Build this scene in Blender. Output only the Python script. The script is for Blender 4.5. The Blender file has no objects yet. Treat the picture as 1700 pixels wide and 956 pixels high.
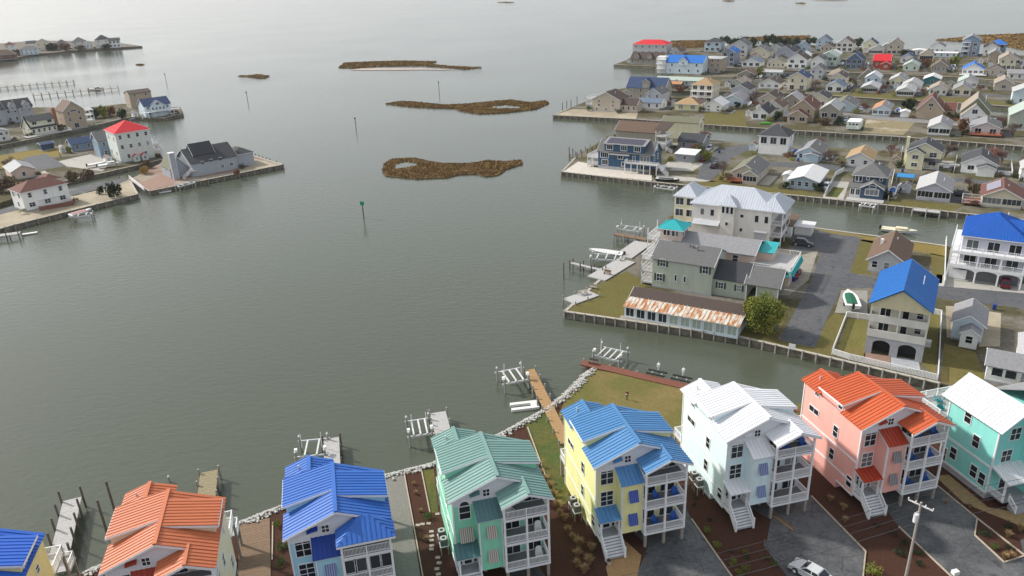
import bpy, math, random
from mathutils import Vector, Matrix
random.seed(7)
sc = bpy.context.scene
C = sc.collection
PI = math.pi
# ------------------------------------------------------------------ camera
FPX, CAMH, PITCH, ROLL = 1272.0, 64.0, math.radians(22.8), math.atan(0.043)
FW = Vector((0, math.cos(PITCH), -math.sin(PITCH)))
_u0 = Vector((1, 0, 0)).cross(FW)
RT = Vector((1, 0, 0)) * math.cos(ROLL) - _u0 * math.sin(ROLL)
UP = _u0 * math.cos(ROLL) + Vector((1, 0, 0)) * math.sin(ROLL)
CP = Vector((0, 0, CAMH))
cam = bpy.data.cameras.new('camera')
cam.sensor_width = 36; cam.lens = FPX / 1700 * 36
cam.clip_start = 0.5; cam.clip_end = 30000
co = bpy.data.objects.new('camera', cam); C.objects.link(co)
m = Matrix((RT, UP, -FW)).transposed().to_4x4(); m.translation = CP
co.matrix_world = m
sc.camera = co
# ------------------------------------------------------------------ sky, sun, exposure
SUN_AZ, SUN_EL = math.radians(154), math.radians(36)
w = bpy.data.worlds.new('World'); sc.world = w; w.use_nodes = True
wn = w.node_tree.nodes; wl = w.node_tree.links
sky = wn.new('ShaderNodeTexSky'); sky.sky_type = 'NISHITA'; sky.sun_disc = False
sky.sun_elevation = SUN_EL; sky.sun_rotation = PI / 2 - SUN_AZ
sky.air_density = 1.0; sky.dust_density = 2.4; sky.ozone_density = 1.0; sky.altitude = 0
hs = wn.new('ShaderNodeHueSaturation'); hs.inputs['Saturation'].default_value = 0.42
wl.new(sky.outputs[0], hs.inputs['Color'])
bg = wn['Background']; bg.inputs['Strength'].default_value = 0.15
veil = wn.new('ShaderNodeMix'); veil.data_type = 'RGBA'; veil.inputs[0].default_value = 0.52; veil.inputs[7].default_value = (4.2, 4.38, 4.65, 1)   # thin even overcast
wl.new(hs.outputs[0], veil.inputs[6]); wl.new(veil.outputs[2], bg.inputs['Color'])
sl = bpy.data.lights.new('sun', 'SUN'); sl.energy = 3.3; sl.angle = math.radians(3); sl.color = (1, 0.95, 0.87)
so = bpy.data.objects.new('sun', sl); C.objects.link(so)
so.rotation_euler = Vector((-math.cos(SUN_EL) * math.cos(SUN_AZ), -math.cos(SUN_EL) * math.sin(SUN_AZ), -math.sin(SUN_EL))).to_track_quat('-Z', 'Y').to_euler()
sc.view_settings.view_transform = 'Standard'; sc.view_settings.look = 'None'
sc.view_settings.exposure = 0.4; sc.view_settings.gamma = 1.0
sc.view_settings.use_curve_mapping = False
sc.cycles.use_denoising = True
sc.cycles.max_bounces = 6; sc.cycles.diffuse_bounces = 3; sc.cycles.glossy_bounces = 3
sc.cycles.volume_bounces = 0
# ------------------------------------------------------------------ survey: photo points -> ground positions
GZ = 1.4
def G(x, y, z=GZ):
    d = FW * FPX + RT * (x - 850) + UP * (478 - y)
    return CP + d * ((z - CAMH) / d.z)
def P(p):
    v = Vector(p) - CP; k = FPX / v.dot(FW)
    return 850 + v.dot(RT) * k, 478 - v.dot(UP) * k
def bis(f, lo, hi):
    s = f(lo) < 0
    for _ in range(50):
        mid = (lo + hi) / 2
        if (f(mid) < 0) == s: lo = mid
        else: hi = mid
    return (lo + hi) / 2
# ------------------------------------------------------------------ materials
MC = {}
def mat(key, rgb, rough=0.7, var=0.12, scale=1.5, bump=0.0, bscale=8.0, bdist=0.02, lap=0.0, spec=0.4, rgb2=None, th=(0.4, 0.6), scale2=None, streak=None, perobj=False):
    """A procedural paint, stone or soil: base colour mottled by noise, optional second colour, relief and lap lines."""
    if key in MC: return MC[key]
    mt = bpy.data.materials.new(key); mt.use_nodes = True
    n, l = mt.node_tree.nodes, mt.node_tree.links
    b = n['Principled BSDF']; b.inputs['Roughness'].default_value = rough
    b.inputs['Specular IOR Level'].default_value = spec
    tc = n.new('ShaderNodeTexCoord')
    vsrc = tc.outputs['Object']
    if perobj:      # every panel its own piece of the pattern
        oi = n.new('ShaderNodeObjectInfo'); sc_ = n.new('ShaderNodeMath'); sc_.operation = 'MULTIPLY'; sc_.inputs[1].default_value = 50; l.new(oi.outputs['Random'], sc_.inputs[0])
        ad = n.new('ShaderNodeVectorMath'); ad.operation = 'ADD'; l.new(vsrc, ad.inputs[0]); l.new(sc_.outputs[0], ad.inputs[1]); vsrc = ad.outputs[0]
    if streak:
        mp = n.new('ShaderNodeMapping'); mp.inputs['Scale'].default_value = streak; l.new(vsrc, mp.inputs[0]); vsrc = mp.outputs[0]
    def noise(s, det=4, rg=0.6, vec=None):
        t = n.new('ShaderNodeTexNoise'); t.inputs['Scale'].default_value = s; t.inputs['Detail'].default_value = det
        t.inputs['Roughness'].default_value = rg; l.new(vec or vsrc, t.inputs['Vector']); return t
    t = noise(scale, 6, 0.65)
    mr = n.new('ShaderNodeMapRange'); mr.inputs[1].default_value = 0.25; mr.inputs[2].default_value = 0.75
    mr.inputs[3].default_value = 1 - var; mr.inputs[4].default_value = 1 + var
    l.new(t.outputs['Fac'], mr.inputs[0])
    mx = n.new('ShaderNodeMix'); mx.data_type = 'RGBA'; mx.blend_type = 'MULTIPLY'; mx.inputs[0].default_value = 1
    mx.inputs[6].default_value = (*rgb, 1)
    if rgb2:
        t2 = noise(scale2 or scale * 0.2, 5, 0.6); r2 = n.new('ShaderNodeMapRange')
        r2.inputs[1].default_value, r2.inputs[2].default_value = th
        l.new(t2.outputs['Fac'], r2.inputs[0])
        m2 = n.new('ShaderNodeMix'); m2.data_type = 'RGBA'; m2.inputs[6].default_value = (*rgb, 1); m2.inputs[7].default_value = (*rgb2, 1)
        l.new(r2.outputs[0], m2.inputs[0]); l.new(m2.outputs[2], mx.inputs[6])
    cb = n.new('ShaderNodeCombineXYZ')
    for i in range(3): l.new(mr.outputs[0], cb.inputs[i])
    l.new(cb.outputs[0], mx.inputs[7])
    l.new(mx.outputs[2], b.inputs['Base Color'])
    src = None
    if lap:
        wv = n.new('ShaderNodeTexWave'); wv.bands_direction = 'Z'; wv.wave_profile = 'SAW'; wv.inputs['Scale'].default_value = lap
        l.new(tc.outputs['Object'], wv.inputs['Vector']); src = wv.outputs['Fac']
    if bump:
        tb = noise(bscale, 5, 0.7)
        if src is None: src = tb.outputs['Fac']
    if src is not None:
        bp = n.new('ShaderNodeBump'); bp.inputs['Strength'].default_value = bump or 0.5; bp.inputs['Distance'].default_value = bdist
        l.new(src, bp.inputs['Height']); l.new(bp.outputs[0], b.inputs['Normal'])
    MC[key] = mt; return mt
COL = dict(white=(.80, .80, .78), offwhite=(.68, .67, .63), cream=(.66, .60, .46), yellow=(.72, .66, .36), paleyellow=(.72, .69, .48), beige=(.50, .44, .36), tan=(.42, .34, .25),
    ltgrey=(.50, .51, .52), grey=(.28, .29, .31), ltblue=(.46, .56, .64), bluegrey=(.20, .28, .36), navy=(.035, .065, .12), teal=(.03, .18, .20), mint=(.56, .66, .56),
    green=(.40, .47, .36), sage=(.42, .46, .38), olive=(.25, .27, .18), pinkish=(.64, .50, .42), lav=(.50, .50, .58), red=(.45, .05, .03), taupe=(.33, .30, .25), brown=(.16, .09, .05), paleblue=(.60, .70, .76))
def wall(c): return mat('siding_' + (c if isinstance(c, str) else '%d_%d_%d' % tuple(int(v * 255) for v in c)), COL[c] if isinstance(c, str) else c, 0.6, 0.09, 0.9, 0.25, lap=1.6, bdist=0.02, streak=(1, 1, .3))
RC = dict(dgrey=(.050, .052, .058), grey=(.13, .13, .13), mgrey=(.24, .24, .25), lgrey=(.40, .40, .40), brown=(.13, .085, .06), rbrown=(.14, .06, .045), tan=(.34, .23, .12), dbrown=(.07, .05, .042),
    white=(.62, .62, .62), navy=(.035, .06, .13), gtan=(.30, .25, .20), sage=(.36, .43, .38), orange=(.42, .21, .10), olive=(.15, .15, .10), blue=(.02, .14, .46), red=(.55, .02, .028), bgrey=(.12, .16, .22))
def shingle(c): return mat('shingle_' + c, RC[c], 0.85, 0.22, 2.5, 0.5, 5.0, 0.05)
def metal(key, rgb): return mat('metal_roof_' + key, rgb, 0.45, 0.13, 1.1, 0.15, 2.0, 0.02, spec=0.35, streak=(2.5, .35, 1), perobj=True)
WHITE = mat('white_paint', (.80, .80, .80), 0.5, 0.05, 3)
TRIM = mat('white_trim', (.74, .75, .76), 0.5, 0.06, 2)
WOOD = mat('weathered_wood', (.30, .27, .23), 0.85, 0.25, 3, 0.4, 12, 0.02)
GREYDECK = mat('grey_deck_boards', (.42, .41, .40), 0.85, 0.18, 3, 0.3, 12, 0.02)
TANWOOD = mat('tan_deck_boards', (.36, .22, .10), 0.8, 0.22, 3, 0.3, 12, 0.02)
BRNWOOD = mat('brown_deck_boards', (.20, .13, .08), 0.8, 0.22, 3, 0.3, 12, 0.02)
REDWOOD = mat('red_brown_boards', (.19, .07, .045), 0.8, 0.2, 3, 0.3, 12, 0.02)
PILE = mat('pile_timber', (.13, .11, .09), 0.9, 0.3, 3, 0.5, 9, 0.03)
GREYPILE = mat('grey_pile_timber', (.30, .29, .27), 0.9, 0.25, 3, 0.5, 9, 0.03)
ALU = mat('galvanised_steel', (.55, .57, .58), 0.4, 0.1, 4)
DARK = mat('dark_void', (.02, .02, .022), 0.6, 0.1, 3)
CONC = mat('concrete', (.38, .365, .33), 0.9, 0.14, 0.7, 0.3, 6, 0.02)
BLOCK = mat('grey_block', (.36, .37, .39), 0.9, 0.14, 1.2, 0.3, 6, 0.02)
RUBBER = mat('black_rubber', (.02, .02, .02), 0.8, 0.1, 5)
def glassmat():
    mt = bpy.data.materials.new('window_glass'); mt.use_nodes = True
    n, l = mt.node_tree.nodes, mt.node_tree.links; b = n['Principled BSDF']
    oi = n.new('ShaderNodeObjectInfo'); cr = n.new('ShaderNodeValToRGB')
    cr.color_ramp.elements[0].color = (.010, .012, .016, 1); cr.color_ramp.elements[1].position = 1; cr.color_ramp.elements[1].color = (.10, .12, .13, 1)
    e = cr.color_ramp.elements.new(0.6); e.color = (.025, .03, .038, 1); e = cr.color_ramp.elements.new(0.86); e.color = (.05, .06, .07, 1); cr.color_ramp.elements[-1].color = (.30, .31, .30, 1)
    l.new(oi.outputs['Random'], cr.inputs[0]); l.new(cr.outputs[0], b.inputs['Base Color'])
    b.inputs['Roughness'].default_value = 0.06; b.inputs['IOR'].default_value = 1.5
    return mt
GLASS = glassmat()
# ------------------------------------------------------------------ mesh builder
class MB:
    def __init__(s): s.v = []; s.f = []
    def add(s, vs, fs):
        k = len(s.v); s.v += [tuple(v) for v in vs]; s.f += [tuple(i + k for i in f) for f in fs]; return s
    def box(s, x0, x1, y0, y1, z0, z1):
        return s.add([(x0, y0, z0), (x1, y0, z0), (x1, y1, z0), (x0, y1, z0), (x0, y0, z1), (x1, y0, z1), (x1, y1, z1), (x0, y1, z1)],
                     [(0, 3, 2, 1), (4, 5, 6, 7), (0, 1, 5, 4), (1, 2, 6, 5), (2, 3, 7, 6), (3, 0, 4, 7)])
    def prism(s, poly, off):
        """poly: list of 3D points, off: offset vector"""
        n = len(poly); o = Vector(off); top = [Vector(p) + o for p in poly]
        return s.add([Vector(p) for p in poly] + top, [tuple(range(n))[::-1], tuple(range(n, 2 * n))] + [(i, (i + 1) % n, n + (i + 1) % n, n + i) for i in range(n)])
    def tube(s, a, b, r0, r1=None, n=8):
        a, b = Vector(a), Vector(b); r1 = r0 if r1 is None else r1
        d = (b - a).normalized(); u = d.orthogonal().normalized(); w_ = d.cross(u)
        vs = [a + (u * math.cos(2 * PI * i / n) + w_ * math.sin(2 * PI * i / n)) * r0 for i in range(n)] + [b + (u * math.cos(2 * PI * i / n) + w_ * math.sin(2 * PI * i / n)) * r1 for i in range(n)]
        return s.add(vs, [tuple(range(n))[::-1], tuple(range(n, 2 * n))] + [(i, (i + 1) % n, n + (i + 1) % n, n + i) for i in range(n)])
    def bar(s, a, b, w_, h):
        """square bar from a to b, width w_ (horizontal), height h"""
        a, b = Vector(a), Vector(b); d = (b - a).normalized()
        u = d.cross(Vector((0, 0, 1))); u = Vector((1, 0, 0)) if u.length < 1e-4 else u.normalized(); n = u.cross(d).normalized()
        q = [a + u * x * w_ / 2 + n * y * h / 2 for x, y in ((-1, -1), (1, -1), (1, 1), (-1, 1))] + [b + u * x * w_ / 2 + n * y * h / 2 for x, y in ((-1, -1), (1, -1), (1, 1), (-1, 1))]
        return s.add(q, [(0, 3, 2, 1), (4, 5, 6, 7), (0, 1, 5, 4), (1, 2, 6, 5), (2, 3, 7, 6), (3, 0, 4, 7)])
    def mesh(s, name, m_, smooth=False):
        me = bpy.data.meshes.new(name); me.from_pydata(s.v, [], s.f); me.materials.append(m_)
        if smooth: me.polygons.foreach_set('use_smooth', [True] * len(me.polygons))
        me.update(); return me
    def obj(s, name, m_, parent=None, loc=None, rz=0, smooth=False):
        return link(name, s.mesh(name, m_, smooth), parent, loc, rz)
def link(name, me, parent=None, loc=None, rz=0):
    o = bpy.data.objects.new(name, me); C.objects.link(o); o.parent = parent
    if loc is not None: o.location = loc
    if rz: o.rotation_euler.z = rz
    return o
def box(name, m_, p, x0, x1, y0, y1, z0, z1): return MB().box(x0, x1, y0, y1, z0, z1).obj(name, m_, p)
def tag(o, label=None, cat=None, group=None, kind=None):
    if label: o['label'] = label
    if cat: o['category'] = cat
    if group: o['group'] = group
    if kind: o['kind'] = kind
    return o
def thing(name, label, cat, loc, rz=0, group=None):
    o = bpy.data.objects.new(name, None); C.objects.link(o); o.location = loc; o.rotation_euler.z = rz
    return tag(o, label, cat, group)
def dup(o, parent=None):
    c = o.copy(); C.objects.link(c); c.parent = parent
    for ch in list(o.children): dup(ch, c)
    return c
def sheet(name, pts, z, m_, parent=None, thick=None, kind='structure', px=True):
    v = [G(*p, GZ) for p in pts] if px else [Vector((p[0], p[1], 0)) for p in pts]
    v = [Vector((a.x, a.y, z)) for a in v]
    if sum(a.x * b.y - b.x * a.y for a, b in zip(v, v[1:] + v[:1])) < 0: v.reverse()
    b = MB()
    if thick: b.prism([a - Vector((0, 0, thick)) for a in v], (0, 0, thick))
    else: b.add(v, [tuple(range(len(v)))])
    o = b.obj(name, m_, parent)
    if name == 'ground': LANDS.append([(a.x, a.y) for a in v])
    if not parent: tag(o, kind=kind)
    return o
LANDS = []; HREG = []
def inside(p, poly):
    x, y = p; r = False; j = len(poly) - 1
    for i in range(len(poly)):
        xi, yi = poly[i]; xj, yj = poly[j]
        if (yi > y) != (yj > y) and x < (xj - xi) * (y - yi) / (yj - yi) + xi: r = not r
        j = i
    return r
# ------------------------------------------------------------------ windows, rails, roofs
WM = {}
def win(parent, face, u, z, w_, h, nx=1, ny=2, W=0, D=0, y0=0, x0=0, fm=None, fr=0.09, nm='window'):
    """a framed window with a recessed pane; face S/N/E/W of a box x0..x0+W, y0..y0+D"""
    k = (round(w_, 2), round(h, 2), nx, ny, fm.name if fm else '', round(fr, 2))
    if k not in WM:
        f = MB(); a, b = w_ / 2, h / 2
        f.box(-a - fr, -a, -.07, .02, -b - fr, b + fr); f.box(a, a + fr, -.07, .02, -b - fr, b + fr)
        f.box(-a, a, -.07, .02, b, b + fr); f.box(-a, a, -.09, .02, -b - fr, -b)
        mu = 0.035 if w_ > 1.2 or h > 1.2 else 0.03
        for i in range(1, nx): x = -a + w_ * i / nx; f.box(x - mu, x + mu, -.055, .01, -b, b)
        for i in range(1, ny): zz = -b + h * i / ny; f.box(-a, a, -.05, .01, zz - mu, zz + mu)
        WM[k] = (f.mesh('window', fm or TRIM), MB().box(-a, a, -.03, .03, -b, b).mesh('pane', GLASS))
    loc, rz = {'S': ((x0 + u, y0, z), 0), 'N': ((x0 + u, y0 + D, z), PI), 'W': ((x0, y0 + u, z), -PI / 2), 'E': ((x0 + W, y0 + u, z), PI / 2)}[face]
    o = link(nm, WM[k][0], parent, loc, rz); link('pane', WM[k][1], o)
    return o
RMC = {}
def rail(parent, a, b, h=1.0, sp=0.16, m_=None, nm='railing', post=1.8, bw=0.045, rw=0.07):
    a, b = Vector(a), Vector(b); L = (Vector((b.x, b.y)) - Vector((a.x, a.y))).length; dz = b.z - a.z; m_ = m_ or WHITE
    k = (round(L, 2), round(dz, 2), h, sp, m_.name, post, bw)
    if k not in RMC:
        q = MB(); q.bar((0, 0, h), (L, 0, h + dz), rw * 1.4, rw); q.bar((0, 0, .12), (L, 0, .12 + dz), rw, rw)
        n = max(1, round(L / post))
        for i in range(n + 1): x = L * i / n; z = dz * i / n; q.box(x - .06, x + .06, -.06, .06, z, z + h + .08)
        if sp:
            n = int(L / sp)
            for i in range(1, n): x = L * i / n; z = dz * i / n; q.box(x - bw / 2, x + bw / 2, -bw / 2, bw / 2, z + .12, z + h)
        RMC[k] = q.mesh(nm, m_)
    return link(nm, RMC[k], parent, a, math.atan2(b.y - a.y, b.x - a.x))
PMC = {}
def slope(parent, poly, m_, pitch=0.5, thick=0.14, deckm=None, nm='roof', ribs=True, rh=0.085, rw=0.075):
    """a planar roof slope: deck slab plus one metal panel per strip, each a part of the roof; first edge is the eave"""
    poly = [Vector(p) for p in poly]; A = poly[0]; u = (poly[1] - A).normalized()
    n = Vector((0, 0, 0))
    for i in range(len(poly)): n += poly[i].cross(poly[(i + 1) % len(poly)])
    n.normalize()
    if n.z < 0:
        poly = [poly[1], poly[0]] + poly[2:][::-1]; A = poly[0]; u = -u; n = -n
    v = n.cross(u)
    q = [((p - A).dot(u), (p - A).dot(v)) for p in poly]
    b = MB(); b.prism([p - n * thick for p in poly], n * thick * 0.98)
    deck = b.obj(nm, deckm or m_, parent)
    if not ribs: return deck
    lo = min(p[0] for p in q); hi = max(p[0] for p in q); k = max(1, round((hi - lo) / pitch)); st = (hi - lo) / k
    M_ = Matrix((u, v, n)).transposed()
    eul = M_.to_euler()
    def clip(pl, c, keep_greater):
        out = []
        for i in range(len(pl)):
            p0, p1 = pl[i], pl[(i + 1) % len(pl)]
            in0 = (p0[0] >= c - 1e-9) if keep_greater else (p0[0] <= c + 1e-9); in1 = (p1[0] >= c - 1e-9) if keep_greater else (p1[0] <= c + 1e-9)
            if in0: out.append(p0)
            if in0 != in1: t = (c - p0[0]) / (p1[0] - p0[0]); out.append((c, p0[1] + t * (p1[1] - p0[1])))
        return out
    for i in range(k):
        x0 = lo + i * st; x1 = x0 + st
        c = clip(clip(q, x0, True), x1, False)
        cc = []
        for p in c:
            if not cc or abs(p[0] - cc[-1][0]) + abs(p[1] - cc[-1][1]) > 1e-4: cc.append(p)
        if len(cc) < 3: continue
        ys = [p[1] for p in cc if abs(p[0] - x0) < 1e-3]
        ybase = min(p[1] for p in cc)
        key = (m_.name, rh) + tuple((round(p[0] - x0, 3), round(p[1] - ybase, 3)) for p in cc)
        if key not in PMC:
            g = MB(); g.prism([(p[0] - x0 - (0 if p[0] < x1 - 1e-3 else .006), p[1] - ybase, 0.002) for p in cc], (0, 0, .022))
            if len(ys) >= 2 and max(ys) - min(ys) > .05: g.box(0, rw, min(ys) - ybase, max(ys) - ybase - .01, .006, rh)
            PMC[key] = g.mesh('roof_panel', m_)
        o = link('roof_panel', PMC[key], deck, A + u * x0 + v * ybase); o.rotation_euler = eul
    return deck
# ------------------------------------------------------------------ water, lands
def watermat():
    mt = bpy.data.materials.new('bay_water'); mt.use_nodes = True
    n, l = mt.node_tree.nodes, mt.node_tree.links; b = n['Principled BSDF']
    b.inputs['Base Color'].default_value = (.075, .085, .061, 1); b.inputs['Roughness'].default_value = 0.07; b.inputs['IOR'].default_value = 1.33
    tc = n.new('ShaderNodeTexCoord'); mp = n.new('ShaderNodeMapping'); mp.inputs['Rotation'].default_value = (0, 0, math.radians(25)); mp.inputs['Scale'].default_value = (1, 2.2, 1)
    l.new(tc.outputs['Object'], mp.inputs[0])
    t1 = n.new('ShaderNodeTexNoise'); t1.inputs['Scale'].default_value = 0.42; t1.inputs['Detail'].default_value = 5; t1.inputs['Roughness'].default_value = 0.62; l.new(mp.outputs[0], t1.inputs['Vector'])
    t2 = n.new('ShaderNodeTexNoise'); t2.inputs['Scale'].default_value = 0.012; t2.inputs['Detail'].default_value = 3; l.new(tc.outputs['Object'], t2.inputs['Vector'])
    mr = n.new('ShaderNodeMapRange'); mr.inputs[1].default_value = .3; mr.inputs[2].default_value = .7; mr.inputs[3].default_value = .12; mr.inputs[4].default_value = .45; l.new(t2.outputs['Fac'], mr.inputs[0])
    bp = n.new('ShaderNodeBump'); bp.inputs['Distance'].default_value = 0.3
    l.new(mr.outputs[0], bp.inputs['Strength']); l.new(t1.outputs['Fac'], bp.inputs['Height']); l.new(bp.outputs[0], b.inputs['Normal'])
    return mt
WATER = watermat()
sheet('water', [(-9000, -300), (9000, -300), (9000, 14000), (-9000, 14000)], 0, WATER, px=False)
GRASS = mat('dry_grass', (.125, .105, .038), 0.95, 0.3, 3.0, 0.6, 9, 0.06, rgb2=(.13, .12, .04), scale2=0.25, spec=.1)
GREENGRASS = mat('green_grass', (.075, .10, .03), 0.95, 0.3, 3.0, 0.6, 9, 0.06, rgb2=(.12, .11, .035), scale2=0.4, spec=.1)
LAWN = mat('autumn_lawn', (.135, .125, .040), 0.95, 0.22, 2.5, 0.6, 9, 0.06, rgb2=(.195, .15, .06), scale2=0.12, th=(.45, .65), spec=.1)
YARD = mat('yard_soil', (.085, .076, .040), 0.95, 0.35, 1.2, 0.6, 5, 0.06, rgb2=(.16, .145, .12), scale2=0.09, th=(.46, .58), spec=.1)
MULCH = mat('bark_mulch', (.070, .034, .024), 0.95, 0.45, 5, 0.9, 10, 0.08, spec=.1)
ASPH = mat('asphalt', (.085, .09, .10), 0.9, 0.2, 1.0, 0.35, 14, 0.02, rgb2=(.10, .10, .105), scale2=.2)
ASPHD = mat('dark_asphalt', (.072, .075, .080), 0.9, 0.35, 2.2, 0.5, 16, 0.03, rgb2=(.115, .117, .12), scale2=.22, th=(.42, .6))
def weather(mt):
    """oil stains and thin cracks in a paved surface"""
    n, l = mt.node_tree.nodes, mt.node_tree.links; b = n['Principled BSDF']; src = b.inputs['Base Color'].links[0].from_socket; tc = n.new('ShaderNodeTexCoord')
    t = n.new('ShaderNodeTexNoise'); t.inputs['Scale'].default_value = .7; t.inputs['Detail'].default_value = 3; l.new(tc.outputs['Object'], t.inputs['Vector'])
    r = n.new('ShaderNodeMapRange'); r.inputs[1].default_value = .60; r.inputs[2].default_value = .72; r.inputs[3].default_value = 1; r.inputs[4].default_value = .55; l.new(t.outputs['Fac'], r.inputs[0])
    d = n.new('ShaderNodeTexNoise'); d.inputs['Scale'].default_value = .8; l.new(tc.outputs['Object'], d.inputs['Vector'])
    ad = n.new('ShaderNodeVectorMath'); ad.operation = 'ADD'; l.new(tc.outputs['Object'], ad.inputs[0]); l.new(d.outputs['Color'], ad.inputs[1])
    v = n.new('ShaderNodeTexVoronoi'); v.feature = 'DISTANCE_TO_EDGE'; v.inputs['Scale'].default_value = .16; l.new(ad.outputs[0], v.inputs['Vector'])
    c = n.new('ShaderNodeMapRange'); c.inputs[1].default_value = .002; c.inputs[2].default_value = .009; c.inputs[3].default_value = .55; c.inputs[4].default_value = 1; l.new(v.outputs['Distance'], c.inputs[0])
    m_ = n.new('ShaderNodeMath'); m_.operation = 'MULTIPLY'; l.new(r.outputs[0], m_.inputs[0]); l.new(c.outputs[0], m_.inputs[1])
    x = n.new('ShaderNodeVectorMath'); x.operation = 'SCALE'; l.new(src, x.inputs[0]); l.new(m_.outputs[0], x.inputs['Scale']); l.new(x.outputs[0], b.inputs['Base Color'])
weather(ASPH); weather(ASPHD); weather(CONC)
GRAVEL = mat('grey_gravel', (.21, .205, .18), 0.95, 0.3, 6, 0.8, 12, 0.05, spec=.1)
SAND = mat('sand', (.37, .32, .235), 0.95, 0.18, 1.0, 0.4, 5, 0.04, rgb2=(.29, .245, .17), scale2=.1)
BRICKPAVE = mat('reddish_paving', (.27, .17, .13), 0.9, 0.22, 1.5, 0.4, 6, 0.03)
MUD = mat('shore_mud', (.10, .085, .06), 0.9, 0.3, 1.0, 0.6, 4, 0.1)
ORGRASS = mat('golden_grass', (.20, .155, .05), 0.95, 0.3, 2.0, 0.6, 9, 0.06, spec=.1)
SHORE = [(-160, 1010), (140, 952), (185, 932), (395, 870), (475, 838), (640, 790), (720, 770), (800, 738), (842, 716), (905, 681), (942, 654), (985, 612), (976, 604)]
c0, c1 = G(972, 600), G(1145, 640); cd = (c1 - c0).normalized()
cFar = c0 + cd * 170
land1 = [G(*p) for p in SHORE] + [c0, cFar, Vector((170, -60, 0)), Vector((-80, -60, 0)), Vector((-90, 40, 0))]
sheet('ground', [(p.x, p.y) for p in land1], GZ, MULCH, thick=3, px=False)
def land(pts, m_=YARD, z=GZ): return sheet('ground', pts, z, m_, thick=3)
land([(938, 517), (975, 478), (1010, 450), (1040, 425), (1120, 350), (1350, 378), (1440, 390), (1590, 411), (1760, 436), (2000, 470), (2000, 745), (1560, 636), (1380, 594), (1225, 558)])
land([(933, 285), (955, 262), (990, 238), (1010, 225), (1040, 216), (1100, 216), (1165, 231), (1258, 239), (1390, 245), (1560, 256), (1700, 268), (1900, 285), (1900, 385), (1590, 353), (1339, 326), (1082, 302)], mat('pale_yard', (.165, .15, .115), 0.95, 0.3, 1.0, 0.5, 5, 0.06, rgb2=(.09, .085, .04), scale2=.07, th=(.44, .56), spec=.1))
land([(919, 191), (945, 180), (985, 163), (1010, 150), (1060, 143), (1120, 160), (1200, 160), (1290, 160), (1345, 168), (1490, 176), (1590, 183), (1700, 194), (1900, 208), (1900, 262), (1700, 243), (1494, 227), (1326, 217), (1164, 206), (1057, 198)])
land([(1078, 143), (1090, 128), (1160, 118), (1220, 117), (1300, 124), (1480, 132), (1590, 138), (1700, 147), (1900, 160), (1900, 192), (1700, 178), (1579, 170), (1481, 165), (1358, 157), (1250, 152), (1107, 150)])
land([(1019, 107), (1045, 98), (1050, 88), (1110, 82), (1180, 78), (1300, 73), (1420, 78), (1500, 84), (1600, 88), (1700, 92), (1900, 100), (1900, 150), (1700, 137), (1590, 128), (1480, 123), (1300, 116), (1200, 112), (1085, 110)])
# left shores
land([(469, 273), (418, 258), (370, 250), (282, 262), (240, 285), (215, 298), (248, 317)], mat('point_paving', (.30, .26, .21), 0.95, 0.2, 0.6, 0.4, 4, 0.04, rgb2=(.24, .15, .12), scale2=.06, th=(.45, .6), spec=.1))
land([(228, 322), (214, 297), (193, 308), (120, 326), (0, 356), (-160, 400), (-160, 425), (-60, 396), (23, 373), (116, 350)], SAND)
land([(170, 287), (271, 264), (262, 240), (230, 215), (150, 225), (100, 240), (0, 258), (-120, 285), (-120, 352), (-5, 338), (60, 318), (110, 300)])
land([(304, 188), (300, 178), (250, 176), (205, 172), (150, 178), (60, 178), (0, 182), (-150, 200), (-150, 275), (0, 241), (50, 231), (120, 216), (217, 194), (270, 196)])
land([(236, 76.5), (205, 72), (150, 68), (60, 67), (0, 72), (-120, 80), (-120, 130), (0, 100), (58, 90), (135, 83), (209, 78.5)], mat('far_shore', (.13, .11, .08), 0.95, 0.2, .3))
# ---- surfaces on the ground
def patch(name, pts, m_, k=1): return sheet(name, pts, GZ + 0.004 * k, m_)
patch('lawn', [(943, 655), (985, 613), (1138, 642), (1160, 700), (1140, 760), (1040, 760), (940, 735), (926, 690)], LAWN)
patch('lawn', [(872, 706), (905, 685), (935, 715), (945, 830), (925, 845)], GREENGRASS)
patch('lawn', [(700, 781), (720, 778), (728, 850), (714, 852)], GREENGRASS)
patch('lawn', [(1324, 668), (1345, 675), (1340, 720), (1320, 700)], GRASS)
patch('driveway', [(640, 793), (671, 786), (705, 1000), (640, 1000), (600, 900)], GRAVEL)
patch('driveway', [(1040, 1000), (1076, 905), (985, 830), (1060, 790), (1135, 835), (1148, 862), (1245, 1000)], ASPHD)
patch('driveway', [(1345, 1000), (1305, 954), (1268, 906), (1273, 859), (1170, 800), (1260, 760), (1347, 824), (1437, 916), (1431, 1000)], ASPHD)
patch('driveway', [(1625, 1000), (1577, 953), (1492, 875), (1475, 850), (1390, 790), (1480, 740), (1555, 806), (1622, 861), (1618, 889), (1667, 934), (1760, 910), (1760, 1000)], ASPHD)
patch('driveway', [(1694, 896), (1700, 927), (1760, 912), (1760, 880)], ASPHD)
patch('driveway', [(905, 956), (955, 1000), (830, 1000), (870, 900)], ASPHD)
patch('street', [(300, 1040), (300, 995), (1000, 995), (1760, 995), (1760, 1300), (300, 1300)], ASPHD, 3)
patch('path', [(1006, 942), (1033, 893), (1065, 922), (1049, 1000), (1020, 1000)], TANWOOD, 2)
patch('path', [(1552, 790), (1575, 788), (1640, 842), (1700, 852), (1760, 870), (1760, 900), (1672, 864), (1600, 835)], mat('tan_path', (.27, .19, .09), 0.9, 0.25, 2, .3, 10), 2)
patch('path', [(1272, 905), (1280, 860), (1262, 858)], MULCH, 2)
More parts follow.
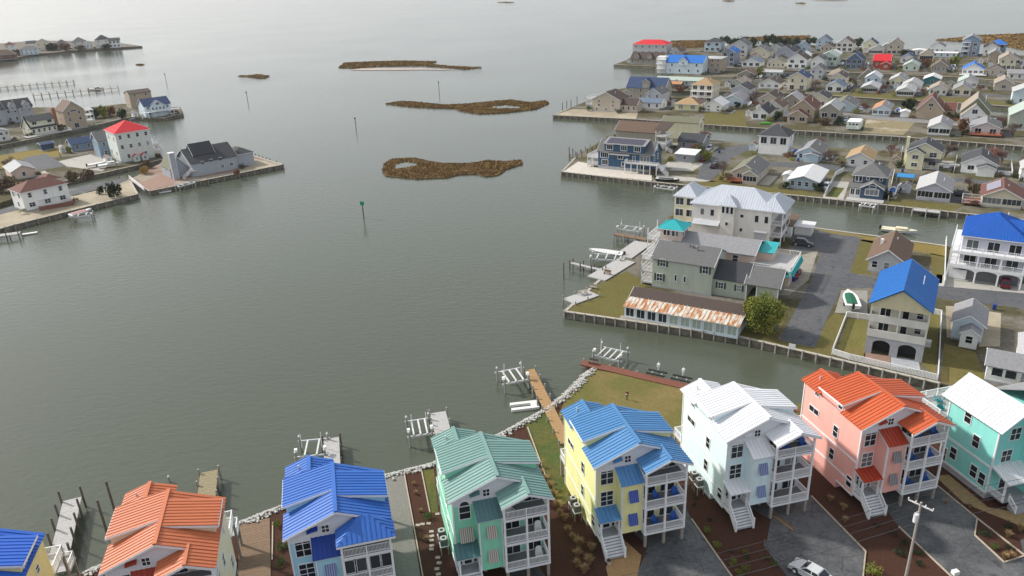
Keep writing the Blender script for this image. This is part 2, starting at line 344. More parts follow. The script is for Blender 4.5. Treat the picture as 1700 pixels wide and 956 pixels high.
# middle peninsula
patch('road', [(1385, 388), (1430, 394), (1411, 452), (1450, 462), (1552, 474), (1760, 492), (1760, 520), (1540, 492), (1443, 478), (1397, 478), (1371, 533), (1353, 577), (1294, 565), (1349, 462), (1362, 416)], ASPH, 2)
patch('driveway', [(1386, 519), (1397, 482), (1440, 482), (1440, 521)], mat('grey_gravel_pad', (.26, .25, .22), .95, .25, 2, .5, 9))
patch('driveway', [(1552, 474), (1555, 455), (1760, 478), (1760, 500)], CONC)
patch('driveway', [(1305, 430), (1358, 416), (1342, 465), (1310, 490), (1270, 490)], mat('patchy_drive', (.27, .25, .21), .9, .25, .8, .3, 5))
patch('driveway', [(1316, 395), (1345, 380), (1386, 389), (1362, 416), (1318, 420)], ASPH)
patch('lawn', [(942, 517), (985, 478), (1040, 450), (1075, 470), (1030, 532)], GRASS)
patch('lawn', [(1222, 556), (1226, 520), (1305, 520), (1292, 563), (1353, 578), (1371, 535), (1385, 520), (1405, 524), (1384, 594)], GRASS)
patch('lawn', [(1388, 590), (1408, 528), (1440, 532), (1436, 598)], LAWN)
patch('lawn', [(1526, 600), (1545, 520), (1560, 522), (1553, 625)], LAWN)
patch('lawn', [(1562, 634), (1568, 570), (1620, 585), (1640, 640), (1620, 652)], LAWN)
patch('lawn', [(1352, 380), (1440, 392), (1590, 412), (1588, 430), (1430, 400), (1385, 388)], ORGRASS)
patch('lawn', [(1410, 455), (1430, 397), (1450, 400), (1445, 455)], GRASS)
patch('lawn', [(1545, 420), (1568, 425), (1564, 470), (1550, 470)], GRASS)
patch('driveway', [(1436, 585), (1478, 590), (1478, 608), (1430, 598)], BRICKPAVE)
patch('driveway', [(1479, 590), (1525, 598), (1528, 615), (1479, 608)], BLOCK)
patch('driveway', [(1572, 560), (1570, 508), (1590, 508), (1592, 560)], SAND)
patch('driveway', [(1625, 575), (1632, 515), (1662, 520), (1660, 575)], SAND)
# far side peninsulas
patch('driveway', [(1090, 290), (1170, 296), (1190, 302), (1130, 300), (1085, 300)], CONC)
patch('driveway', [(1110, 268), (1170, 270), (1150, 284), (1095, 282)], CONC)
patch('road', [(1155, 296), (1170, 265), (1200, 245), (1235, 240), (1255, 243), (1215, 262), (1195, 285), (1180, 300)], ASPH, 2)
patch('road', [(1240, 266), (1380, 273), (1500, 287), (1700, 305), (1700, 312), (1500, 294), (1370, 281), (1236, 274)], ASPH, 2)
patch('lawn', [(1180, 300), (1205, 285), (1215, 305), (1340, 318), (1360, 325), (1339, 325), (1140, 306)], GRASS)
patch('lawn', [(1476, 330), (1600, 342), (1580, 350), (1480, 340)], GRASS)
patch('lawn', [(1382, 310), (1402, 312), (1390, 328), (1371, 326)], GREENGRASS, 2)
patch('patio', [(1375, 300), (1410, 302), (1400, 331), (1366, 328)], CONC)
patch('patio', [(935, 285), (960, 268), (995, 275), (1082, 290), (1082, 300)], mat('pale_slab', (.52, .48, .42), .9, .12, .6))
patch('yard', [(921, 191), (950, 181), (1060, 184), (1056, 197)], SAND)
patch('yard', [(1166, 205), (1172, 182), (1235, 184), (1240, 210)], GRASS)
patch('road', [(1360, 182), (1430, 190), (1530, 198), (1700, 212), (1700, 217), (1530, 204), (1430, 196), (1360, 188)], mat('pale_road', (.21, .205, .20), .9, .15, .5), 2)
patch('yard', [(1440, 193), (1520, 202), (1500, 224), (1432, 220)], mat('bare_lot', (.22, .18, .10), .95, .3, .6, rgb2=(.38, .33, .24), scale2=.08, th=(.52, .62)))
patch('lawn', [(1350, 150), (1600, 162), (1700, 172), (1700, 177), (1579, 169), (1481, 164), (1358, 156)], GRASS)
patch('road', [(1200, 131), (1350, 138), (1540, 150), (1700, 160), (1700, 163), (1540, 153), (1350, 141), (1200, 134)], ASPH, 2)
# left side
patch('lawn', [(0, 258), (100, 242), (110, 255), (30, 275), (-60, 290), (-60, 270)], ORGRASS)
patch('road', [(40, 262), (75, 255), (110, 275), (70, 282), (30, 274)], ASPH, 2)
patch('driveway', [(95, 268), (150, 256), (185, 268), (170, 284), (110, 276)], CONC, 1)
patch('road', [(-5, 350), (60, 330), (160, 307), (205, 296), (212, 300), (165, 313), (60, 338), (-5, 358)], ASPH, 2)
patch('patio', [(228, 305), (280, 284), (330, 290), (250, 315)], BRICKPAVE)
patch('patio', [(395, 275), (420, 262), (462, 274), (400, 285)], SAND)
# ---- bulkheads: planked wall with cap and piles
def bulkhead(label, pts, sp=2.4, m_=WOOD, cap=WOOD, h=GZ, post=True, over=0.25, px=True):
    w0 = [G(*p) for p in pts] if px else pts
    t = thing('bulkhead', label, 'bulkhead', (w0[0].x, w0[0].y, 0))
    o = Vector((w0[0].x, w0[0].y, 0)); pm = None
    for a, b in zip(w0, w0[1:]):
        a = Vector((a.x, a.y, 0)) - o; b = Vector((b.x, b.y, 0)) - o; d = b - a; L = d.length; d.normalize(); n = Vector((d.y, -d.x, 0))
        wl_ = MB(); wl_.prism([a - n * .05 + Vector((0, 0, -1.5)), b - n * .05 + Vector((0, 0, -1.5)), b + n * .12 + Vector((0, 0, -1.5)), a + n * .12 + Vector((0, 0, -1.5))], (0, 0, h + 1.45)); wl_.obj('planking', m_, t)
        cp = MB(); cp.prism([a - n * .3 + Vector((0, 0, h - .03)), b - n * .3 + Vector((0, 0, h - .03)), b + n * .3 + Vector((0, 0, h - .03)), a + n * .3 + Vector((0, 0, h - .03))], (0, 0, .13)); cp.obj('cap', cap, t)
        if post:
            if pm is None: pm = MB().tube((0, 0, -1.5), (0, 0, h + over), .16, .15, 7).mesh('pile', GREYPILE)
            for i in range(max(1, int(L / sp)) + 1): link('pile', pm, t, a + d * (L * i / max(1, int(L / sp))) + n * .34)
    return t
BULKW = mat('bulkhead_timber', (.12, .105, .08), .9, .35, 1.5, .5, 8, .03, rgb2=(.20, .18, .14), scale2=.8)
PALECAP = mat('pale_timber_cap', (.40, .37, .31), .9, .2, 2, .3, 8)
bulkhead('timber bulkhead along the near canal below the rust-roofed building', [(938, 517), (1225, 558), (1380, 594), (1560, 636)], 2.0, BULKW, PALECAP)
bulkhead('short timber bulkhead on the water side of the picnic deck lawn', [(1040, 425), (938, 517)], 2.2, BULKW, PALECAP)
bulkhead('timber bulkhead in front of the dark blue house with solar panels', [(955, 262), (933, 285), (1082, 302), (1339, 326), (1590, 353), (1760, 371)], 2.0, BULKW, PALECAP)
bulkhead('timber bulkhead beside the sandy lot and bare brown lot', [(945, 180), (919, 191), (1057, 198), (1164, 206), (1326, 217), (1494, 227), (1700, 243)], 2.6, BULKW, PALECAP)
bulkhead('distant timber bulkhead behind the camper and the orange-roofed cottage', [(1107, 150), (1250, 152), (1358, 157), (1481, 165), (1579, 170), (1700, 178)], 4, BULKW, PALECAP, post=False)
bulkhead('farthest timber bulkhead below the blue-roofed and red houses', [(1019, 107), (1085, 110), (1200, 112), (1300, 116), (1480, 123), (1590, 128), (1700, 137)], 4, BULKW, PALECAP, post=False)
bulkhead('timber bulkhead on the far side of the canal above the brown-roofed house', [(1350, 378), (1440, 390), (1590, 411), (1700, 427)][::-1], 3, BULKW, PALECAP, post=False)
bulkhead('timber bulkhead round the point with the grey ranch house', [(215, 298), (248, 317), (469, 273), (418, 258)], 2.6, BULKW, PALECAP)
bulkhead('pale-capped bulkhead beside the white house with the red porch deck', [(-60, 396), (23, 373), (116, 350), (228, 322), (214, 297)], 2.6, BULKW, PALECAP)
bulkhead('bulkhead along the inlet by the big white red-roofed house', [(110, 300), (170, 287), (271, 264)], 3, BULKW, PALECAP, post=False)
bulkhead('bulkhead in front of the pale cream house across the narrow inlet', [(0, 241), (50, 231), (120, 216), (217, 194), (270, 196), (304, 188)], 3, BULKW, PALECAP, post=False)
bulkhead('dark bulkhead along the far upper left shore', [(0, 100), (58, 90), (135, 83), (209, 78.5), (236, 76.5)], 4, PILE, PILE, post=False)
# red-brown walkway along the near canal
def walkway(name, label, a, b, wd, m_, z=GZ + .12, pitch=.3, cat='walkway', piles=0, pm_=None, ptop=.6, th=.12, pl=3.0):
    """a planked deck from a to b (world points on its centre line)"""
    L = (Vector((b.x, b.y)) - Vector((a.x, a.y))).length
    t = thing(name, label, cat, (a.x, a.y, z), math.atan2(b.y - a.y, b.x - a.x))
    q = MB(); n = max(1, int(L / pitch))
    for i in range(n): q.box(L * i / n, L * (i + 1) / n - .03, -wd / 2, wd / 2, -th / 2, random.uniform(-.008, .008))
    tag(q.obj('planks', m_, t), kind='stuff')
    st = MB(); st.box(0, L, -wd / 2 + .05, wd / 2 - .05, -th - .12, -th / 2 - .003); st.obj('frame', m_, t)
    if piles:
        pm = MB().tube((0, 0, -z - 1.5), (0, 0, ptop), .15, .14, 8).mesh('pile', pm_ or GREYPILE)
        k = max(1, round(L / piles))
        for i in range(k + 1):
            for s in (-1, 1): link('pile', pm, t, (L * i / k if i < k else L - .1, s * (wd / 2 + .16), 0))
    return t
nn = Vector((cd.y, -cd.x, 0))
walkway('boardwalk', 'red-brown boardwalk along the edge of the lawn beside the canal', c0 + nn * .7 - cd * .3, c0 + cd * 33 + nn * .7, 1.7, REDWOOD, GZ + .15)
bulkhead('timber bulkhead under the red-brown boardwalk of the lawn', [c0 + cd * 60, c0 - cd * .5], 2.4, WOOD, REDWOOD, px=False)
# riprap
def riprap():
    q = MB(); pts = [G(*p) for p in SHORE[1:-1]]; rnd = random.Random(3)
    for a, b in zip(pts, pts[1:]):
        d = b - a; L = d.length; d.normalize(); n = Vector((-d.y, d.x, 0))
        for i in range(int(L * 48)):
            t = rnd.random() * L; s = rnd.gauss(.3, .55); r = rnd.uniform(.06, .2)
            c = a + d * t + n * s; c.z = GZ + .10 - max(0, s) * .78 + rnd.uniform(-.05, .1)
            rz = rnd.random() * PI; vs = []
            for k in range(8):
                x, y, z = (-1 if k in (0, 3, 4, 7) else 1), (-1 if k % 4 < 2 else 1), (-1 if k < 4 else 1)
                j = [rnd.uniform(.6, 1.1) * r for _ in range(3)]
                x, y = x * j[0], y * j[1]
                vs.append((c.x + x * math.cos(rz) - y * math.sin(rz), c.y + x * math.sin(rz) + y * math.cos(rz), c.z + z * j[2] * .7))
            q.add(vs, [(0, 3, 2, 1), (4, 5, 6, 7), (0, 1, 5, 4), (1, 2, 6, 5), (2, 3, 7, 6), (3, 0, 4, 7)])
    tag(q.obj('riprap', mat('pale_rock', (.42, .41, .385), .9, .6, 5, .4, 6)), 'pale grey boulders heaped along the near shoreline', 'rocks', kind='stuff')
riprap()
# sloping mud bank below the rocks
pts = [G(*p) for p in SHORE[1:-1]]; b_ = MB(); k = len(pts); outs = []
for i, p in enumerate(pts):
    d = (pts[min(i + 1, k - 1)] - pts[max(i - 1, 0)]).normalized(); n = Vector((-d.y, d.x, 0)); outs.append(Vector((p.x, p.y, 0)) + n * 2.6 + Vector((0, 0, -.5)))
b_.add([Vector((p.x, p.y, GZ - .05)) for p in pts] + outs, [(i, i + 1, k + i + 1, k + i) for i in range(k - 1)])
tag(b_.obj('shore_bank', MUD), kind='structure')
# ------------------------------------------------------------------ marsh islands
REED = mat('marsh_reed', (.20, .125, .052), .95, .4, .8, rgb2=(.28, .19, .08), scale2=.2, spec=.1)
MARSHM = mat('marsh_peat', (.12, .075, .035), .95, .3, .6, .5, 4, .1)
def marsh(label, outer, pond=None, n=5000, hgt=.9, px=True, wid=.22):
    po = [G(*p, 0.2) for p in outer]; poly = [(p.x, p.y) for p in po]
    sheet('marsh', [(p.x, p.y) for p in po], .25, MARSHM, thick=1.2, px=False)
    hole = [(G(*p, .3).x, G(*p, .3).y) for p in pond] if pond else None
    if hole: sheet('pond', hole, .29, WATER, px=False)
    xs = [p[0] for p in poly]; ys = [p[1] for p in poly]; rnd = random.Random(len(outer)); q = MB(); c = 0
    while c < n:
        p = (rnd.uniform(min(xs), max(xs)), rnd.uniform(min(ys), max(ys)))
        if not inside(p, poly) or (hole and inside(p, hole)): continue
        c += 1; a = rnd.random() * PI; h = hgt * .45 * rnd.uniform(.5, 1.3); w_ = wid * rnd.uniform(.6, 1.4); lx, ly = rnd.uniform(-.35, .35), rnd.uniform(-.35, .35)
        q.add([(p[0] - w_ * math.cos(a), p[1] - w_ * math.sin(a), .2), (p[0] + w_ * math.cos(a), p[1] + w_ * math.sin(a), .2), (p[0] + lx + w_ * .8 * math.cos(a), p[1] + ly + w_ * .8 * math.sin(a), .2 + h * .8), (p[0] + lx, p[1] + ly, .2 + h)], [(0, 1, 2, 3)])
    tag(q.obj('reeds', REED), label, 'reeds', kind='stuff')
marsh('brown reeds on the nearest marsh island, with a small pond', [(635, 284), (637, 272), (650, 264), (690, 262), (710, 267), (735, 271), (780, 271), (812, 266), (838, 268), (866, 265), (868, 272), (840, 281), (826, 291), (805, 293), (792, 289), (760, 290), (740, 295), (690, 297), (640, 292)], [(655, 274), (672, 269), (693, 271), (690, 275), (668, 279), (656, 280)], 9000, .9)
marsh('brown reeds on the middle marsh island, ringed round a pool', [(640, 172), (668, 168), (700, 170), (735, 174), (770, 173), (820, 168), (850, 166), (880, 170), (905, 167), (912, 171), (890, 181), (840, 187), (795, 189), (765, 184), (755, 180), (720, 179), (680, 177)], [(813, 177), (840, 174), (866, 177), (862, 180), (820, 180)], 8000, 1.1, wid=.4)
marsh('dark reeds on the farthest long flat island', [(562, 112), (572, 104), (660, 101), (725, 102), (712, 106), (750, 110), (800, 112), (770, 115), (755, 113), (700, 109), (630, 110), (585, 113)], None, 5000, 1.3, wid=.7)
sheet('sandbar', [(580, 113.5), (600, 110.5), (700, 110), (760, 113.5), (700, 112.5), (620, 113.5)], .2, mat('pale_sandbar', (.42, .34, .30), .9, .15, .2))
marsh('tiny brown reed islet left of the marsh islands', [(394, 126), (415, 125), (430, 123.5), (447, 126), (440, 130), (425, 129.5), (410, 127.5)], None, 500, 1.2, wid=.5)
marsh('reeds on the marsh behind the farthest right houses', [(1108, 76), (1115, 68), (1170, 67), (1200, 68), (1180, 78), (1140, 82)], None, 3000, 1.4, wid=.9)
marsh('reeds on the broad brown marsh at the upper right edge', [(1553, 66), (1600, 62), (1620, 59), (1700, 56), (1800, 56), (1800, 90), (1700, 82), (1660, 74), (1620, 69), (1590, 68)], None, 6000, 1.6, wid=1.2)
marsh('thin line of reeds above the grey gabled houses', [(1240, 62), (1300, 60), (1345, 59), (1345, 64), (1300, 68), (1250, 67)], None, 1500, 1.4, wid=.9)
for i, (x, y, ww) in enumerate(((840, 3.5, 14), (1210, 1, 10), (1378, -1, 30), (1330, 5, 8), (232, 107, 5))):
    marsh(['low reed bank on the horizon at top centre', 'low reed bank near the top edge, right of centre', 'widest reed bank at the top edge, right of centre', 'small reed patch below the top edge, right', 'tiny mud bar in open water below the far left point'][i], [(x - ww, y), (x, y - .7), (x + ww, y + .2), (x, y + 1.2)], None, 150, 1.0, wid=2)
# ------------------------------------------------------------------ the row of tall houses in front
NA = math.radians(13.3)
UX = Vector((math.cos(NA), math.sin(NA), 0)); UY = Vector((-math.sin(NA), math.cos(NA), 0))
def near_pt(x, y, z=0): return UX * x + UY * y + Vector((0, 0, GZ + z))
BLUEFAB = mat('blue_plastic', (.02, .11, .42), .5, .1, 4)
TEALFAB = mat('teal_plastic', (.02, .30, .32), .5, .1, 4)
WHITEFAB = mat('white_plastic', (.72, .72, .70), .5, .1, 4)
def striped(key, a, b):
    mt = bpy.data.materials.new(key); mt.use_nodes = True; n, l = mt.node_tree.nodes, mt.node_tree.links; bs = n['Principled BSDF']; bs.inputs['Roughness'].default_value = .8
    tc = n.new('ShaderNodeTexCoord'); wv = n.new('ShaderNodeTexWave'); wv.bands_direction = 'X'; wv.inputs['Scale'].default_value = 1.4; cr = n.new('ShaderNodeValToRGB'); cr.color_ramp.interpolation = 'CONSTANT'
    cr.color_ramp.elements[0].color = (*a, 1); cr.color_ramp.elements[1].position = .5; cr.color_ramp.elements[1].color = (*b, 1)
    l.new(tc.outputs['Object'], wv.inputs['Vector']); l.new(wv.outputs['Fac'], cr.inputs[0]); l.new(cr.outputs[0], bs.inputs['Base Color']); return mt
def chair(label, p, rz, m_, group='deck chairs on the balconies', wide=1.0):
    t = thing('deck_chair', label, 'chair', p, rz, group); w_ = .34 * wide
    s = MB(); s.add([(-w_, -.35, .40), (w_, -.35, .40), (w_, .3, .26), (-w_, .3, .26), (-w_, -.35, .35), (w_, -.35, .35), (w_, .3, .21), (-w_, .3, .21)], [(0, 1, 2, 3), (7, 6, 5, 4), (0, 4, 5, 1), (1, 5, 6, 2), (2, 6, 7, 3), (3, 7, 4, 0)]); s.obj('seat', m_, t)
    b = MB(); n = 8; ring = [(-w_ * .9, .25, .24), (w_ * .9, .25, .24)] + [(w_ * 1.05 * math.cos(a), .25 + .30 * (.75 + .3 * math.sin(a)), .75 + .33 * math.sin(a)) for a in [PI * i / n for i in range(n + 1)]]
    b.prism(ring, (0, .05, 0)); b.obj('backrest', m_, t)
    for sx in (-1, 1):
        box('armrest', m_, t, sx * (w_ + .02) - .06, sx * (w_ + .02) + .06, -.38, .42, .52, .56)
        for yy in (-.33, .28): box('leg', m_, t, sx * (w_ + .02) - .035, sx * (w_ + .02) + .035, yy - .05, yy + .05, 0, .52)
    return t
def awning(t, x, y, z, m_, w_=1.1, h=1.3):
    q = MB(); q.add([(-w_ / 2, 0, h / 2), (w_ / 2, 0, h / 2), (w_ / 2, -.45, -h / 2), (-w_ / 2, -.45, -h / 2), (-w_ / 2, -.03, h / 2 - .06), (w_ / 2, -.03, h / 2 - .06), (w_ / 2, -.48, -h / 2 - .05), (-w_ / 2, -.48, -h / 2 - .05)],
                    [(0, 3, 2, 1), (4, 5, 6, 7), (0, 1, 5, 4), (1, 2, 6, 5), (2, 3, 7, 6), (3, 0, 4, 7)])
    o = q.obj('awning', m_, t, (x, y, z)); return o
STR_BLUE = striped('blue_stripe', (.02, .05, .30), (.09, .14, .42)); STR_TAN = striped('tan_stripe', (.55, .50, .44), (.22, .19, .17)); STR_GREY = striped('grey_stripe', (.30, .30, .30), (.12, .12, .13)); STR_MID = striped('mid_blue_stripe', (.10, .13, .30), (.28, .33, .48))
PORCHF = mat('porch_boards', (.20, .20, .21), .8, .15, 3)
GREYSTEP = mat('grey_steps', (.32, .33, .35), .8, .12, 3)
def tall_house(label, ox, oy, wc, rc, awn, chairs=None, chlab='', winA='sash', hipbal=False, rearc=None, screened=False, dark=None, side=True):
    O = near_pt(ox, oy); t = thing('stilt_house', label, 'house', O, NA, 'tall stilt houses along the near shore')
    wm = wall(wc); rm = metal('%d_%d_%d' % tuple(int(v * 255) for v in rc), rc)
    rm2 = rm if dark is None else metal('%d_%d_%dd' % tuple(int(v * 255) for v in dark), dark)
    E_, R_, RX = 10.9, 12.95, 5.0; pt = (R_ - E_) / RX
    # walls
    q = MB(); q.prism([(0, 0, 2.2), (10, 0, 2.2), (10, 0, E_), (5, 0, R_ - .05), (0, 0, E_)], (0, 8.04, 0)); q.obj('wall', wm, t)
    q = MB(); q.prism([(0, 8.04, 2.2), (4.7, 8.04, 2.2), (4.7, 8.04, 11.0), (2.35, 8.04, 11.85), (0, 8.04, 11.0)], (0, 3.46, 0)); q.obj('wall', wm, t)
    box('wall', wm, t, 0, 2.5, .02, 3.1, 1.13, 2.2); box('wall', wm, t, 0, 3.4, 3.1, 11.5, -.2, 2.2)
    box('floor_frame', TRIM, t, 2.52, 10.02, -.02, 8.06, 1.98, 2.2)
    # dormer walls
    for s, y0, y1 in ((0, 3.4, 8.03), (1, 2.3, 6.5)):
        x = 0 if s == 0 else 10; sg = 1 if s == 0 else -1
        q = MB(); q.prism([(x, y0 + .05, 10.6), (x, y0 + .05, 11.75), (x + sg * 4.6, y0 + .05, 12.75), (x + sg * 4.6, y0 + .05, 12.55)], (0, y1 - y0 - .1, 0)); q.obj('dormer_wall', wm, t)
    # trims
    for z in (2.72, 5.78): box('band', TRIM, t, -.05, .0, 0 if z > 5 else 0, 11.5, z - .12, z + .12)
    box('band', TRIM, t, -.06, .0, -.02, 3.1, 1.0, 1.22)
    for (x, y, z0) in ((0, 0, 1.1), (0, 11.5, 0)): box('corner_board', TRIM, t, x - .07, x + .1, y - .07 if y == 0 else y - .1, y + .1 if y == 0 else y + .07, z0, 10.75)
    g = MB(); g.prism([(.02, -.045, 9.85), (5.2, -.045, 9.85), (7.9, -.045, 11.6), (5, -.045, R_ - .12), (.02, -.045, E_ - .1)], (0, .045, 0)); g.obj('gable_boards', mat('white_boards', (.66, .67, .70), .6, .05, 1, .25, lap=2.2), t)
    # roof slopes (eave edge first)
    zE = lambda x: R_ + .12 - pt * abs(x - 5)
    F0 = -.45
    slope(t, [(-.45, F0, zE(-.45)), (-.45, 3.6, zE(-.45)), (5, 3.6, zE(5)), (5, F0, zE(5))], rm)
    slope(t, [(-.4, 3.35, 12.0), (-.4, 8.2, 12.0), (5, 8.2, R_ + .17), (5, 3.35, R_ + .17)], rm)
    slope(t, [(10.4, F0, zE(10.4)), (10.4, 8.2, zE(10.4)), (5, 8.2, zE(5) - .005), (5, F0, zE(5) - .005)], rm)
    slope(t, [(10.35, 2.2, 11.95), (10.35, 6.6, 11.95), (5.05, 6.6, R_ + .165), (5.05, 2.2, R_ + .165)], rm)
    slope(t, [(-.4, 7.95, 11.0), (-.4, 11.85, 11.0), (2.35, 11.85, 12.02), (2.35, 7.95, 12.02)], rm)
    slope(t, [(5.0, 7.95, 11.04), (5.0, 11.85, 11.04), (2.35, 11.85, 12.015), (2.35, 7.95, 12.015)], rm)
    for a, b in (((5, F0 - .02, R_ + .2), (5, 8.22, R_ + .2)), ((2.35, 8, 12.1), (2.35, 11.88, 12.1))): MB().bar(a, b, .4, .12).obj('ridge_cap', rm, t)
    # fascias on the front gable and dormers
    for a, b in (((-.45, F0 - .03, zE(-.45) - .14), (5, F0 - .03, R_ - .02)), ((5, F0 - .03, R_ - .02), (7.9, F0 - .03, zE(7.9) - .14)), ((-.42, 3.32, 11.85), (4.9, 3.32, R_ + .02)), ((10.37, 2.17, 11.8), (5.1, 2.17, R_ + .02)), ((-.43, 3.4, 11.87), (-.43, 8.15, 11.87)), ((10.38, 2.2, 11.82), (10.38, 6.6, 11.82))): MB().bar(a, b, .06, .22).obj('fascia', TRIM, t)
    # vent pipes
    for x, y in ((3.4, 5.5), (1.2, 10.2)): MB().tube((x, y, 11.3), (x, y, 13.0 - abs(x - 5) * .18 if y < 8 else 12.1), .09, None, 7).obj('vent_pipe', ALU if wc != 'x' else ALU, t)
    # side windows
    if side:
        win(t, 'W', 4.45, 7.5, .85, 1.5); win(t, 'W', 4.6, 4.1, .85, 1.5); win(t, 'W', .85, 2.55, .9, 1.4)
        win(t, 'W', 8.8, 10.5, .7, .7, 2, 1); win(t, 'W', 9.0, 7.9, 1.9, .75, 2, 1); win(t, 'W', 4.2, 11.25, .75, .6, 1, 1)
    win(t, 'E', 2.5, 7.3, .9, 1.5, W=10); win(t, 'E', 6, 4.0, .9, 1.5, W=10); win(t, 'E', 5.2, 8.9, .7, .8, W=10); win(t, 'E', 3.4, 11.3, .8, .55, 1, 1, W=10)
    # front: upper window, mid window, gable window
    if winA == 'arch':
        win(t, 'S', 1.3, 8.9, 1.15, 1.6, 1, 2)
        n = 10; ar = [(1.3 + .62 * math.cos(PI * i / n), -.1, 9.85 + .62 * math.sin(PI * i / n)) for i in range(n + 1)]
        MB().prism(ar, (0, .14, 0)).obj('arch_frame', TRIM, t)
        MB().prism([(1.3 + .5 * math.cos(PI * i / n), -.13, 9.88 + .5 * math.sin(PI * i / n)) for i in range(n + 1)], (0, .06, 0)).obj('arch_pane', GLASS, t)
        awning(t, 1.3, -.06, 6.1, awn, 1.5, 1.6)
    else:
        win(t, 'S', 1.3, 9.25, 1.45, 2.3, 2, 3); win(t, 'S', 1.3, 6.1, 1.45, 1.9, 2, 3)
    win(t, 'S', 3.75, 11.0, .7, .85, 2, 2, y0=-.045)
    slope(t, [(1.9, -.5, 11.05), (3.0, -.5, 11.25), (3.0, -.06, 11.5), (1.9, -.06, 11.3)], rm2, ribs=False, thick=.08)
    # bay with shed roof and striped awnings
    box('bay', wm, t, 2.45, 4.95, -1.8, 0, 2.15, 9.1)
    for x in (2.43, 4.9): box('corner_board', TRIM, t, x - .05, x + .1, -1.86, -1.7, 2.15, 9.05)
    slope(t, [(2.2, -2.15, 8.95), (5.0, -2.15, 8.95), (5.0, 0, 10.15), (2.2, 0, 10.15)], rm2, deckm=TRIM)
    q = MB(); q.prism([(2.46, -1.79, 9.05), (2.46, 0, 9.05), (2.46, 0, 10.0)], (2.4, 0, 0)); q.obj('bay_gusset', wm, t)
    awning(t, 3.75, -1.82, 7.3, awn); awning(t, 3.75, -1.82, 4.1, awn)
    # porch: platform, posts, roof, door, stairs
    box('porch_floor', GREYSTEP, t, 0, 2.42, -1.5, 0, 1.7, 1.9); box('porch_skirt', TRIM, t, -.05, 2.42, -1.55, -1.5, 1.35, 1.88); box('porch_skirt', TRIM, t, -.05, 0, -1.5, 0, 1.35, 1.88)
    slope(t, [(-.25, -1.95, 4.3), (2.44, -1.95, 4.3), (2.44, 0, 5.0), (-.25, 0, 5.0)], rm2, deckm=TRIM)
    for x in (.12, 2.3): box('porch_post', WHITE, t, x - .1, x + .1, -1.48, -1.28, 1.9, 4.35)
    d = win(t, 'S', 1.25, 3.0, .8, 2.0, 1, 2, nm='door', fr=.16)
    for x in (.42, 2.08): win(t, 'S', x, 3.0, .3, 1.9, 1, 3, fr=.06)
    rail(t, (.12, -.1, 1.9), (.12, -1.4, 1.9), .9)
    rail(t, (2.32, -.1, 1.9), (2.32, -1.4, 1.9), .9)
    n = 7
    for i in range(n):
        z = 1.9 - (i + 1) * 1.9 / (n + 1); y = -1.5 - i * .24
        box('step', GREYSTEP, t, .12, 2.32, y - .27, y, z - .05, z); box('riser', WHITE, t, .12, 2.32, y - .04, y + .01 - .02, z, z + .22)
    for x in (.08, 2.36):
        q = MB(); q.prism([(x - .05, -1.5, 1.35), (x - .05, -1.5, 1.9), (x - .05, -3.2, .35), (x - .05, -3.2, 0), (x - .05, -2.95, 0)], (.1, 0, 0)); q.obj('stringer', WHITE, t)
        rail(t, (x, -1.5, 1.9), (x, -3.15, .35), .9, post=3)
        box('newel', WHITE, t, x - .11, x + .11, -3.28, -3.06, 0, 1.45)
    # balcony stack
    LV = (2.0, 5.5, 8.75); X0, X1, Y0 = 4.98, 10.05, -2.4
    for i, z in enumerate(LV):
        box('balcony_floor', TRIM, t, X0, X1, Y0, -.0 - .003, z - .3, z)
        rail(t, (X0 + .1, Y0 + .1, z), (X1 - .1, Y0 + .1, z), .95, .13, post=2.5); rail(t, (X1 - .1, Y0 + .1, z), (X1 - .1, -.1, z), .95, .13, post=2.4); rail(t, (X0 + .1, Y0 + .1, z), (X0 + .1, -1.8 if i < 2 else -.1, z), .95, .13, post=2.4)
        win(t, 'S', 6.35, z + 1.15, 1.7, 2.1, 2, 1, nm='sliding_door'); win(t, 'S', 8.75, z + 1.15, 1.7, 2.1, 2, 1, nm='sliding_door'); box('deck_boards', PORCHF, t, X0 + .05, X1 - .05, Y0 + .05, -.02, z - .01, z + .012)
    for i, (z0, z1) in enumerate(((2.0, 5.2), (5.5, 8.45), (8.75, 10.5))):
        for x in (X0 + .12, (X0 + X1) / 2, X1 - .12):
            if i == 2 and abs(x - (X0 + X1) / 2) < .1: continue
            box('balcony_post', WHITE, t, x - .11, x + .11, Y0 + .02, Y0 + .22, z0, z1)
        if i < 2 or hipbal: box('balcony_beam', WHITE, t, X0, X1, Y0 + .02, Y0 + .2, z1 - .02, z1 + .14)
    if screened:
        for z in LV:
            for x in (5.65, 6.85, 8.2, 9.35): win(t, 'S', x, z + 1.95 - (0.35 if z > 8 else 0), .95, 1.6 if z < 8 else .5, 1, 1, y0=Y0 + .2, nm='screen', fr=.05)
    if not hipbal:
        pk = 7.75; zk = zE(pk) - .02
        slope(t, [(X0 - .25, -2.85, 10.72), (X0 - .25, .35, 10.72), (pk, .35, zk), (pk, -2.85, zk)], rm)
        slope(t, [(10.4, -2.85, zE(10.4)), (10.4, F0 - .01, zE(10.4)), (pk, F0 - .01, zk), (pk, -2.85, zk)], rm)
        MB().bar((pk, -2.87, zk + .05), (pk, .2, zk + .05), .34, .1).obj('ridge_cap', rm, t)
        for a, b in (((X0 - .25, -2.88, 10.56), (pk, -2.88, zk - .15)), ((pk, -2.88, zk - .15), (10.4, -2.88, zE(10.4) - .15))): MB().bar(a, b, .06, .24).obj('fascia', TRIM, t)
        q = MB(); q.prism([(X0, -2.3, 10.45), (X0, .0, 10.45), (X0, 0, 10.75), (X0, -2.3, 10.75)], (.08, 0, 0)); q.obj('balcony_beam', WHITE, t)
    else:
        pk = 7.6; zk = zE(pk) + .05; e = 10.72
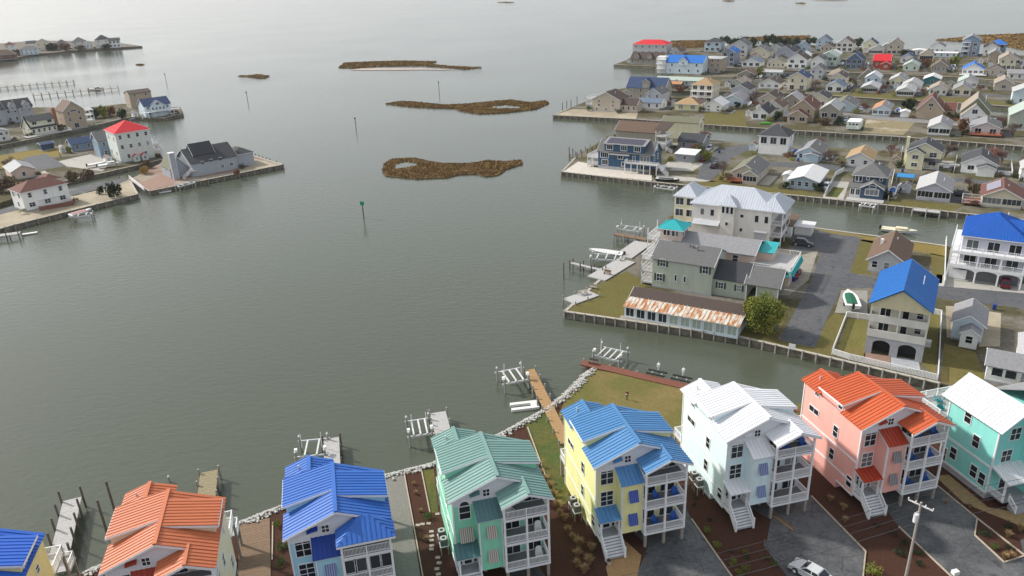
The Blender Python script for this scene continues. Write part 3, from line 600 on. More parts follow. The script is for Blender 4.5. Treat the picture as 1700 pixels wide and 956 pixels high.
        slope(t, [(X0 - .3, -2.9, e), (10.5, -2.9, e), (pk + .5, -.5, zk), (pk - .5, -.5, zk)], rm)
        slope(t, [(X0 - .3, -.3, e), (X0 - .3, -2.9, e), (pk - .5, -.5, zk), (pk - .5, -.1, zk)], rm)
        slope(t, [(10.5, -2.9, e), (10.5, F0, e), (pk + .5, F0, zk)], rm)
        MB().bar((X0 - .3, -2.92, e - .15), (10.5, -2.92, e - .15), .06, .22).obj('fascia', TRIM, t)
    # pilings under the raised part
    for x in (3.2, 5.2, 7.5, 9.8):
        for y in (-2.2, .4, 4, 7.8):
            if y < 0 and x < 5: continue
            box('piling', WOOD, t, x - .15, x + .15, y - .15, y + .15, -.2, 2.0)
    # rear deck
    box('rear_deck', GREYDECK, t, -.1, 10.1, 11.52, 13.6, 2.9, 3.1); box('rear_deck', GREYDECK, t, 4.72, 10.1, 8.06, 11.52, 5.5, 5.7)
    rail(t, (10.0, 8.2, 5.7), (10.0, 11.4, 5.7), 1.0); rail(t, (4.9, 11.4, 5.7), (10.0, 11.4, 5.7), 1.0)
    rail(t, (0, 11.6, 3.1), (0, 13.5, 3.1), 1.0); rail(t, (0, 13.5, 3.1), (10.0, 13.5, 3.1), 1.0); rail(t, (10.0, 13.5, 3.1), (10, 11.6, 3.1), 1.0)
    for x in (.1, 5, 9.9): box('piling', WOOD, t, x - .12, x + .12, 13.3, 13.54, -.2, 2.9)
    for x in (5, 9.9): box('piling', WOOD, t, x - .12, x + .12, 11.2, 11.44, 0, 5.5)
    if chairs:
        for i, (lv, x, rz) in enumerate(chairs): chair(chlab + [' lowest balcony', ' middle balcony', ' top balcony'][lv] + (', left one' if x < 8.2 else ', right one'), near_pt(ox + x, oy - 1.35, LV[lv]), NA + rz, BLUEFAB if rearc is None else rearc, wide=1.0)
    return t
CH6 = [(lv, x, rz) for lv in (0, 1, 2) for x, rz in ((6.9, .3), (9.1, -.3))]
Bl, Or, Pw = (.075, .215, .43), (.52, .10, .03), (.70, .71, .73)
tall_house('pale yellow stilt house with mid-blue metal roof', 24.62, 67.1, (.78, .75, .36), Bl, STR_BLUE, [c for c in CH6 if c[0] < 2], 'blue chair on the yellow house')
tall_house('pale aqua stilt house with white metal roof', 40.93, 67.3, (.68, .83, .87), Pw, STR_MID, [c for c in CH6 if c[0] == 2], 'blue chair on the pale aqua house')
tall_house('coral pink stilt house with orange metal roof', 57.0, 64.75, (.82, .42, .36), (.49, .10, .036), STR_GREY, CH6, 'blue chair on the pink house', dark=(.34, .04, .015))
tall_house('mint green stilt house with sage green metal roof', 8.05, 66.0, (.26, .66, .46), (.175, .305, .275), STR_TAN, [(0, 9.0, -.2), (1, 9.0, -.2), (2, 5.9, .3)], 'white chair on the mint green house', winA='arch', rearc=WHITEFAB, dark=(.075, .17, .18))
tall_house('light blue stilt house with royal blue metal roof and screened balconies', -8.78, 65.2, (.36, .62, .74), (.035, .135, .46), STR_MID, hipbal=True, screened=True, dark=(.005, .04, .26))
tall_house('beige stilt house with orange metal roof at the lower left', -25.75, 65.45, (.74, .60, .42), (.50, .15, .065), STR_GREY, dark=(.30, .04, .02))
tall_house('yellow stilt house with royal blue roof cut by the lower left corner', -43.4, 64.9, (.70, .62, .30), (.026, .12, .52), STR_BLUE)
# turquoise house at the right edge
def teal_house():
    t = thing('turquoise_house', 'turquoise house with white metal roof at the right edge', 'house', near_pt(72.6, 60.6), NA)
    wm = wall((.26, .69, .63)); rm = metal('white', Pw)
    q = MB(); q.prism([(0, 0, .9), (6, 0, .9), (6, 0, 10.3), (3, 0, 12.4), (0, 0, 10.3)], (0, 7.6, 0)); q.obj('wall', wm, t)
    box('wall', wm, t, 4.2, 14, -2.0, 7, .5, 10.3); box('foundation', BLOCK, t, .1, 13.9, .1, 7.5, -.2, .9)
    for z in (1.0, 4.6): box('band', TRIM, t, -.06, 0, 0, 7.6, z - .14, z + .14); box('band', TRIM, t, 0, 4.2, -.06, 0, z - .14, z + .14)
    for x, y in ((0, 0), (0, 7.6)): box('corner_board', TRIM, t, x - .07, x + .1, y - .1, y + .1, .9, 10.2)
    slope(t, [(-.6, -.8, 10.0), (-.6, 8.6, 10.0), (3, 8.6, 12.5), (3, -.8, 12.5)], rm)
    slope(t, [(6.6, -.8, 10.0), (6.6, 8.6, 10.0), (3, 8.6, 12.495), (3, -.8, 12.495)], rm)
    slope(t, [(3.4, -2.7, 10.3), (15, -2.7, 10.3), (15, 2.5, 13.0), (6, 2.5, 13.0)], rm)
    slope(t, [(15, 7.7, 10.3), (6, 7.7, 10.3), (6, 2.5, 12.99), (15, 2.5, 12.99)], shingle('mgrey'), ribs=False)
    MB().bar((3, -.82, 12.55), (3, 8.62, 12.55), .34, .1).obj('ridge_cap', rm, t)
    for u, z in ((2.2, 2.6), (5.6, 3.0), (2.8, 6.6), (4.6, 9.0)): win(t, 'W', u, z, .95, 1.6)
    win(t, 'W', 7.0, 2.0, .85, 2.0, 1, 2, nm='door'); win(t, 'W', .9, 2.4, .9, 1.6)
    win(t, 'S', 2.4, 9.0, 1.4, 1.6, 2, 2); win(t, 'S', 1.8, 6.0, 1.4, 1.6, 2, 2)
    for x in (5.4, 8.5): win(t, 'S', x, 3.2, 1.2, 1.6, 2, 2, y0=-2.0); win(t, 'S', x, 8.0, 1.2, 1.6, 2, 2, y0=-2.0)
    box('porch_floor', GREYSTEP, t, .3, 4.2, -2.2, 0, .95, 1.1)
    slope(t, [(.0, -2.8, 4.0), (4.3, -2.8, 4.0), (4.3, 0, 4.9), (0, 0, 4.9)], rm, deckm=TRIM)
    for x in (.4, 3.9): box('porch_post', WHITE, t, x - .1, x + .1, -2.15, -1.95, 1.1, 4.0)
    win(t, 'S', 2.2, 2.3, .9, 2.0, 1, 1, nm='door')
    rail(t, (.35, -.1, 1.1), (.35, -2.1, 1.1), .9)
    for i in range(4): box('step', GREYSTEP, t, 1.2, 3.4, -2.2 - (i + 1) * .3, -2.2 - i * .3, .0, .9 - i * .22); box('riser', WHITE, t, 1.2, 3.4, -2.23 - i * .3, -2.2 - i * .3 - .003, .66 - i * .22, .87 - i * .22)
    for x in (1.15, 3.45): rail(t, (x, -2.2, 1.1), (x, -3.4, .2), .9, post=3)
    # roof-level rear deck
    box('rear_deck', GREYDECK, t, -1.2, 6, 7.62, 12.3, 7.0, 7.25)
    rail(t, (-1.1, 7.8, 7.25), (-1.1, 12.2, 7.25), 1.1); rail(t, (-1.1, 12.2, 7.25), (6, 12.2, 7.25), 1.1)
    for x in (-1, 2.5, 5.9): box('deck_post', WHITE, t, x - .12, x + .12, 12.0, 12.24, -.2, 7.0)
    for i, (x, y, a) in enumerate(((.4, 9.3, 2.2), (1.4, 10.8, 1.2), (3.0, 11.0, .4))): chair(['teal chair nearest the rail on the turquoise house deck', 'middle teal chair on the turquoise house deck', 'right teal chair on the turquoise house deck'][i], near_pt(72.6 + x, 60.6 + y, 7.25), NA + a, TEALFAB, 'deck chairs on the turquoise house')
teal_house()
# ------------------------------------------------------------------ houses across the water
class Hs: pass
def place(xl, yl, ang, z=GZ): A = G(xl, yl, z); return A
def width_to(A, ang, xr):
    d = Vector((math.cos(ang), math.sin(ang), 0)); return bis(lambda s: P(A + d * s)[0] - xr, .5, 70)
def height_to(A, ytop): return bis(lambda s: ytop - P(A + Vector((0, 0, s)))[1], .2, 40)
def gable_roof(t, x0, x1, y0, y1, z, rise, kind, m_, ov=.4, th=.16, nm='roof', metalrib=0, fas=True):
    """kind Y: ridge along y, X: ridge along x, H: hip, S: shed rising to the back"""
    a, b, c, d = x0 - ov, x1 + ov, y0 - ov, y1 + ov
    W, D = x1 - x0, y1 - y0
    def sl(pts, mm=None):
        return slope(t, pts, mm or m_, metalrib or .5, th, nm=nm, ribs=bool(metalrib))
    two = isinstance(m_, tuple)
    mA, mB = m_ if two else (m_, m_)
    if kind == 'Y':
        xm = (x0 + x1) / 2; e = z - ov * rise / (W / 2) + th; r = z + rise + th
        sl([(a, c, e), (a, d, e), (xm, d, r), (xm, c, r)], mA); sl([(b, c, e), (b, d, e), (xm, d, r - .004), (xm, c, r - .004)], mB)
        if fas:
            for s in (c - .03, d + .03):
                f = MB(); f.bar((a, s, e - th * .6), (xm, s, r - th * .6), .06, th * 1.2); f.bar((xm, s, r - th * .6), (b, s, e - th * .6), .06, th * 1.2); f.obj('fascia', TRIM, t)
    elif kind == 'X':
        ym = (y0 + y1) / 2; e = z - ov * rise / (D / 2) + th; r = z + rise + th
        sl([(a, c, e), (b, c, e), (b, ym, r), (a, ym, r)], mA); sl([(a, d, e), (b, d, e), (b, ym, r - .004), (a, ym, r - .004)], mB)
        if fas:
            for s in (a - .03, b + .03):
                f = MB(); f.bar((s, c, e - th * .6), (s, ym, r - th * .6), .06, th * 1.2); f.bar((s, ym, r - th * .6), (s, d, e - th * .6), .06, th * 1.2); f.obj('fascia', TRIM, t)
    elif kind == 'H':
        e = z + th - ov * .4; r = z + rise + th; xm, ym = (x0 + x1) / 2, (y0 + y1) / 2
        if W >= D:
            k = D / 2 + ov; p, q = (a + k, ym, r), (b - k, ym, r)
            if W - D < .4: p = q = (xm, ym, r)
            sl([(a, c, e), (b, c, e), q] + ([p] if p != q else []), mA); sl([(b, d, e), (a, d, e), p] + ([q] if p != q else []), mB)
            sl([(a, d, e), (a, c, e), p], mA); sl([(b, c, e), (b, d, e), q], mB)
        else:
            k = W / 2 + ov; p, q = (xm, c + k, r), (xm, d - k, r)
            sl([(a, d, e), (a, c, e), p, q], mA); sl([(b, c, e), (b, d, e), q, p], mB)
            sl([(a, c, e), (b, c, e), p], mA); sl([(b, d, e), (a, d, e), q], mB)
        if fas:
            f = MB()
            for g0, g1 in (((a, c), (b, c)), ((b, c), (b, d)), ((b, d), (a, d)), ((a, d), (a, c))): f.bar((*g0, e - th * .7), (*g1, e - th * .7), .08, th)
            f.obj('fascia', TRIM, t)
    elif kind == 'S':
        sl([(a, c, z + th), (b, c, z + th), (b, d, z + rise + th), (a, d, z + rise + th)], mA)
def body(t, x0, x1, y0, y1, z0, z1, rise, kind, wm, nm='wall'):
    if kind == 'Y': MB().prism([(x0, y0, z0), (x1, y0, z0), (x1, y0, z1), ((x0 + x1) / 2, y0, z1 + rise - .02), (x0, y0, z1)], (0, y1 - y0, 0)).obj(nm, wm, t)
    elif kind == 'X': MB().prism([(x0, y0, z0), (x0, y1, z0), (x0, y1, z1), (x0, (y0 + y1) / 2, z1 + rise - .02), (x0, y0, z1)], (x1 - x0, 0, 0)).obj(nm, wm, t)
    elif kind == 'S': MB().prism([(x0, y0, z0), (x0, y1, z0), (x0, y1, z1 + rise - .02), (x0, y0, z1)], (x1 - x0, 0, 0)).obj(nm, wm, t)
    else: box(nm, wm, t, x0, x1, y0, y1, z0, z1)
def windows(t, spec, x0, x1, y0, y1, z0, h, rnd):
    for part in spec.split('|'):
        if not part: continue
        face = part[0]; fl = part[1:].split(','); nf = len(fl); fh = h / nf; L = (x1 - x0) if face in 'SN' else (y1 - y0)
        if face == 'G':   # attic windows in the south gable
            for i in range(int(fl[0])): win(t, 'S', (x1 - x0) / 2 + (i - (int(fl[0]) - 1) / 2) * 1.5, z0 + h + .35, .7, .9, 1, 2, x0=x0, y0=y0)
            continue
        for f, s in enumerate(fl):
            if not s: continue
            st = s[-1] if s[-1].isalpha() else ''; n = int(s[:-1] if st else s)
            zc = z0 + f * fh + fh * .56
            for i in range(n):
                u = L * (i + .5) / n; ww, hh, nx, ny = min(.95, L / n * .5), min(1.35, fh * .48), 1, 2
                if st == 'b': ww, hh, nx, ny = min(2.0, L / n * .7), min(1.7, fh * .62), 2, 1
                if st == 'd': ww, hh, nx, ny = min(1.9, L / n * .7), min(2.1, fh * .75), 2, 1
                if st == 'p': ww, hh, nx, ny = L / n - .35, fh * .55, max(2, int(L / n / 1.0)), 1
                if st == 'w': ww, hh, nx, ny = min(1.6, L / n * .75), min(1.2, fh * .45), 2, 2
                win(t, face, u, zc - (.2 if st == 'd' else 0), ww, hh, nx, ny, W=x1 - x0, D=y1 - y0, x0=x0, y0=y0)
def house(label, xl, yl, xr, eave, D, kind, rise, wc, rc, ws='S2', ang=-31, z0=.0, base=True, cat='house', rib=0, name='house', group=None, W=None, ov=.4):
    a = math.radians(ang); A = G(xl, yl, GZ)
    W = W or width_to(A, a, xr); h = height_to(A, eave) if eave > 25 else eave
    if yl < 250 and xl > 1000 and kind == 'Y': D *= 1.22; rise *= 1.12
    t = thing(name, label, cat, A, a, group)
    wm = wall(wc)
    body(t, 0, W, 0, D, z0, h, rise, kind, wm)
    if z0 > .5:
        for x in (.2, W / 2, W - .2):
            for y in (.2, D / 2, D - .2): box('piling', GREYPILE, t, x - .12, x + .12, y - .12, y + .12, -.1, z0)
    elif base: box('foundation', BLOCK, t, -.03, W + .03, -.03, D + .03, -.2, .35)
    rm = tuple(shingle(c) for c in rc) if isinstance(rc, tuple) and isinstance(rc[0], str) else (shingle(rc) if isinstance(rc, str) else metal('%d_%d_%d' % tuple(int(v * 255) for v in rc), rc))
    gable_roof(t, 0, W, 0, D, h, rise, kind, rm, ov, metalrib=rib)
    rnd = random.Random(label); windows(t, ws, 0, W, 0, D, max(z0, .2), h - max(z0, .2), rnd)
    if min(W, D) > 5:
        vx, vy = W * rnd.uniform(.6, .8), D * rnd.uniform(.4, .7)
        MB().tube((vx, vy, h), (vx, vy, h + rise * .9 + .3), .08, None, 6).obj('vent_pipe', WHITE, t)
    HREG.append((t, W, D, label)); H_ = Hs(); H_.t, H_.W, H_.D, H_.h, H_.rise, H_.wm, H_.rm, H_.rnd = t, W, D, h, rise, wm, rm, rnd
    return H_
def wing(H, x0, x1, y0, y1, h, kind, rise, ws='', wm=None, rm=None, z0=0, rib=0, ov=.3):
    body(H.t, x0, x1, y0, y1, z0, h, rise, kind, wm or H.wm); gable_roof(H.t, x0, x1, y0, y1, h, rise, kind, rm or H.rm, ov, metalrib=rib); windows(H.t, ws, x0, x1, y0, y1, z0 + .2, h - z0 - .2, H.rnd)
def deck(H, x0, x1, y0, y1, z, m_=None, rails='SWE', rm=None, posts=True, sp=.3, roofed=0, hr=1.0):
    m_ = m_ or GREYDECK; rm = rm or WHITE; t = H.t
    box('deck', m_, t, x0, x1, y0, y1, z - .2, z)
    seg = {'S': ((x0 + .1, y0 + .1), (x1 - .1, y0 + .1)), 'N': ((x0 + .1, y1 - .1), (x1 - .1, y1 - .1)), 'W': ((x0 + .1, y0 + .1), (x0 + .1, y1 - .1)), 'E': ((x1 - .1, y0 + .1), (x1 - .1, y1 - .1))}
    for c in rails: a, b = seg[c]; rail(t, (*a, z), (*b, z), hr, sp, rm)
    if posts and z > .8:
        n = max(1, round((x1 - x0) / 3))
        for i in range(n + 1):
            x = x0 + .12 + (x1 - x0 - .24) * i / n; y = y0 + .12
            if 'S' not in rails and 'N' in rails: y = y1 - .12
            box('deck_post', rm, t, x - .1, x + .1, y - .1, y + .1, -.1, z - .2)
    if roofed:
        n = max(1, round((x1 - x0) / 3))
        for i in range(n + 1): x = x0 + .12 + (x1 - x0 - .24) * i / n; box('porch_post', rm, t, x - .09, x + .09, y0 + .03, y0 + .21, z, roofed)
def chimney(H, x, y, w_, z1, m_, z0=0): box('chimney', m_, H.t, x - w_ / 2, x + w_ / 2, y - w_ / 2, y + w_ / 2, z0, z1)
def dormer(H, x0, x1, y0, y1, z0, h, rise): body(H.t, x0, x1, y0, y1, z0, z0 + h, rise, 'Y', H.wm, 'dormer'); gable_roof(H.t, x0, x1, y0, y1, z0 + h, rise, 'Y', H.rm, .2, .1); win(H.t, 'S', (x1 - x0) / 2, z0 + h * .55, .8, .9, 2, 2, x0=x0, y0=y0)
BRICK = mat('red_brick', (.26, .10, .07), .9, .25, 3, .4, 8)
MID = 'middle peninsula'
# ---------------- middle peninsula
# grey-green two-storey with long lower wing
h = house('grey-green two-storey house with charcoal shingle roof and shuttered windows', 1082, 475, 1180, 428, 9.5, 'X', 2.2, 'sage', 'grey', '', -30.5)
t = h.t
for u, z in ((2.2, 5.6), (11.0, 5.4)):
    win(t, 'S', u, z, 1.1, 1.5, 2, 2)
    for s in (-1, 1): box('shutter', mat('dark_green_shutter', (.05, .075, .06), .7), t, u + s * .9 - .22, u + s * .9 + .22, -.06, 0, z - .8, z + .8)
win(t, 'S', 1.6, 2.3, 1.1, 1.5, 2, 2)
for s in (-1, 1): box('shutter', mat('dark_green_shutter', (0, 0, 0)), t, 1.6 + s * .9 - .22, 1.6 + s * .9 + .22, -.06, 0, 1.5, 3.1)
for u in (5.0, 6.9): win(t, 'S', u, 2.7, .4, 1.3, 1, 1)
W0 = h.W
wing(h, W0, W0 + 6.5, 1.0, 8.5, 3.6, 'X', 2.6, '', rm=shingle('dgrey'))
for u, ww in ((1.6, 1.0), (5.2, .8)):
    win(t, 'S', u, 2.2, ww, 1.2, 2, 2, x0=W0, y0=1.0)
    for s in (-1, 1): box('shutter', mat('dark_green_shutter', (0, 0, 0)), t, W0 + u + s * (ww / 2 + .32) - .2, W0 + u + s * (ww / 2 + .32) + .2, .94, 1.0, 1.55, 2.85)
# open carport end
for x in (W0 + 6.6, W0 + 8.6, W0 + 12.6): box('carport_post', WHITE, t, x - .1, x + .1, .9, 1.1, 0, 3.4)
box('wall', h.wm, t, W0 + 8.6, W0 + 12.6, 1.0, 1.15, 0, 3.4); box('wall', h.wm, t, W0 + 6.5, W0 + 12.6, 7.8, 8.0, 0, 3.6)
gable_roof(t, W0 + 6.52, W0 + 12.8, .8, 8.4, 3.55, 2.4, 'X', shingle('grey'), .3)
MB().prism([(W0 + 12.6, .9, 3.4), (W0 + 12.6, 8.3, 3.4), (W0 + 12.6, 4.6, 5.7)], (-.12, 0, 0)).obj('gable_end', h.wm, t)
for z in (.6, 3.0, 5.6): deck(h, -2.6, -.02, .3, 8.0, z, rails='SW', posts=False)
for x, y in ((-2.45, .45), (-2.45, 7.8)): box('deck_post', WHITE, t, x - .09, x + .09, y - .09, y + .09, 0, 6.6)
for x, y in ((6.4, 4.0), (7.1, 3.8), (8.3, 3.3)): MB().tube((x, y, 8.0), (x, y, 9.0), .16, None, 6).obj('roof_vent', mat('roof_vent_grey', (.2, .2, .2)), t)
# low building with rusty metal lean-to
h = house('low blue-grey building with rusty white lean-to roof along the canal', 1032, 531, 1221, 2.9, 5.0, 'X', 1.0, 'paleblue', 'dbrown', '', -30.2, ov=.3)
rust = mat('rusty_white_roof', (.58, .56, .50), .7, .15, 2, .3, 5, .03, rgb2=(.42, .17, .05), th=(.42, .58), scale2=.9, streak=(1.6, .5, 1), perobj=True)
h.t.location = G(1032, 531) + Vector((math.cos(math.radians(59.8)), math.sin(math.radians(59.8)), 0)) * 4.6
slope(h.t, [(-.3, -3.5, 2.35), (h.W + .3, -3.5, 2.35), (h.W + .3, .15, 3.05), (-.3, .15, 3.05)], rust, .75, .1, TRIM)
box('sunroom_sill', wall('paleblue'), h.t, 0, h.W, -3.2, -3.0, -.2, .35); box('sunroom_header', WHITE, h.t, 0, h.W, -3.2, -3.0, 2.05, 2.28)
n = 10
for i in range(n):
    u = h.W * (i + .5) / n; win(h.t, 'S', u, 1.2, h.W / n * .72, 1.65, 2, 1, y0=-3.1, nm='sunroom_window', fr=.14 if i < 4 else .13)
for i in range(n + 1): x = min(h.W - .12, max(.12, h.W * i / n)); box('sunroom_post', wall('paleblue'), h.t, x - .12, x + .12, -3.18, -3.0, .35, 2.1)
for x in (0.0, h.W - .12): box('sunroom_end', wall('paleblue'), h.t, x, x + .12, -3.0, 0, 0, 2.3)
box('sunroom_floor', WOOD, h.t, 0, h.W, -3.0, 0, -.2, .1)
win(h.t, 'W', 1.5, 1.6, 1.2, 1.2)
for k_, v_ in WM.items():
    if abs(k_[-1] - .13) < .001: v_[1].materials[0] = mat('curtained_pane', (.34, .40, .36), .25, .15, 2)
walkway('boardwalk', 'weathered boardwalk between the rust-roofed building and its bulkhead', G(1028, 528.5) + Vector((.3, .5, 0)), G(1226, 557) + Vector((.3, .5, 0)), 1.3, WOOD, GZ + .12, cat='boardwalk')
# pinkish house with turquoise cupola
h = house('long pinkish house with pale grey roof and turquoise-roofed cupola', 1090, 440, 1248, 5.4, 9.5, 'X', 1.7, 'pinkish', 'mgrey', '', -30.5)
t = h.t; TQ = metal('turquoise', (.03, .40, .42))
win(t, 'S', h.W * .62, 4.0, .9, 2.0, 1, 2, nm='door'); win(t, 'S', h.W * .82, 4.2, 1.1, 1.4); win(t, 'S', h.W * .4, 4.2, 1.1, 1.4)
deck(h, h.W * .52, h.W * .68, -1.4, -.02, 2.9, rails='SW')
rail(t, (h.W * .68, -1.3, 2.9), (h.W * .86, -1.3, .2), .95, .3)
box('cupola', wall('pinkish'), t, .3, 5.0, 1.0, 5.8, 5.2, 8.6)
for u in (1.0, 1.8, 2.9, 3.7): win(t, 'S', u, 7.6, .6, 1.3, 1, 1, x0=.3, y0=1.0)
for u in (1.2, 2.6, 3.8): win(t, 'W', u, 7.6, .7, 1.3, 1, 1, x0=.3, y0=1.0); win(t, 'E', u, 7.6, .7, 1.3, 1, 1, x0=.3, W=4.7, y0=1.0)
gable_roof(t, .3, 5.0, 1.0, 5.8, 8.6, 1.15, 'H', TQ, .6, metalrib=.5)
box('finial', TQ, t, 2.4, 2.9, 3.2, 3.7, 9.75, 10.1)
for z in (2.6, 5.4): deck(h, -2.8, -.02, 1.0, 7.5, z, rails='SWN', posts=False)
for x, y in ((-2.65, 1.15), (-2.65, 7.3)): box('deck_post', WHITE, t, x - .09, x + .09, y - .09, y + .09, 0, 8.0)
x0, x1 = h.W, h.W + 8.0
box('wall', wall('pinkish'), t, x0, x1 - .4, -1.5, 8.0, 0, 3.2); box('roof_terrace', GREYDECK, t, x0, x1, -2.0, 8.4, 3.2, 3.45)
for p0, p1 in (((x0, -2.05), (x1, -2.05)), ((x1 + .05, -2.0), (x1 + .05, 8.4))): slope(t, [(p0[0] + (.5 if p0[0] == p1[0] else 0), p0[1] - (.5 if p0[0] != p1[0] else 0), 2.7), (p1[0] + (.5 if p0[0] == p1[0] else 0), p1[1] - (.5 if p0[0] != p1[0] else 0), 2.7), (p1[0], p1[1], 3.7), (p0[0], p0[1], 3.7)], TQ, .5, .06)
rail(t, (x0, -1.9, 3.45), (x1 - .1, -1.9, 3.45), 1.1, .3); rail(t, (x1 - .1, -1.9, 3.45), (x1 - .1, 8.3, 3.45), 1.1, .3); rail(t, (x0 + 3.4, 8.3, 3.45), (x1 - .1, 8.3, 3.45), 1.1, .3)
box('stair_tower', wall('pinkish'), t, x0, x0 + 3.2, 3.2, 8.0, 3.45, 5.4); slope(t, [(x0 - .2, 2.8, 5.35), (x0 + 3.5, 2.8, 5.35), (x0 + 3.5, 8.2, 6.0), (x0 - .2, 8.2, 6.0)], TQ, .5, .1)
box('garage_door', mat('cream_door', (.55, .50, .38), .6), t, x0 + 4.3, x0 + 7.0, -1.56, -1.5, .1, 2.4); win(t, 'S', 2.2, 1.3, .8, 2.0, 1, 1, x0=x0, y0=-1.5, nm='door')
# cream house with pale blue-grey metal hips
h = house('large cream house with pale grey metal hip roofs', 1146, 392, 1276, 316 + 20, 11, 'H', 3.4, (.74, .72, .67), (.50, .53, .58), '', -30.5, rib=.6)
t = h.t; rmM = h.rm
for u, z, w_, hh in ((2.6, 6.6, .8, 1.5), (5.0, 6.6, .8, 1.5), (12.0, 6.6, .7, .7), (15.4, 6.3, .8, 1.6), (17.6, 6.3, .8, 1.6), (12.0, 3.2, .6, .8)): win(t, 'S', u, z, w_, hh, 1, 1)
box('stair_tower', h.wm, t, 7.2, 10.4, -1.0, 0, 0, h.h + .6)
for u in (.6, 1.6, 2.6): win(t, 'S', u, h.h - .6, .6, 1.6, 1, 1, x0=7.2, y0=-1.0)
win(t, 'S', 1.6, 4.6, .6, .8, 1, 1, x0=7.2, y0=-1.0)
gable_roof(t, 7.0, 10.6, -1.1, 3.0, h.h + .5, 1.8, 'H', rmM, .4, metalrib=.6)
wing(h, -5.5, -.02, 3.5, 12, h.h + .2, 'H', 2.2, 'S2,2b,2b', wall((.66, .62, .44)), rmM, rib=.6)
slope(t, [(.6, -1.6, 3.9), (7.0, -1.6, 3.9), (7.0, 0, 4.8), (.6, 0, 4.8)], mat('pale_awning_grey', (.45, .46, .48), .6), ribs=False)
for z in (2.4, 5.2): deck(h, h.W, h.W + 2.6, .2, 9.5, z, rails='SE', posts=False)
for y in (.35, 4.8, 9.3): box('deck_post', WHITE, t, h.W + 2.35, h.W + 2.55, y - .1, y + .1, 0, h.h)
gable_roof(t, h.W - 3.0, h.W + 2.6, .2, 10.5, h.h - .1, 2.4, 'H', rmM, .4, metalrib=.6)
slope(t, [(15.0, -.5, 3.2), (18.0, -.5, 3.2), (18.0, 0, 3.5), (15.0, 0, 3.5)], WHITE, ribs=False, thick=.06)
box('garage_door', mat('grey_door', (.5, .5, .52), .6), t, 15.1, 17.9, -.05, 0, .2, 3.0)
# small buildings to its right
house('small white outbuilding with flat brown roof beside the cream house', 1292, 393, 1312, 3.0, 8, 'S', .3, 'white', 'brown', 'S1', -30.5, name='outbuilding', cat='shed')
house('low white metal-roofed shed at the canal end of the road', 1318, 390, 1346, 2.2, 3.5, 'S', .3, 'offwhite', 'white', '', -30.5, name='garden_shed', cat='shed')
# three-storey house with bright blue gable roof
a = math.radians(-31); A = G(1437, 577); h = house('three-storey cream house with bright blue gable roof and open balconies', 1437, 577, 1531, 9.4, 12.5, 'Y', 2.9, 'ltgrey', (.016, .135, .42), '', -31, rib=.7, base=False)
t = h.t; W_ = h.W; CR = wall((.60, .57, .48)); DRK = mat('balcony_shade_wall', (.30, .29, .26), .8)
h.t.children[0].data.materials[0] = BLOCK
LG = wall((.62, .60, .56))
for z0, z1 in ((3.2, 4.5), (5.9, 7.2)):
    box('balcony_parapet', LG, t, -.02, W_ + .02, -1.9, -1.75, z0, z1); box('balcony_floor', LG, t, -.02, W_ + .02, -1.75, -.01, z0 - .1, z0 + .1)
    for x in (0, W_ - .15): box('balcony_side', LG, t, x, x + .15, -1.75, -.01, z0, z1)
for x in (.1, W_ / 2, W_ - .1): box('balcony_post', LG, t, x - .12, x + .12, -1.88, -1.66, 3.2, 9.0)
for z in (3.3, 6.0):
    box('back_wall', CR, t, .2, W_ - .2, -.06, -.005, z, z + 2.7)
    win(t, 'S', W_ * .25, z + 1.2, 1.5, 2.1, 2, 1, nm='sliding_door', y0=-.06); win(t, 'S', W_ * .6, z + 1.1, .9, 2.0, 1, 1, nm='door', y0=-.06); win(t, 'S', W_ * .84, z + 1.5, .9, 1.2, 1, 2, y0=-.06)
MB().prism([(-.02, -1.9, 8.55), (W_ + .02, -1.9, 8.55), (W_ + .02, -1.9, 9.1), (W_ / 2, -1.9, 11.9), (-.02, -1.9, 9.1)], (0, .15, 0)).obj('gable_end', wall((.60, .54, .36)), t)
box('ground_wall', BLOCK, t, -.02, W_ * .12, -1.85, -.01, 0, 3.2); box('ground_wall', BLOCK, t, W_ * .43, W_ * .57, -1.85, -.01, 0, 3.2); box('ground_wall', BLOCK, t, W_ * .88, W_ + .02, -1.85, -.01, 0, 3.2)
for x0, x1 in ((W_ * .12, W_ * .43), (W_ * .57, W_ * .88)):
    n = 8; xm, r = (x0 + x1) / 2, (x1 - x0) / 2
    MB().prism([(x0, -1.85, 3.2), (x0, -1.85, 1.9)] + [(xm - r * math.cos(PI * i / n), -1.85, 1.9 + .8 * math.sin(PI * i / n)) for i in range(n + 1)] + [(x1, -1.85, 3.2)], (0, .35, 0)).obj('arch', BLOCK, t)
    box('shade_panel', DARK, t, x0 - .01, x1 + .01, -.3, -.02, 0, 3.1)  # near-black panel paints in the shade behind the arches
z9 = 9.4; xm = W_ / 2
for s in (0, 1):
    xe = -.4 if s == 0 else W_ + .4
    slope(t, [(xe, -2.5, z9 - .4 * 2.9 / (W_ / 2) + .15), (xe, -.42, z9 - .4 * 2.9 / (W_ / 2) + .15), (xm, -.42, z9 + 2.9 + .15), (xm, -2.5, z9 + 2.9 + .15)], h.rm, .7)
windows(t, 'E1,2,2', 0, W_, 0, 12.5, 0, 9.2, h.rnd)
box('air_conditioner', mat('pale_grey_unit', (.5, .5, .5)), t, W_ + .02, W_ + .9, 2, 3, 1.2, 2.2)
# brown-roofed cottage behind it
h = house('brown-roofed grey cottage behind the bright blue gable roof', 1440, 450, 1500, 3.0, 13, 'Y', 2.3, 'ltgrey', 'brown', 'S3|W2', -31, ov=.6)
chimney(h, 1.5, 7, .6, 5.2, WHITE)
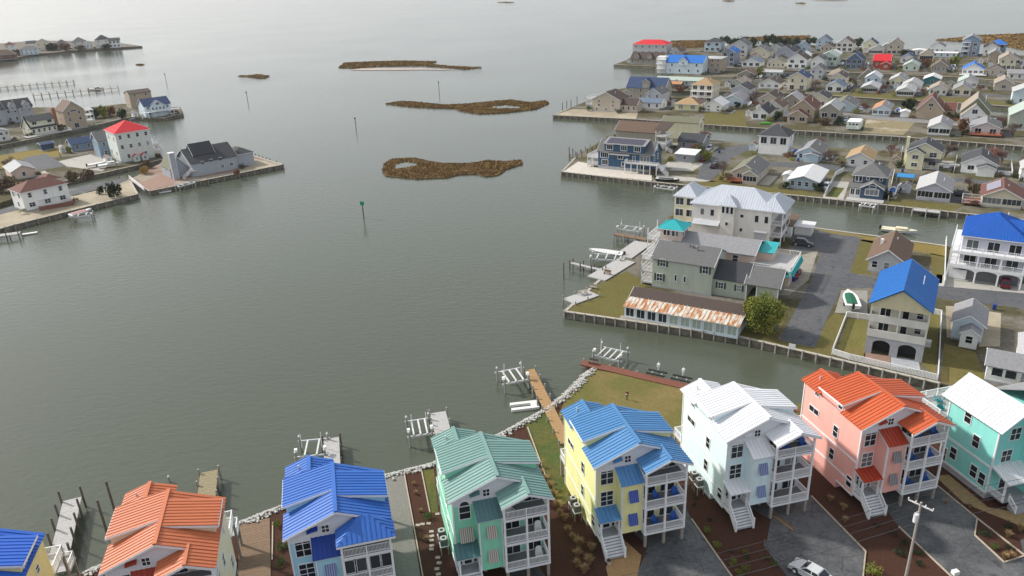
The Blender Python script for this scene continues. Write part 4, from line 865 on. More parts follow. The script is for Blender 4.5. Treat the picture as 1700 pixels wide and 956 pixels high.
# blue hip house with arches at the right edge
h = house('white three-storey house with blue hip roof and arched carport', 1586, 461, 1690, 9.3, 13, 'H', 3.2, 'lav', (.014, .10, .42), '', -33, rib=.5)
t = h.t; W_ = h.W
for z in (3.4, 6.3):
    box('balcony_floor', WHITE, t, -1.8, W_ + .4, -1.8, -.01, z - .5, z); box('balcony_floor', WHITE, t, -1.8, -.01, -.01, 13, z - .5, z)
    rail(t, (-1.7, -1.7, z), (W_ + .3, -1.7, z), 1.0, .3); rail(t, (-1.7, -1.7, z), (-1.7, 12.9, z), 1.0, .3)
    for i in range(3): win(t, 'S', W_ * (i + .5) / 3, z + 1.15, 2.0, 2.0, 2, 1, nm='sliding_door')
    for i in range(3): win(t, 'W', 13 * (i + .5) / 3, z + 1.15, 1.6, 2.0, 2, 1)
for x in (-1.65, W_ * .3, W_ * .66, W_ + .2): box('column', WHITE, t, x - .15, x + .15, -1.75, -1.45, 0, 6.0)
for y in (3, 8, 12.8): box('column', WHITE, t, -1.75, -1.45, y - .15, y + .15, 0, 6.0)
xs = [-1.65, W_ * .3, W_ * .66, W_ + .2]
for a_, b_2 in zip(xs, xs[1:]):
    n = 10; r = (b_2 - a_ - .3) / 2; xm = (a_ + b_2) / 2
    MB().prism([(a_ + .15, -1.74, 2.95), (a_ + .15, -1.74, 2.2)] + [(xm - r * math.cos(PI * i / n), -1.74, 2.2 + .6 * math.sin(PI * i / n)) for i in range(n + 1)] + [(b_2 - .15, -1.74, 2.95)], (0, .26, 0)).obj('arch', WHITE, t)
box('shade_panel', mat('carport_back_shade', (.16, .16, .17), .9), t, .2, W_ - .2, -.05, -.012, .1, 2.8); box('white_gate', WHITE, t, -1.4, 1.8, -.4, -.3, .1, 2.0)  # thin dark panel paints in the shade at the back of the carport
gable_roof(t, W_ * .55, W_ + 2, 2.5, 9, 9.5, 2.2, 'X', h.rm, .3, metalrib=.5)
# white cottage, shed at lower right
h = house('small white shed-like garage with grey gable roof by the street', 1577, 562, 1628, 3.4, 7.5, 'Y', 1.5, 'paleblue', 'mgrey', 'S1', -33, name='garage', cat='garage')
wing(h, h.W * .32, h.W * .88, -2.6, -.02, 2.7, 'Y', .8, 'S1', wall('white'))
h = house('white cottage with screened porch and wooden steps at the right edge', 1634, 632, 1720, 2.9, 5.5, 'X', 1.4, 'white', 'mgrey', '', -33, W=14)
for u in (1.4, 3.2): win(h.t, 'S', u, 1.9, 1.4, 1.3, 1, 1, nm='screen')
win(h.t, 'S', 5.0, 1.5, .9, 2.0, 1, 2, nm='door')
wing(h, 4.0, 13, 5.5, 14, 2.9, 'Y', 1.8, 'W2', rm=shingle('lgrey'))
for i in range(6): box('step', WOOD, h.t, 4.2, 6.4, -.6 - i * .3, -.32 - i * .3, .9 - i * .18, 1.0 - i * .18)
box('landing', WOOD, h.t, 4.2, 9.5, -.32, -.01, .9, 1.0); rail(h.t, (4.15, -.3, 1.0), (4.15, -2.1, .1), .9, .2, WOOD); rail(h.t, (6.45, -.3, 1.0), (6.45, -2.1, .1), .9, .2, WOOD); rail(h.t, (6.45, -.5, 1.0), (9.4, -.5, 1.0), .9, .2, WOOD)
# ---------------- second peninsula (dark blue house row)
def solar(H, pts_x, ny, x0, x1, ya, za, yb, zb):
    PV = mat('solar_panel', (.06, .055, .08), .25, .1, 3)
    nx = pts_x; sl_ = math.atan2(zb - za, yb - ya); L = math.hypot(zb - za, yb - ya)
    me = MB().box(.03, (x1 - x0) / nx - .03, .03, L / ny - .03, 0, .05).mesh('solar_panel', PV)
    for i in range(nx):
        for j in range(ny):
            f = j / ny; o = link('solar_panel', me, H.t, (x0 + (x1 - x0) * i / nx, ya + (yb - ya) * f, za + (zb - za) * f)); o.rotation_euler.x = sl_
h = house('dark blue three-storey house with rooftop solar panels on the point', 993, 279, 1082, 5.9, 8.5, 'X', 3.2, (.030, .085, .16), 'grey', '', -31)
t = h.t; W_ = h.W
box('foundation_wall', BLOCK, t, -.05, W_ + .05, -.06, 8.56, -.2, 1.0)
# wide shed dormer with the panels
x0, x1 = W_ * .12, W_ * .86
MB().prism([(x0, -.02, 5.7), (x0, -.02, 8.4), (x0, 4.2, 9.3), (x0, 4.2, 8.9)], (x1 - x0, 0, 0)).obj('dormer', h.wm, t)
slope(t, [(x0 - .3, -.5, 8.45), (x1 + .3, -.5, 8.45), (x1 + .3, 4.4, 9.75), (x0 - .3, 4.4, 9.75)], shingle('mgrey'), ribs=False)
solar(h, 8, 2, x0 + .6, x1 - .8, .1, 8.68, 3.6, 9.61)
for u in (.22, .48, .73): win(t, 'S', W_ * u, 7.3, 2.0, 1.5, 3, 1, y0=-.02, fr=.16)
for u, z, w_, hh, nx in ((.12, 4.6, 2.6, 1.6, 4), (.42, 4.3, 1.6, 1.1, 2), (.13, 2.2, 2.0, 1.6, 3), (.47, 2.1, .8, 1.2, 1), (.82, 1.7, 1.0, 1.9, 1)): win(t, 'S', W_ * u, z, w_, hh, nx, 1, fr=.16)
win(t, 'S', W_ * .87, 4.3, 3.2, 2.0, 3, 1, nm='sliding_door'); win(t, 'S', W_ * .67, 4.0, .9, 2.0, 1, 1, nm='door')
for u, z in ((2, 4.5), (5, 4.5), (4.2, 7.4)): win(t, 'E', u, z, .9, 1.6, 1, 2, W=W_, fr=.15)
slope(t, [(W_ * .22, -1.0, 5.1), (W_ * .6, -1.0, 5.1), (W_ * .6, 0, 5.5), (W_ * .22, 0, 5.5)], shingle('mgrey'), ribs=False)
deck(h, W_ * .55, W_ + 2.6, -2.6, -.02, 3.2, rails='SW', sp=.25, posts=False)
for i in range(6): x = W_ * .55 + .15 + (W_ * .45 + 2.2) * i / 5; box('deck_post', WHITE, t, x - .1, x + .1, -2.55, -2.35, 0, 3.0)
for z in (.9, 3.2): deck(h, -4.2, -.02, .5, 8, z, rails='SWN', sp=.25, posts=False)
for x, y in ((-4.1, .6), (-2.1, .6), (-4.1, 7.8)): box('deck_post', WHITE, t, x - .09, x + .09, y - .09, y + .09, 0, 4.2)
rail(t, (W_ + 2.6, -1.6, 3.2), (W_ + 6.0, -1.6, .2), .95, .3); rail(t, (W_ + 2.6, -2.5, 3.2), (W_ + 6.0, -2.5, .2), .95, .3)
for i in range(9): box('step', WHITE, t, W_ + 2.6 + i * .36, W_ + 2.9 + i * .36, -2.45, -1.65, 2.8 - i * .34, 2.88 - i * .34)
# houses behind it
h = house('brown-roofed taupe house directly behind the dark blue solar house', 1022, 243, 1092, 6.0, 9, 'X', 2.6, 'taupe', 'brown', 'E2,2', -31)
for z in (2.8, 5.4): deck(h, h.W, h.W + 4.2, -3.2, 3.5, z, rails='SE', sp=.3)
slope(h.t, [(h.W - .3, -3.6, 7.9), (h.W + 4.6, -3.6, 7.9), (h.W + 4.6, 4, 9.3), (h.W - .3, 4, 9.3)], shingle('dbrown'), ribs=False)
for x in (h.W + .2, h.W + 4.0): box('deck_post', WHITE, h.t, x - .1, x + .1, -3.1, -2.9, 0, 7.9)
rail(h.t, (h.W + 1.4, -3.4, 2.8), (h.W + 6.5, -3.4, .2), .95, .3); rail(h.t, (h.W + 1.4, -4.4, 2.8), (h.W + 6.5, -4.4, .2), .95, .3)
house('tall pale yellow house with olive-grey gable roof beside the canal', 1098, 229, 1158, 6.4, 7, 'X', 1.4, 'paleyellow', 'olive', 'E1,1', -31)
h = house('low house with charcoal roof beside the pale yellow house', 1125, 247, 1165, 2.9, 9, 'X', 2.0, 'grey', 'dgrey', 'S2', -31)
house('small grey garage with white metal roof beside the white patio', 1121, 268, 1152, 2.6, 6, 'S', .5, 'grey', 'white', 'S1', -31, name='garage', cat='garage')
h = house('beige cottage with grey-brown roof and red deck by the canal', 1214, 300, 1258, 3.0, 13.5, 'Y', 2.2, 'beige', ('olive', 'grey'), 'E3', -31)
wing(h, h.W * .48, h.W + .1, -2.2, -.02, 2.9, 'Y', 1.3, 'S1p')
deck(h, -.6, h.W * .46, -3.0, -.02, .9, mat('red_deck', (.27, .08, .04), .8), 'SW', mat('red_deck', (.27, .08, .04)), sp=.2)
win(h.t, 'S', h.W * .3, 1.9, 1.4, 1.3, 2, 1)
house('white two-storey house with charcoal hip roof and upper porch', 1258, 256, 1306, 6.6, 9, 'H', 3.0, 'white', 'dgrey', 'S,3d|E1,1', -31)
house('pale blue cottage with low white metal roof by the canal', 1309, 312, 1356, 2.7, 14, 'Y', 1.3, (.33, .43, .50), 'white', 'S4|E2', -31, ov=.7)
h = house('pale blue-grey cottage with long charcoal roof left of the tan roof', 1322, 266, 1361, 2.8, 13, 'Y', 1.8, 'ltblue', ('mgrey', 'grey'), 'S3', -31)
wing(h, h.W * .35, h.W * .95, -1.6, -.02, 2.4, 'Y', .6, '', wall('ltblue'))
h = house('navy two-storey house with white trim and screened porch', 1413, 322, 1467, 5.6, 9, 'H', 2.6, (.045, .075, .13), 'grey', '', -31)
t = h.t; W_ = h.W
for u in (.12, .22): win(t, 'S', W_ * u, 4.6, .8, 1.5, 1, 1, fr=.14)
for u in (.45, .85): win(t, 'S', W_ * u, 4.8, .6, .6, 1, 1, fr=.14)
wing(h, W_ * .32, W_, -3.6, -.02, 3.1, 'Y', 1.6, '')
win(t, 'S', W_ * .34, 2.0, 3.2, 1.5, 3, 1, x0=W_ * .32, y0=-3.6, fr=.16); win(t, 'S', W_ * .34, 3.5, 1.6, .5, 1, 1, x0=W_ * .32, y0=-3.6, fr=.14)
wing(h, -.1, W_ * .31, -3.0, -.02, 2.7, 'S', .6, 'S2b', wall('white'))
deck(h, -.5, W_ + .5, -6.5, -3.65, .15, GREYDECK, '')
house('pale lavender-grey cottage with light grey roof and wide windows', 1520, 331, 1576, 3.0, 13, 'Y', 2.0, 'lav', ('lgrey', 'mgrey'), 'S2p', -31)
h = house('cream cottage with red-brown roof and one large solar array', 1628, 342, 1694, 2.9, 11, 'Y', 2.3, 'cream', 'rbrown', 'S2p', -31, ov=.6)
PVm = mat('pale_solar_array', (.25, .24, .30), .3, .06, 3); W_ = h.W; sl_ = 2.3 / (W_ / 2)
slope(h.t, [(W_ * .08, 2, 2.9 + W_ * .08 * sl_ + .3), (W_ * .08, 9.5, 2.9 + W_ * .08 * sl_ + .3), (W_ * .42, 9.5, 2.9 + W_ * .42 * sl_ + .3), (W_ * .42, 2, 2.9 + W_ * .42 * sl_ + .3)], PVm, 1.2, .04, nm='solar_array', rh=.04, rw=.03)
deck(h, -4.5, -.05, -1.0, 5, .7, REDWOOD, 'SWN')
house('cottage with tan shingle roof behind the navy house', 1404, 276, 1446, 2.8, 11, 'Y', 1.9, 'offwhite', 'tan', 'S2', -31)
h = house('pale yellow two-storey house with charcoal gable roof and tall chimney', 1503, 277, 1558, 5.4, 9, 'Y', 2.4, 'paleyellow', 'dgrey', '', -31)
W_ = h.W
wing(h, 0.05, W_ * .52, -2.4, -.02, 4.9, 'Y', 1.4, 'S1w,1w')
win(h.t, 'S', W_ * .77, 4.3, 1.9, 1.3, 2, 2); win(h.t, 'S', W_ * .78, 1.6, 1.9, 1.5, 2, 1)
slope(h.t, [(W_ * .52, -2.2, 2.7), (W_ + .2, -2.2, 2.7), (W_ + .2, 0, 3.2), (W_ * .52, 0, 3.2)], shingle('dgrey'), ribs=False)
deck(h, W_ * .54, W_, -2.0, -.02, .5, GREYDECK, 'SE', roofed=2.7)
chimney(h, -.5, 2.5, .9, 9.0, wall('paleyellow'))
h = house('white cottage with dark grey roof and brick chimney', 1594, 287, 1653, 3.2, 11, 'Y', 2.4, 'white', 'dgrey', '', -31)
W_ = h.W; win(h.t, 'S', W_ * .27, 1.9, 1.6, 1.2, 2, 1)
wing(h, W_ * .45, W_ * .95, -2.2, -.02, 2.5, 'Y', .9, '', rm=shingle('dgrey')); chimney(h, W_ * .9, 8.5, .8, 6.4, BRICK)
house('white house with pale roof cut by the right edge of the frame', 1692, 300, 1730, 3.6, 9, 'Y', 2, 'white', 'lgrey', 'S2', -31)
h = house('small white carport shed beside the pale blue cottage', 1299, 302, 1313, 2.2, 3.4, 'Y', .5, 'white', 'white', '', -31, name='garden_shed', cat='shed')
# ---------------- third peninsula
h = house('tall beige gable-fronted house on the sandy point', 983, 184, 1029, 5.4, 11, 'Y', 3.2, 'beige', 'dbrown', 'S3,2,2', -31)
wing(h, h.W, h.W + 7.5, 1, 8, 3.4, 'X', 2.2, 'S3'); deck(h, -3.2, -.02, 0, 8, 2.8, GREYDECK, 'SWN', sp=.4); deck(h, -3.2, -.02, 0, 8, 5.2, GREYDECK, 'SWN', sp=.4)
h = house('grey-beige house with navy roof and tall white-trimmed dormer', 1040, 165, 1103, 6.0, 10, 'X', 4.2, 'taupe', 'navy', 'S4,4', -31); dormer(h, h.W * .42, h.W * .6, -.2, 4, 4.6, 4.2, 1.3)
house('low white house with pale blue-grey roof left of the parked blue car', 1058, 180, 1097, 2.9, 8, 'X', 1.3, 'white', 'bgrey', 'S3|E1', -31)
h = house('yellow cottage with tan-brown roof and curved front', 1120, 183, 1160, 3.0, 12, 'H', 2.2, 'yellow', ('tan', 'brown'), 'S2b|E3', -31)
h = house('three-storey cream house with tan hip roof and white balconies', 1147, 169, 1182, 8.0, 11, 'H', 2.6, 'cream', 'tan', 'S3d,3d,3d|E2,2,2', -31)
for z in (2.6, 5.2): deck(h, 0, h.W, -1.8, -.02, z, WHITE, 'S', sp=.4)
h = house('small pale blue cottage with bright blue shutters', 1198, 176, 1232, 2.8, 11, 'Y', 2.0, 'paleblue', 'mgrey', '', -31)
for u in (.25, .7): win(h.t, 'S', h.W * u, 1.7, 1.6, .9, 2, 1, fm=mat('bright_blue_shutter', (.03, .2, .6), .6))
house('white cottage with charcoal roof beside the green kayak', 1247, 199, 1274, 2.9, 11, 'Y', 2.3, 'white', 'dgrey', 'S2b', -31)
house('taupe cottage with dark brown roof behind the white charcoal-roofed cottage', 1259, 174, 1290, 3.0, 11, 'Y', 2.0, 'beige', 'dbrown', 'S2', -31)
h = house('tan gabled house with red-brown roof and lower front gable', 1312, 200, 1350, 5.2, 11, 'Y', 3.0, 'tan', 'rbrown', 'S2,2', -31); wing(h, -.5, h.W * .8, -4, -.02, 2.6, 'Y', 2.4, 'S2b')
house('pale blue-grey cottage with olive and grey roof', 1380, 185, 1417, 3.0, 11, 'Y', 1.9, 'ltblue', ('olive', 'grey'), 'S1w', -31)
h = house('cottage with one orange roof slope and one grey slope', 1447, 192, 1476, 2.7, 11, 'Y', 1.5, 'paleblue', ('orange', 'mgrey'), 'S3w', -31)
house('tiny white shed between the orange roof and the tan gabled house', 1494, 195, 1508, 2.3, 3, 'Y', .5, 'white', 'white', '', -31, name='garden_shed', cat='shed')
h = house('tan house with steep red-brown gable roof', 1520, 196, 1564, 3.6, 11, 'Y', 4.6, 'tan', 'rbrown', 'G1', -31); win(h.t, 'S', h.W / 2, 5.4, 1.6, 1.2, 3, 1); wing(h, h.W, h.W + 4, 3, 10, 3.2, 'X', 2.4, 'S1')
house('white cottage with light grey roof and full-width glazed porch', 1539, 224, 1576, 2.9, 12, 'Y', 1.7, 'white', ('lgrey', 'mgrey'), 'S2p', -31)
h = house('tall white and olive gabled house with tan roof slope', 1592, 203, 1640, 4.6, 13, 'Y', 4.4, 'olive', ('gtan', 'olive'), '', -31); W_ = h.W
wing(h, .2, W_ - .6, -4, -.02, 3.4, 'Y', 4.2, '', wall('white'), rm=(shingle('gtan'), shingle('olive'))); win(h.t, 'S', W_ * .48, 5.0, 1.7, 1.5, 2, 1, y0=-4); box('garage_door', WHITE, h.t, W_ * .5, W_ * .85, -4.06, -4.01, .2, 2.4)
h = house('pale pinkish cottage with grey roof and orange-red deck', 1610, 224, 1659, 2.9, 10, 'Y', 1.7, (.55, .52, .53), ('mgrey', 'grey'), 'S2d', -31); deck(h, -.3, h.W + .6, -2.4, -.02, .8, mat('orange_deck', (.36, .11, .05), .8), 'SWE', mat('orange_deck', (.36, .11, .05)), sp=.3)
house('large sage green house with two roof levels at the right edge', 1672, 214, 1760, 5.0, 13, 'Y', 4.5, 'sage', 'sage', 'S2,1', -31, W=16)
house('white two-storey house with navy gable roof and open lower porch', 1306, 150, 1338, 6.2, 10, 'Y', 2.4, 'cream', 'navy', 'S2d,2', -31)
house('pale blue-roofed white cottage by the distant bulkhead', 1370, 153, 1399, 2.9, 9, 'Y', 2.0, 'white', 'bgrey', 'S2b', -31)
house('cottage with low beige-pink hip roof behind the pale blue-roofed cottage', 1373, 133, 1403, 3.0, 11, 'H', 2.6, 'beige', 'gtan', 'S2', -31)
h = house('grey-taupe gabled house with white front dormer', 1423, 139, 1455, 3.2, 10, 'Y', 4.0, 'taupe', 'brown', 'S2,1w', -31)
house('cottage with pale roof over a dark screened porch', 1429, 154, 1456, 2.6, 10, 'Y', 1.4, 'ltgrey', 'lgrey', 'S1p', -31, ov=.6)
house('pale yellow cottage with grey roof left of the teal cottage', 1475, 143, 1503, 3.0, 11, 'Y', 1.9, 'paleyellow', ('lgrey', 'mgrey'), 'S2', -31)
house('white cottage with light roof over a dark navy screened porch', 1487, 160, 1516, 2.6, 10, 'Y', 1.5, 'white', 'lgrey', 'S1p', -31, ov=.6)
house('teal cottage with white roof and a round window', 1532, 141, 1560, 3.0, 9, 'Y', 1.4, 'teal', 'white', 'S1', -31)
house('small white cottage with gabled tan roof below the teal cottage', 1541, 158, 1571, 2.8, 10, 'Y', 1.9, 'offwhite', 'gtan', 'S3', -31)
house('white cottage with pale green and grey roof', 1589, 146, 1621, 3.0, 11, 'Y', 2.0, 'white', ('sage', 'mgrey'), 'S3w', -31)
house('beige cottage with tan roof right of the pale green-roofed cottage', 1649, 150, 1681, 3.2, 11, 'Y', 2.0, 'beige', 'gtan', 'S1w', -31)
house('pale blue house with white stairs at the right edge', 1678, 172, 1730, 5.0, 10, 'Y', 2.8, 'paleblue', 'lgrey', 'S2,1', -31, W=13)
# ---------------- fourth row
house('mint green two-storey house with pale metal roof', 1358, 110, 1388, 5.6, 11, 'Y', 2.4, 'mint', 'sage', 'S2,4b', -31)
house('navy two-storey house with white porches and gabled roof', 1403, 115, 1430, 5.6, 10, 'Y', 3.0, (.10, .16, .25), 'navy', 'S3b,3b', -31)
h = house('red house with bright red metal roof among the far cottages', 1448, 114, 1476, 4.6, 9, 'X', 3.0, (.35, .06, .03), 'red', 'S2', -31); wing(h, h.W * .5, h.W + 1.0, -3, -.02, 3.0, 'Y', 1.4, 'S1w', rm=shingle('red'))
house('white cottage with navy roof right of the red house', 1494, 105, 1518, 2.9, 10, 'Y', 2.2, 'white', 'navy', 'S2', -31)
house('pale green cottage with light roof right of the red house', 1498, 118, 1524, 3.0, 9, 'Y', 2.0, 'mint', 'sage', 'S2', -31)
house('brown gabled cottage with a row of porch windows', 1545, 119, 1573, 3.0, 9, 'Y', 2.6, 'taupe', 'brown', 'S6', -31)
h = house('white cottage with bright blue metal roof near the far canal', 1596, 125, 1632, 3.2, 9, 'Y', 2.6, 'white', 'blue', 'S4w', -31); deck(h, -1, h.W + 1.5, -3, -.02, .7, WHITE, 'SE', sp=.4)
house('large tan two-storey house with glazed porch at the far right', 1655, 117, 1684, 6.0, 12, 'Y', 2.4, 'cream', 'gtan', 'S4b,2', -31)
house('tan two-storey house with grey roof left of the large tan house', 1638, 107, 1660, 5.8, 10, 'Y', 2.0, 'tan', 'mgrey', 'S2,2', -31)
h = house('four-storey blue-grey house with white balconies at the far right', 1594, 93, 1624, 9.6, 10, 'Y', 2.6, (.22, .30, .40), 'mgrey', '', -31); W_ = h.W
for z in (3, 5.8, 8.2): deck(h, 0, W_ * .45, -1.4, -.02, z, WHITE, 'S', sp=.4); win(h.t, 'S', W_ * .72, z - 1.2, 1.8, 1.5, 2, 1, fr=.2); win(h.t, 'S', W_ * .25, z - 1.3, 1.8, 1.7, 2, 1)
house('house with bright blue hip roof and white dormer at the far right', 1640, 90, 1668, 6.0, 9, 'H', 2.6, 'bluegrey', 'blue', 'S2b,2b', -31)
house('far grey-blue gabled house on the back shoreline', 1354, 80, 1377, 5.2, 9, 'Y', 3.0, 'ltblue', 'bgrey', 'S2b,2', -31)
house('far house with brown gabled roof and white porch', 1387, 86, 1415, 5.6, 10, 'Y', 3.2, 'offwhite', 'brown', 'S3b,3b', -31)
house('far cream house with navy gabled roof', 1431, 86, 1454, 5.2, 8, 'Y', 2.8, 'paleyellow', 'navy', 'S2b,1', -31)
house('far beige house with tan gabled roof', 1471, 91, 1496, 6.2, 9, 'Y', 3.2, 'beige', 'gtan', 'S3b,2', -31)
house('low white trailer on the back shoreline right of the beige house', 1513, 91, 1536, 2.6, 7, 'Y', .6, 'white', 'white', 'S3', -31)
house('low pale trailer on the back shoreline left of the four-storey house', 1547, 95, 1588, 2.6, 7, 'X', .5, 'paleblue', 'white', 'S4', -31)
house('white cottage with dark roof at the far right edge', 1672, 132, 1720, 3.0, 9, 'X', 1.5, 'offwhite', 'mgrey', 'S3', -31, W=10)
# ---------------- fifth row, upper middle
house('white house with red hip roof near the far shore', 1050, 91, 1106, 7.4, 12, 'H', 2.6, 'ltgrey', 'red', 'S5,5', -31)
h = house('grey house with brown roof and two dormers on the far point', 1046, 106, 1100, 3.2, 12, 'X', 3.8, 'taupe', 'dbrown', 'S6', -31)
for f in (.2, .6): dormer(h, h.W * f - 1.4, h.W * f + 1.6, 0, 5, 3.4, 1.8, 1.2)
h = house('large white house with bright blue gabled roof on the far canal', 1105, 122, 1166, 6.6, 12, 'X', 3.4, 'paleblue', 'blue', 'S4,3', -31); dormer(h, h.W * .35, h.W * .6, -.4, 5, 5.0, 2.4, 2.2)
for z in (2.6, 5.4, 8.0): deck(h, -6.0, -.02, -.5, 6, z, WHITE, 'SW', sp=.5)
box('stair_tower', wall('white'), h.t, -6, -1.0, 1.5, 6, 0, 9.5)
house('tan flat-roofed three-storey house right of the large blue roof', 1167, 120, 1196, 8.0, 12, 'H', .6, 'tan', 'lgrey', 'S2d,3,3', -31)
h = house('narrow slate-blue house with blue roof and stacked balconies', 1197, 110, 1219, 8.4, 10, 'Y', 2.2, (.24, .27, .33), 'blue', 'S2d,2d,2d', -31)
house('pale blue two-storey house with navy roof by the marsh', 1169, 86, 1196, 6.6, 10, 'H', 2.6, 'ltblue', 'dgrey', 'S3b,2b', -31)
house('tall grey gabled house with white trim right of the slate-blue house', 1211, 97, 1239, 8.4, 11, 'Y', 3.0, 'ltgrey', 'grey', 'S2b,2b,2', -31)
house('cream gabled cottage with grey roof right of the tall grey house', 1244, 97, 1276, 4.4, 11, 'Y', 2.8, 'cream', 'grey', 'S2', -31)
house('white cottage with dark roof behind the cream gabled cottage', 1275, 89, 1298, 4.0, 9, 'Y', 2.2, 'offwhite', 'dgrey', 'S2,2', -31)
house('grey gabled two-storey house with white base left of the brown-roofed white house', 1286, 101, 1316, 5.6, 10, 'Y', 3.2, (.36, .38, .44), 'dgrey', 'S3,1', -31)
house('low white cottage with blue-grey roof by the far canal', 1231, 111, 1262, 2.8, 9, 'Y', 1.8, 'white', 'bgrey', 'S3b', -31)
house('low cream cottage with olive roof by the far canal', 1273, 112, 1303, 2.8, 9, 'Y', 2.0, 'cream', 'olive', 'S4', -31)
house('white two-storey house with brown roof and open porches', 1306, 114, 1338, 5.4, 11, 'Y', 3.0, 'white', 'dbrown', 'S3b,2b', -31)
house('small pale blue house on the back shoreline behind the white brown-roofed house', 1317, 86, 1340, 3.6, 9, 'Y', 1.8, 'ltblue', 'bgrey', 'S2', -31)
house('low grey cottage with flat pale roof by the bare trees', 1265, 128, 1296, 2.8, 7, 'X', .8, 'ltgrey', 'lgrey', 'S3', -31)
house('white cottage with brown roof and bay windows', 1259, 147, 1294, 2.7, 10, 'Y', 2.0, 'white', 'dbrown', 'S3w', -31)
house('pale grey-green cottage with light roof on the fourth shore', 1210, 148, 1236, 2.8, 11, 'Y', 2.0, 'sage', ('sage', 'gtan'), 'S2b', -31)
house('taupe cottage with brown roof behind the pale grey-green cottage', 1224, 131, 1252, 2.7, 10, 'Y', 1.8, 'taupe', 'brown', 'S2', -31)
house('long low house with grey-green roof over the canal edge', 1088, 141, 1162, 2.8, 10, 'X', 1.2, 'ltgrey', 'sage', 'S5', -31)
h = house('brown timber boathouse with rust-coloured roof on piles', 1099, 147, 1129, 2.6, 6, 'X', .9, 'brown', 'orange', 'S3b', -31)
# ---------------- left shores
h = house('white two-storey house with red hip roof above the red porch deck', 43.5, 352, 119, 320, 8.6, 'H', 2.2, 'white', 'rbrown', 'S3w,3|W1,2', 50)
wing(h, h.W * .62, h.W - .3, 3, 9.5, 7.2, 'H', 1.4, 'S,,1|E1,1,1'); box('band', TRIM, h.t, h.W * .3, h.W * .75, -.3, -.01, 2.6, 2.75)
h = house('large white three-storey house with bright red hip roof', 202, 271, 258, 222, 13, 'H', 3.2, (.62, .66, .62), 'red', 'S2,4,4|W2,2', 40)
for z in (2.6, 5.2): deck(h, h.W, h.W + 2.6, .3, 9, z, WHITE, 'SE', sp=.4)
for y in (.4, 5, 8.8): box('deck_post', WHITE, h.t, h.W + 2.4, h.W + 2.6, y - .1, y + .1, 0, 7.4)
for x in (4.2, 7.2): dormer(h, x, x + 2.2, -1.6, -.02, 0, 2.0, .7)
house('blue-grey house with dark gable roof behind the large red roof', 169, 263, 205, 6.6, 9, 'X', 2.6, 'bluegrey', 'grey', 'W2,2|S2,2', 40)
house('small blue cottage with slate-blue roof left of the blue-grey house', 121, 252, 158, 2.9, 7, 'X', 1.8, 'bluegrey', 'navy', 'W1|S2', 40)
h = house('sprawling grey house with dark roof and boxy chimney on the point', 321, 294, 396, 272, 14, 'X', 3.8, (.36, .39, .43), 'dgrey', 'S,', 40)
for u, z in ((.25, 4.2), (.44, 4.4), (.64, 4.4), (.66, 1.9)): win(h.t, 'S', h.W * u, z, .95, 1.1, 2, 2)
wing(h, h.W * .15, h.W * .6, 3, 10, 6.6, 'X', 3.4, '')
W_ = h.W; wing(h, -6, -.02, 4, 13, 3.4, 'Y', 3.6, 'W1', rm=(shingle('olive'), shingle('dgrey'))); chimney(h, -5.2, 1.8, 1.7, 9.0, h.wm); box('chimney_cap', TRIM, h.t, -6.15, -4.25, .85, 2.75, 9.0, 9.2)
wing(h, W_ + .02, W_ + 7, 2, 12, 4.4, 'H', 1.6, ''); win(h.t, 'S', W_ * .86, 2.0, 1.0, 1.0, 2, 1); rail(h.t, (-.3, -.6, 2.4), (-3.6, -.6, .2), .95, .3); rail(h.t, (-.3, -1.6, 2.4), (-3.6, -1.6, .2), .95, .3); box('landing', GREYDECK, h.t, -.4, 1, -1.7, -.02, 2.2, 2.4)
box('chimney_trim', TRIM, h.t, -4.4, -4.3, .9, 1.0, 0, 9.0)
h = house('pale cream house with dark roof and wide shed dormer on the left shore', 54, 226, 97, 3.4, 9, 'X', 4.6, (.66, .64, .50), 'dgrey', 'S5|W2,2', 52)
MB().prism([(.4, .3, 3.3), (.4, .3, 6.2), (.4, 4.5, 7.8)], (h.W - .8, 0, 0)).obj('dormer', h.wm, h.t); slope(h.t, [(.1, -.2, 6.3), (h.W - .1, -.2, 6.3), (h.W - .1, 4.5, 8.35), (.1, 4.5, 8.35)], h.rm, ribs=False)
for u in (.2, .78): win(h.t, 'S', h.W * u, 5.4, 1.8, 1.2, 2, 1, y0=.3)
deck(h, -4, h.W + 4, -5, -.02, .5, GREYDECK, 'E', sp=.5)
h = house('tall tan gabled house with brown roof and white side porches', 112, 216, 146, 8.6, 11, 'Y', 4.0, 'tan', 'brown', 'S1d,2,2|W1,1,1', 45); win(h.t, 'S', h.W / 2, 8.4, 2.4, .9, 4, 1)
for z in (2.7, 5.2): deck(h, h.W, h.W + 4, .3, 6, z, WHITE, 'SE', sp=.5)
for x, y in ((.1, .4), (3.9, .4), (3.9, 5.9)): box('deck_post', WHITE, h.t, h.W + x - .1, h.W + x + .1, y - .1, y + .1, 0, 7.6)
slope(h.t, [(h.W - .2, -.2, 7.5), (h.W + 4.4, -.2, 7.5), (h.W + 4.4, 6.4, 8.4), (h.W - .2, 6.4, 8.4)], shingle('lgrey'), ribs=False)
chimney(h, -3.0, 3.0, 1.4, 10.5, mat('orange_brick', (.34, .14, .08), .9, .2, 3))
for i, (xl, yl, xr, lab) in enumerate(((-30, 213, 14, 'grey townhouse with twin gables at the far left end of its row'), (14, 206, 36, 'middle grey townhouse with white gable dormer in the left row'), (36, 203, 60, 'right-hand grey townhouse with arched gable window in the left row'))):
    h = house(lab, xl, yl, xr, 7.4, 11, 'X', 3.4, (.40, .42, .46), 'dgrey', 'S2,2', 45); dormer(h, h.W * .35, h.W * .85, -.5, 5, 6.0, 2.6, 1.5)
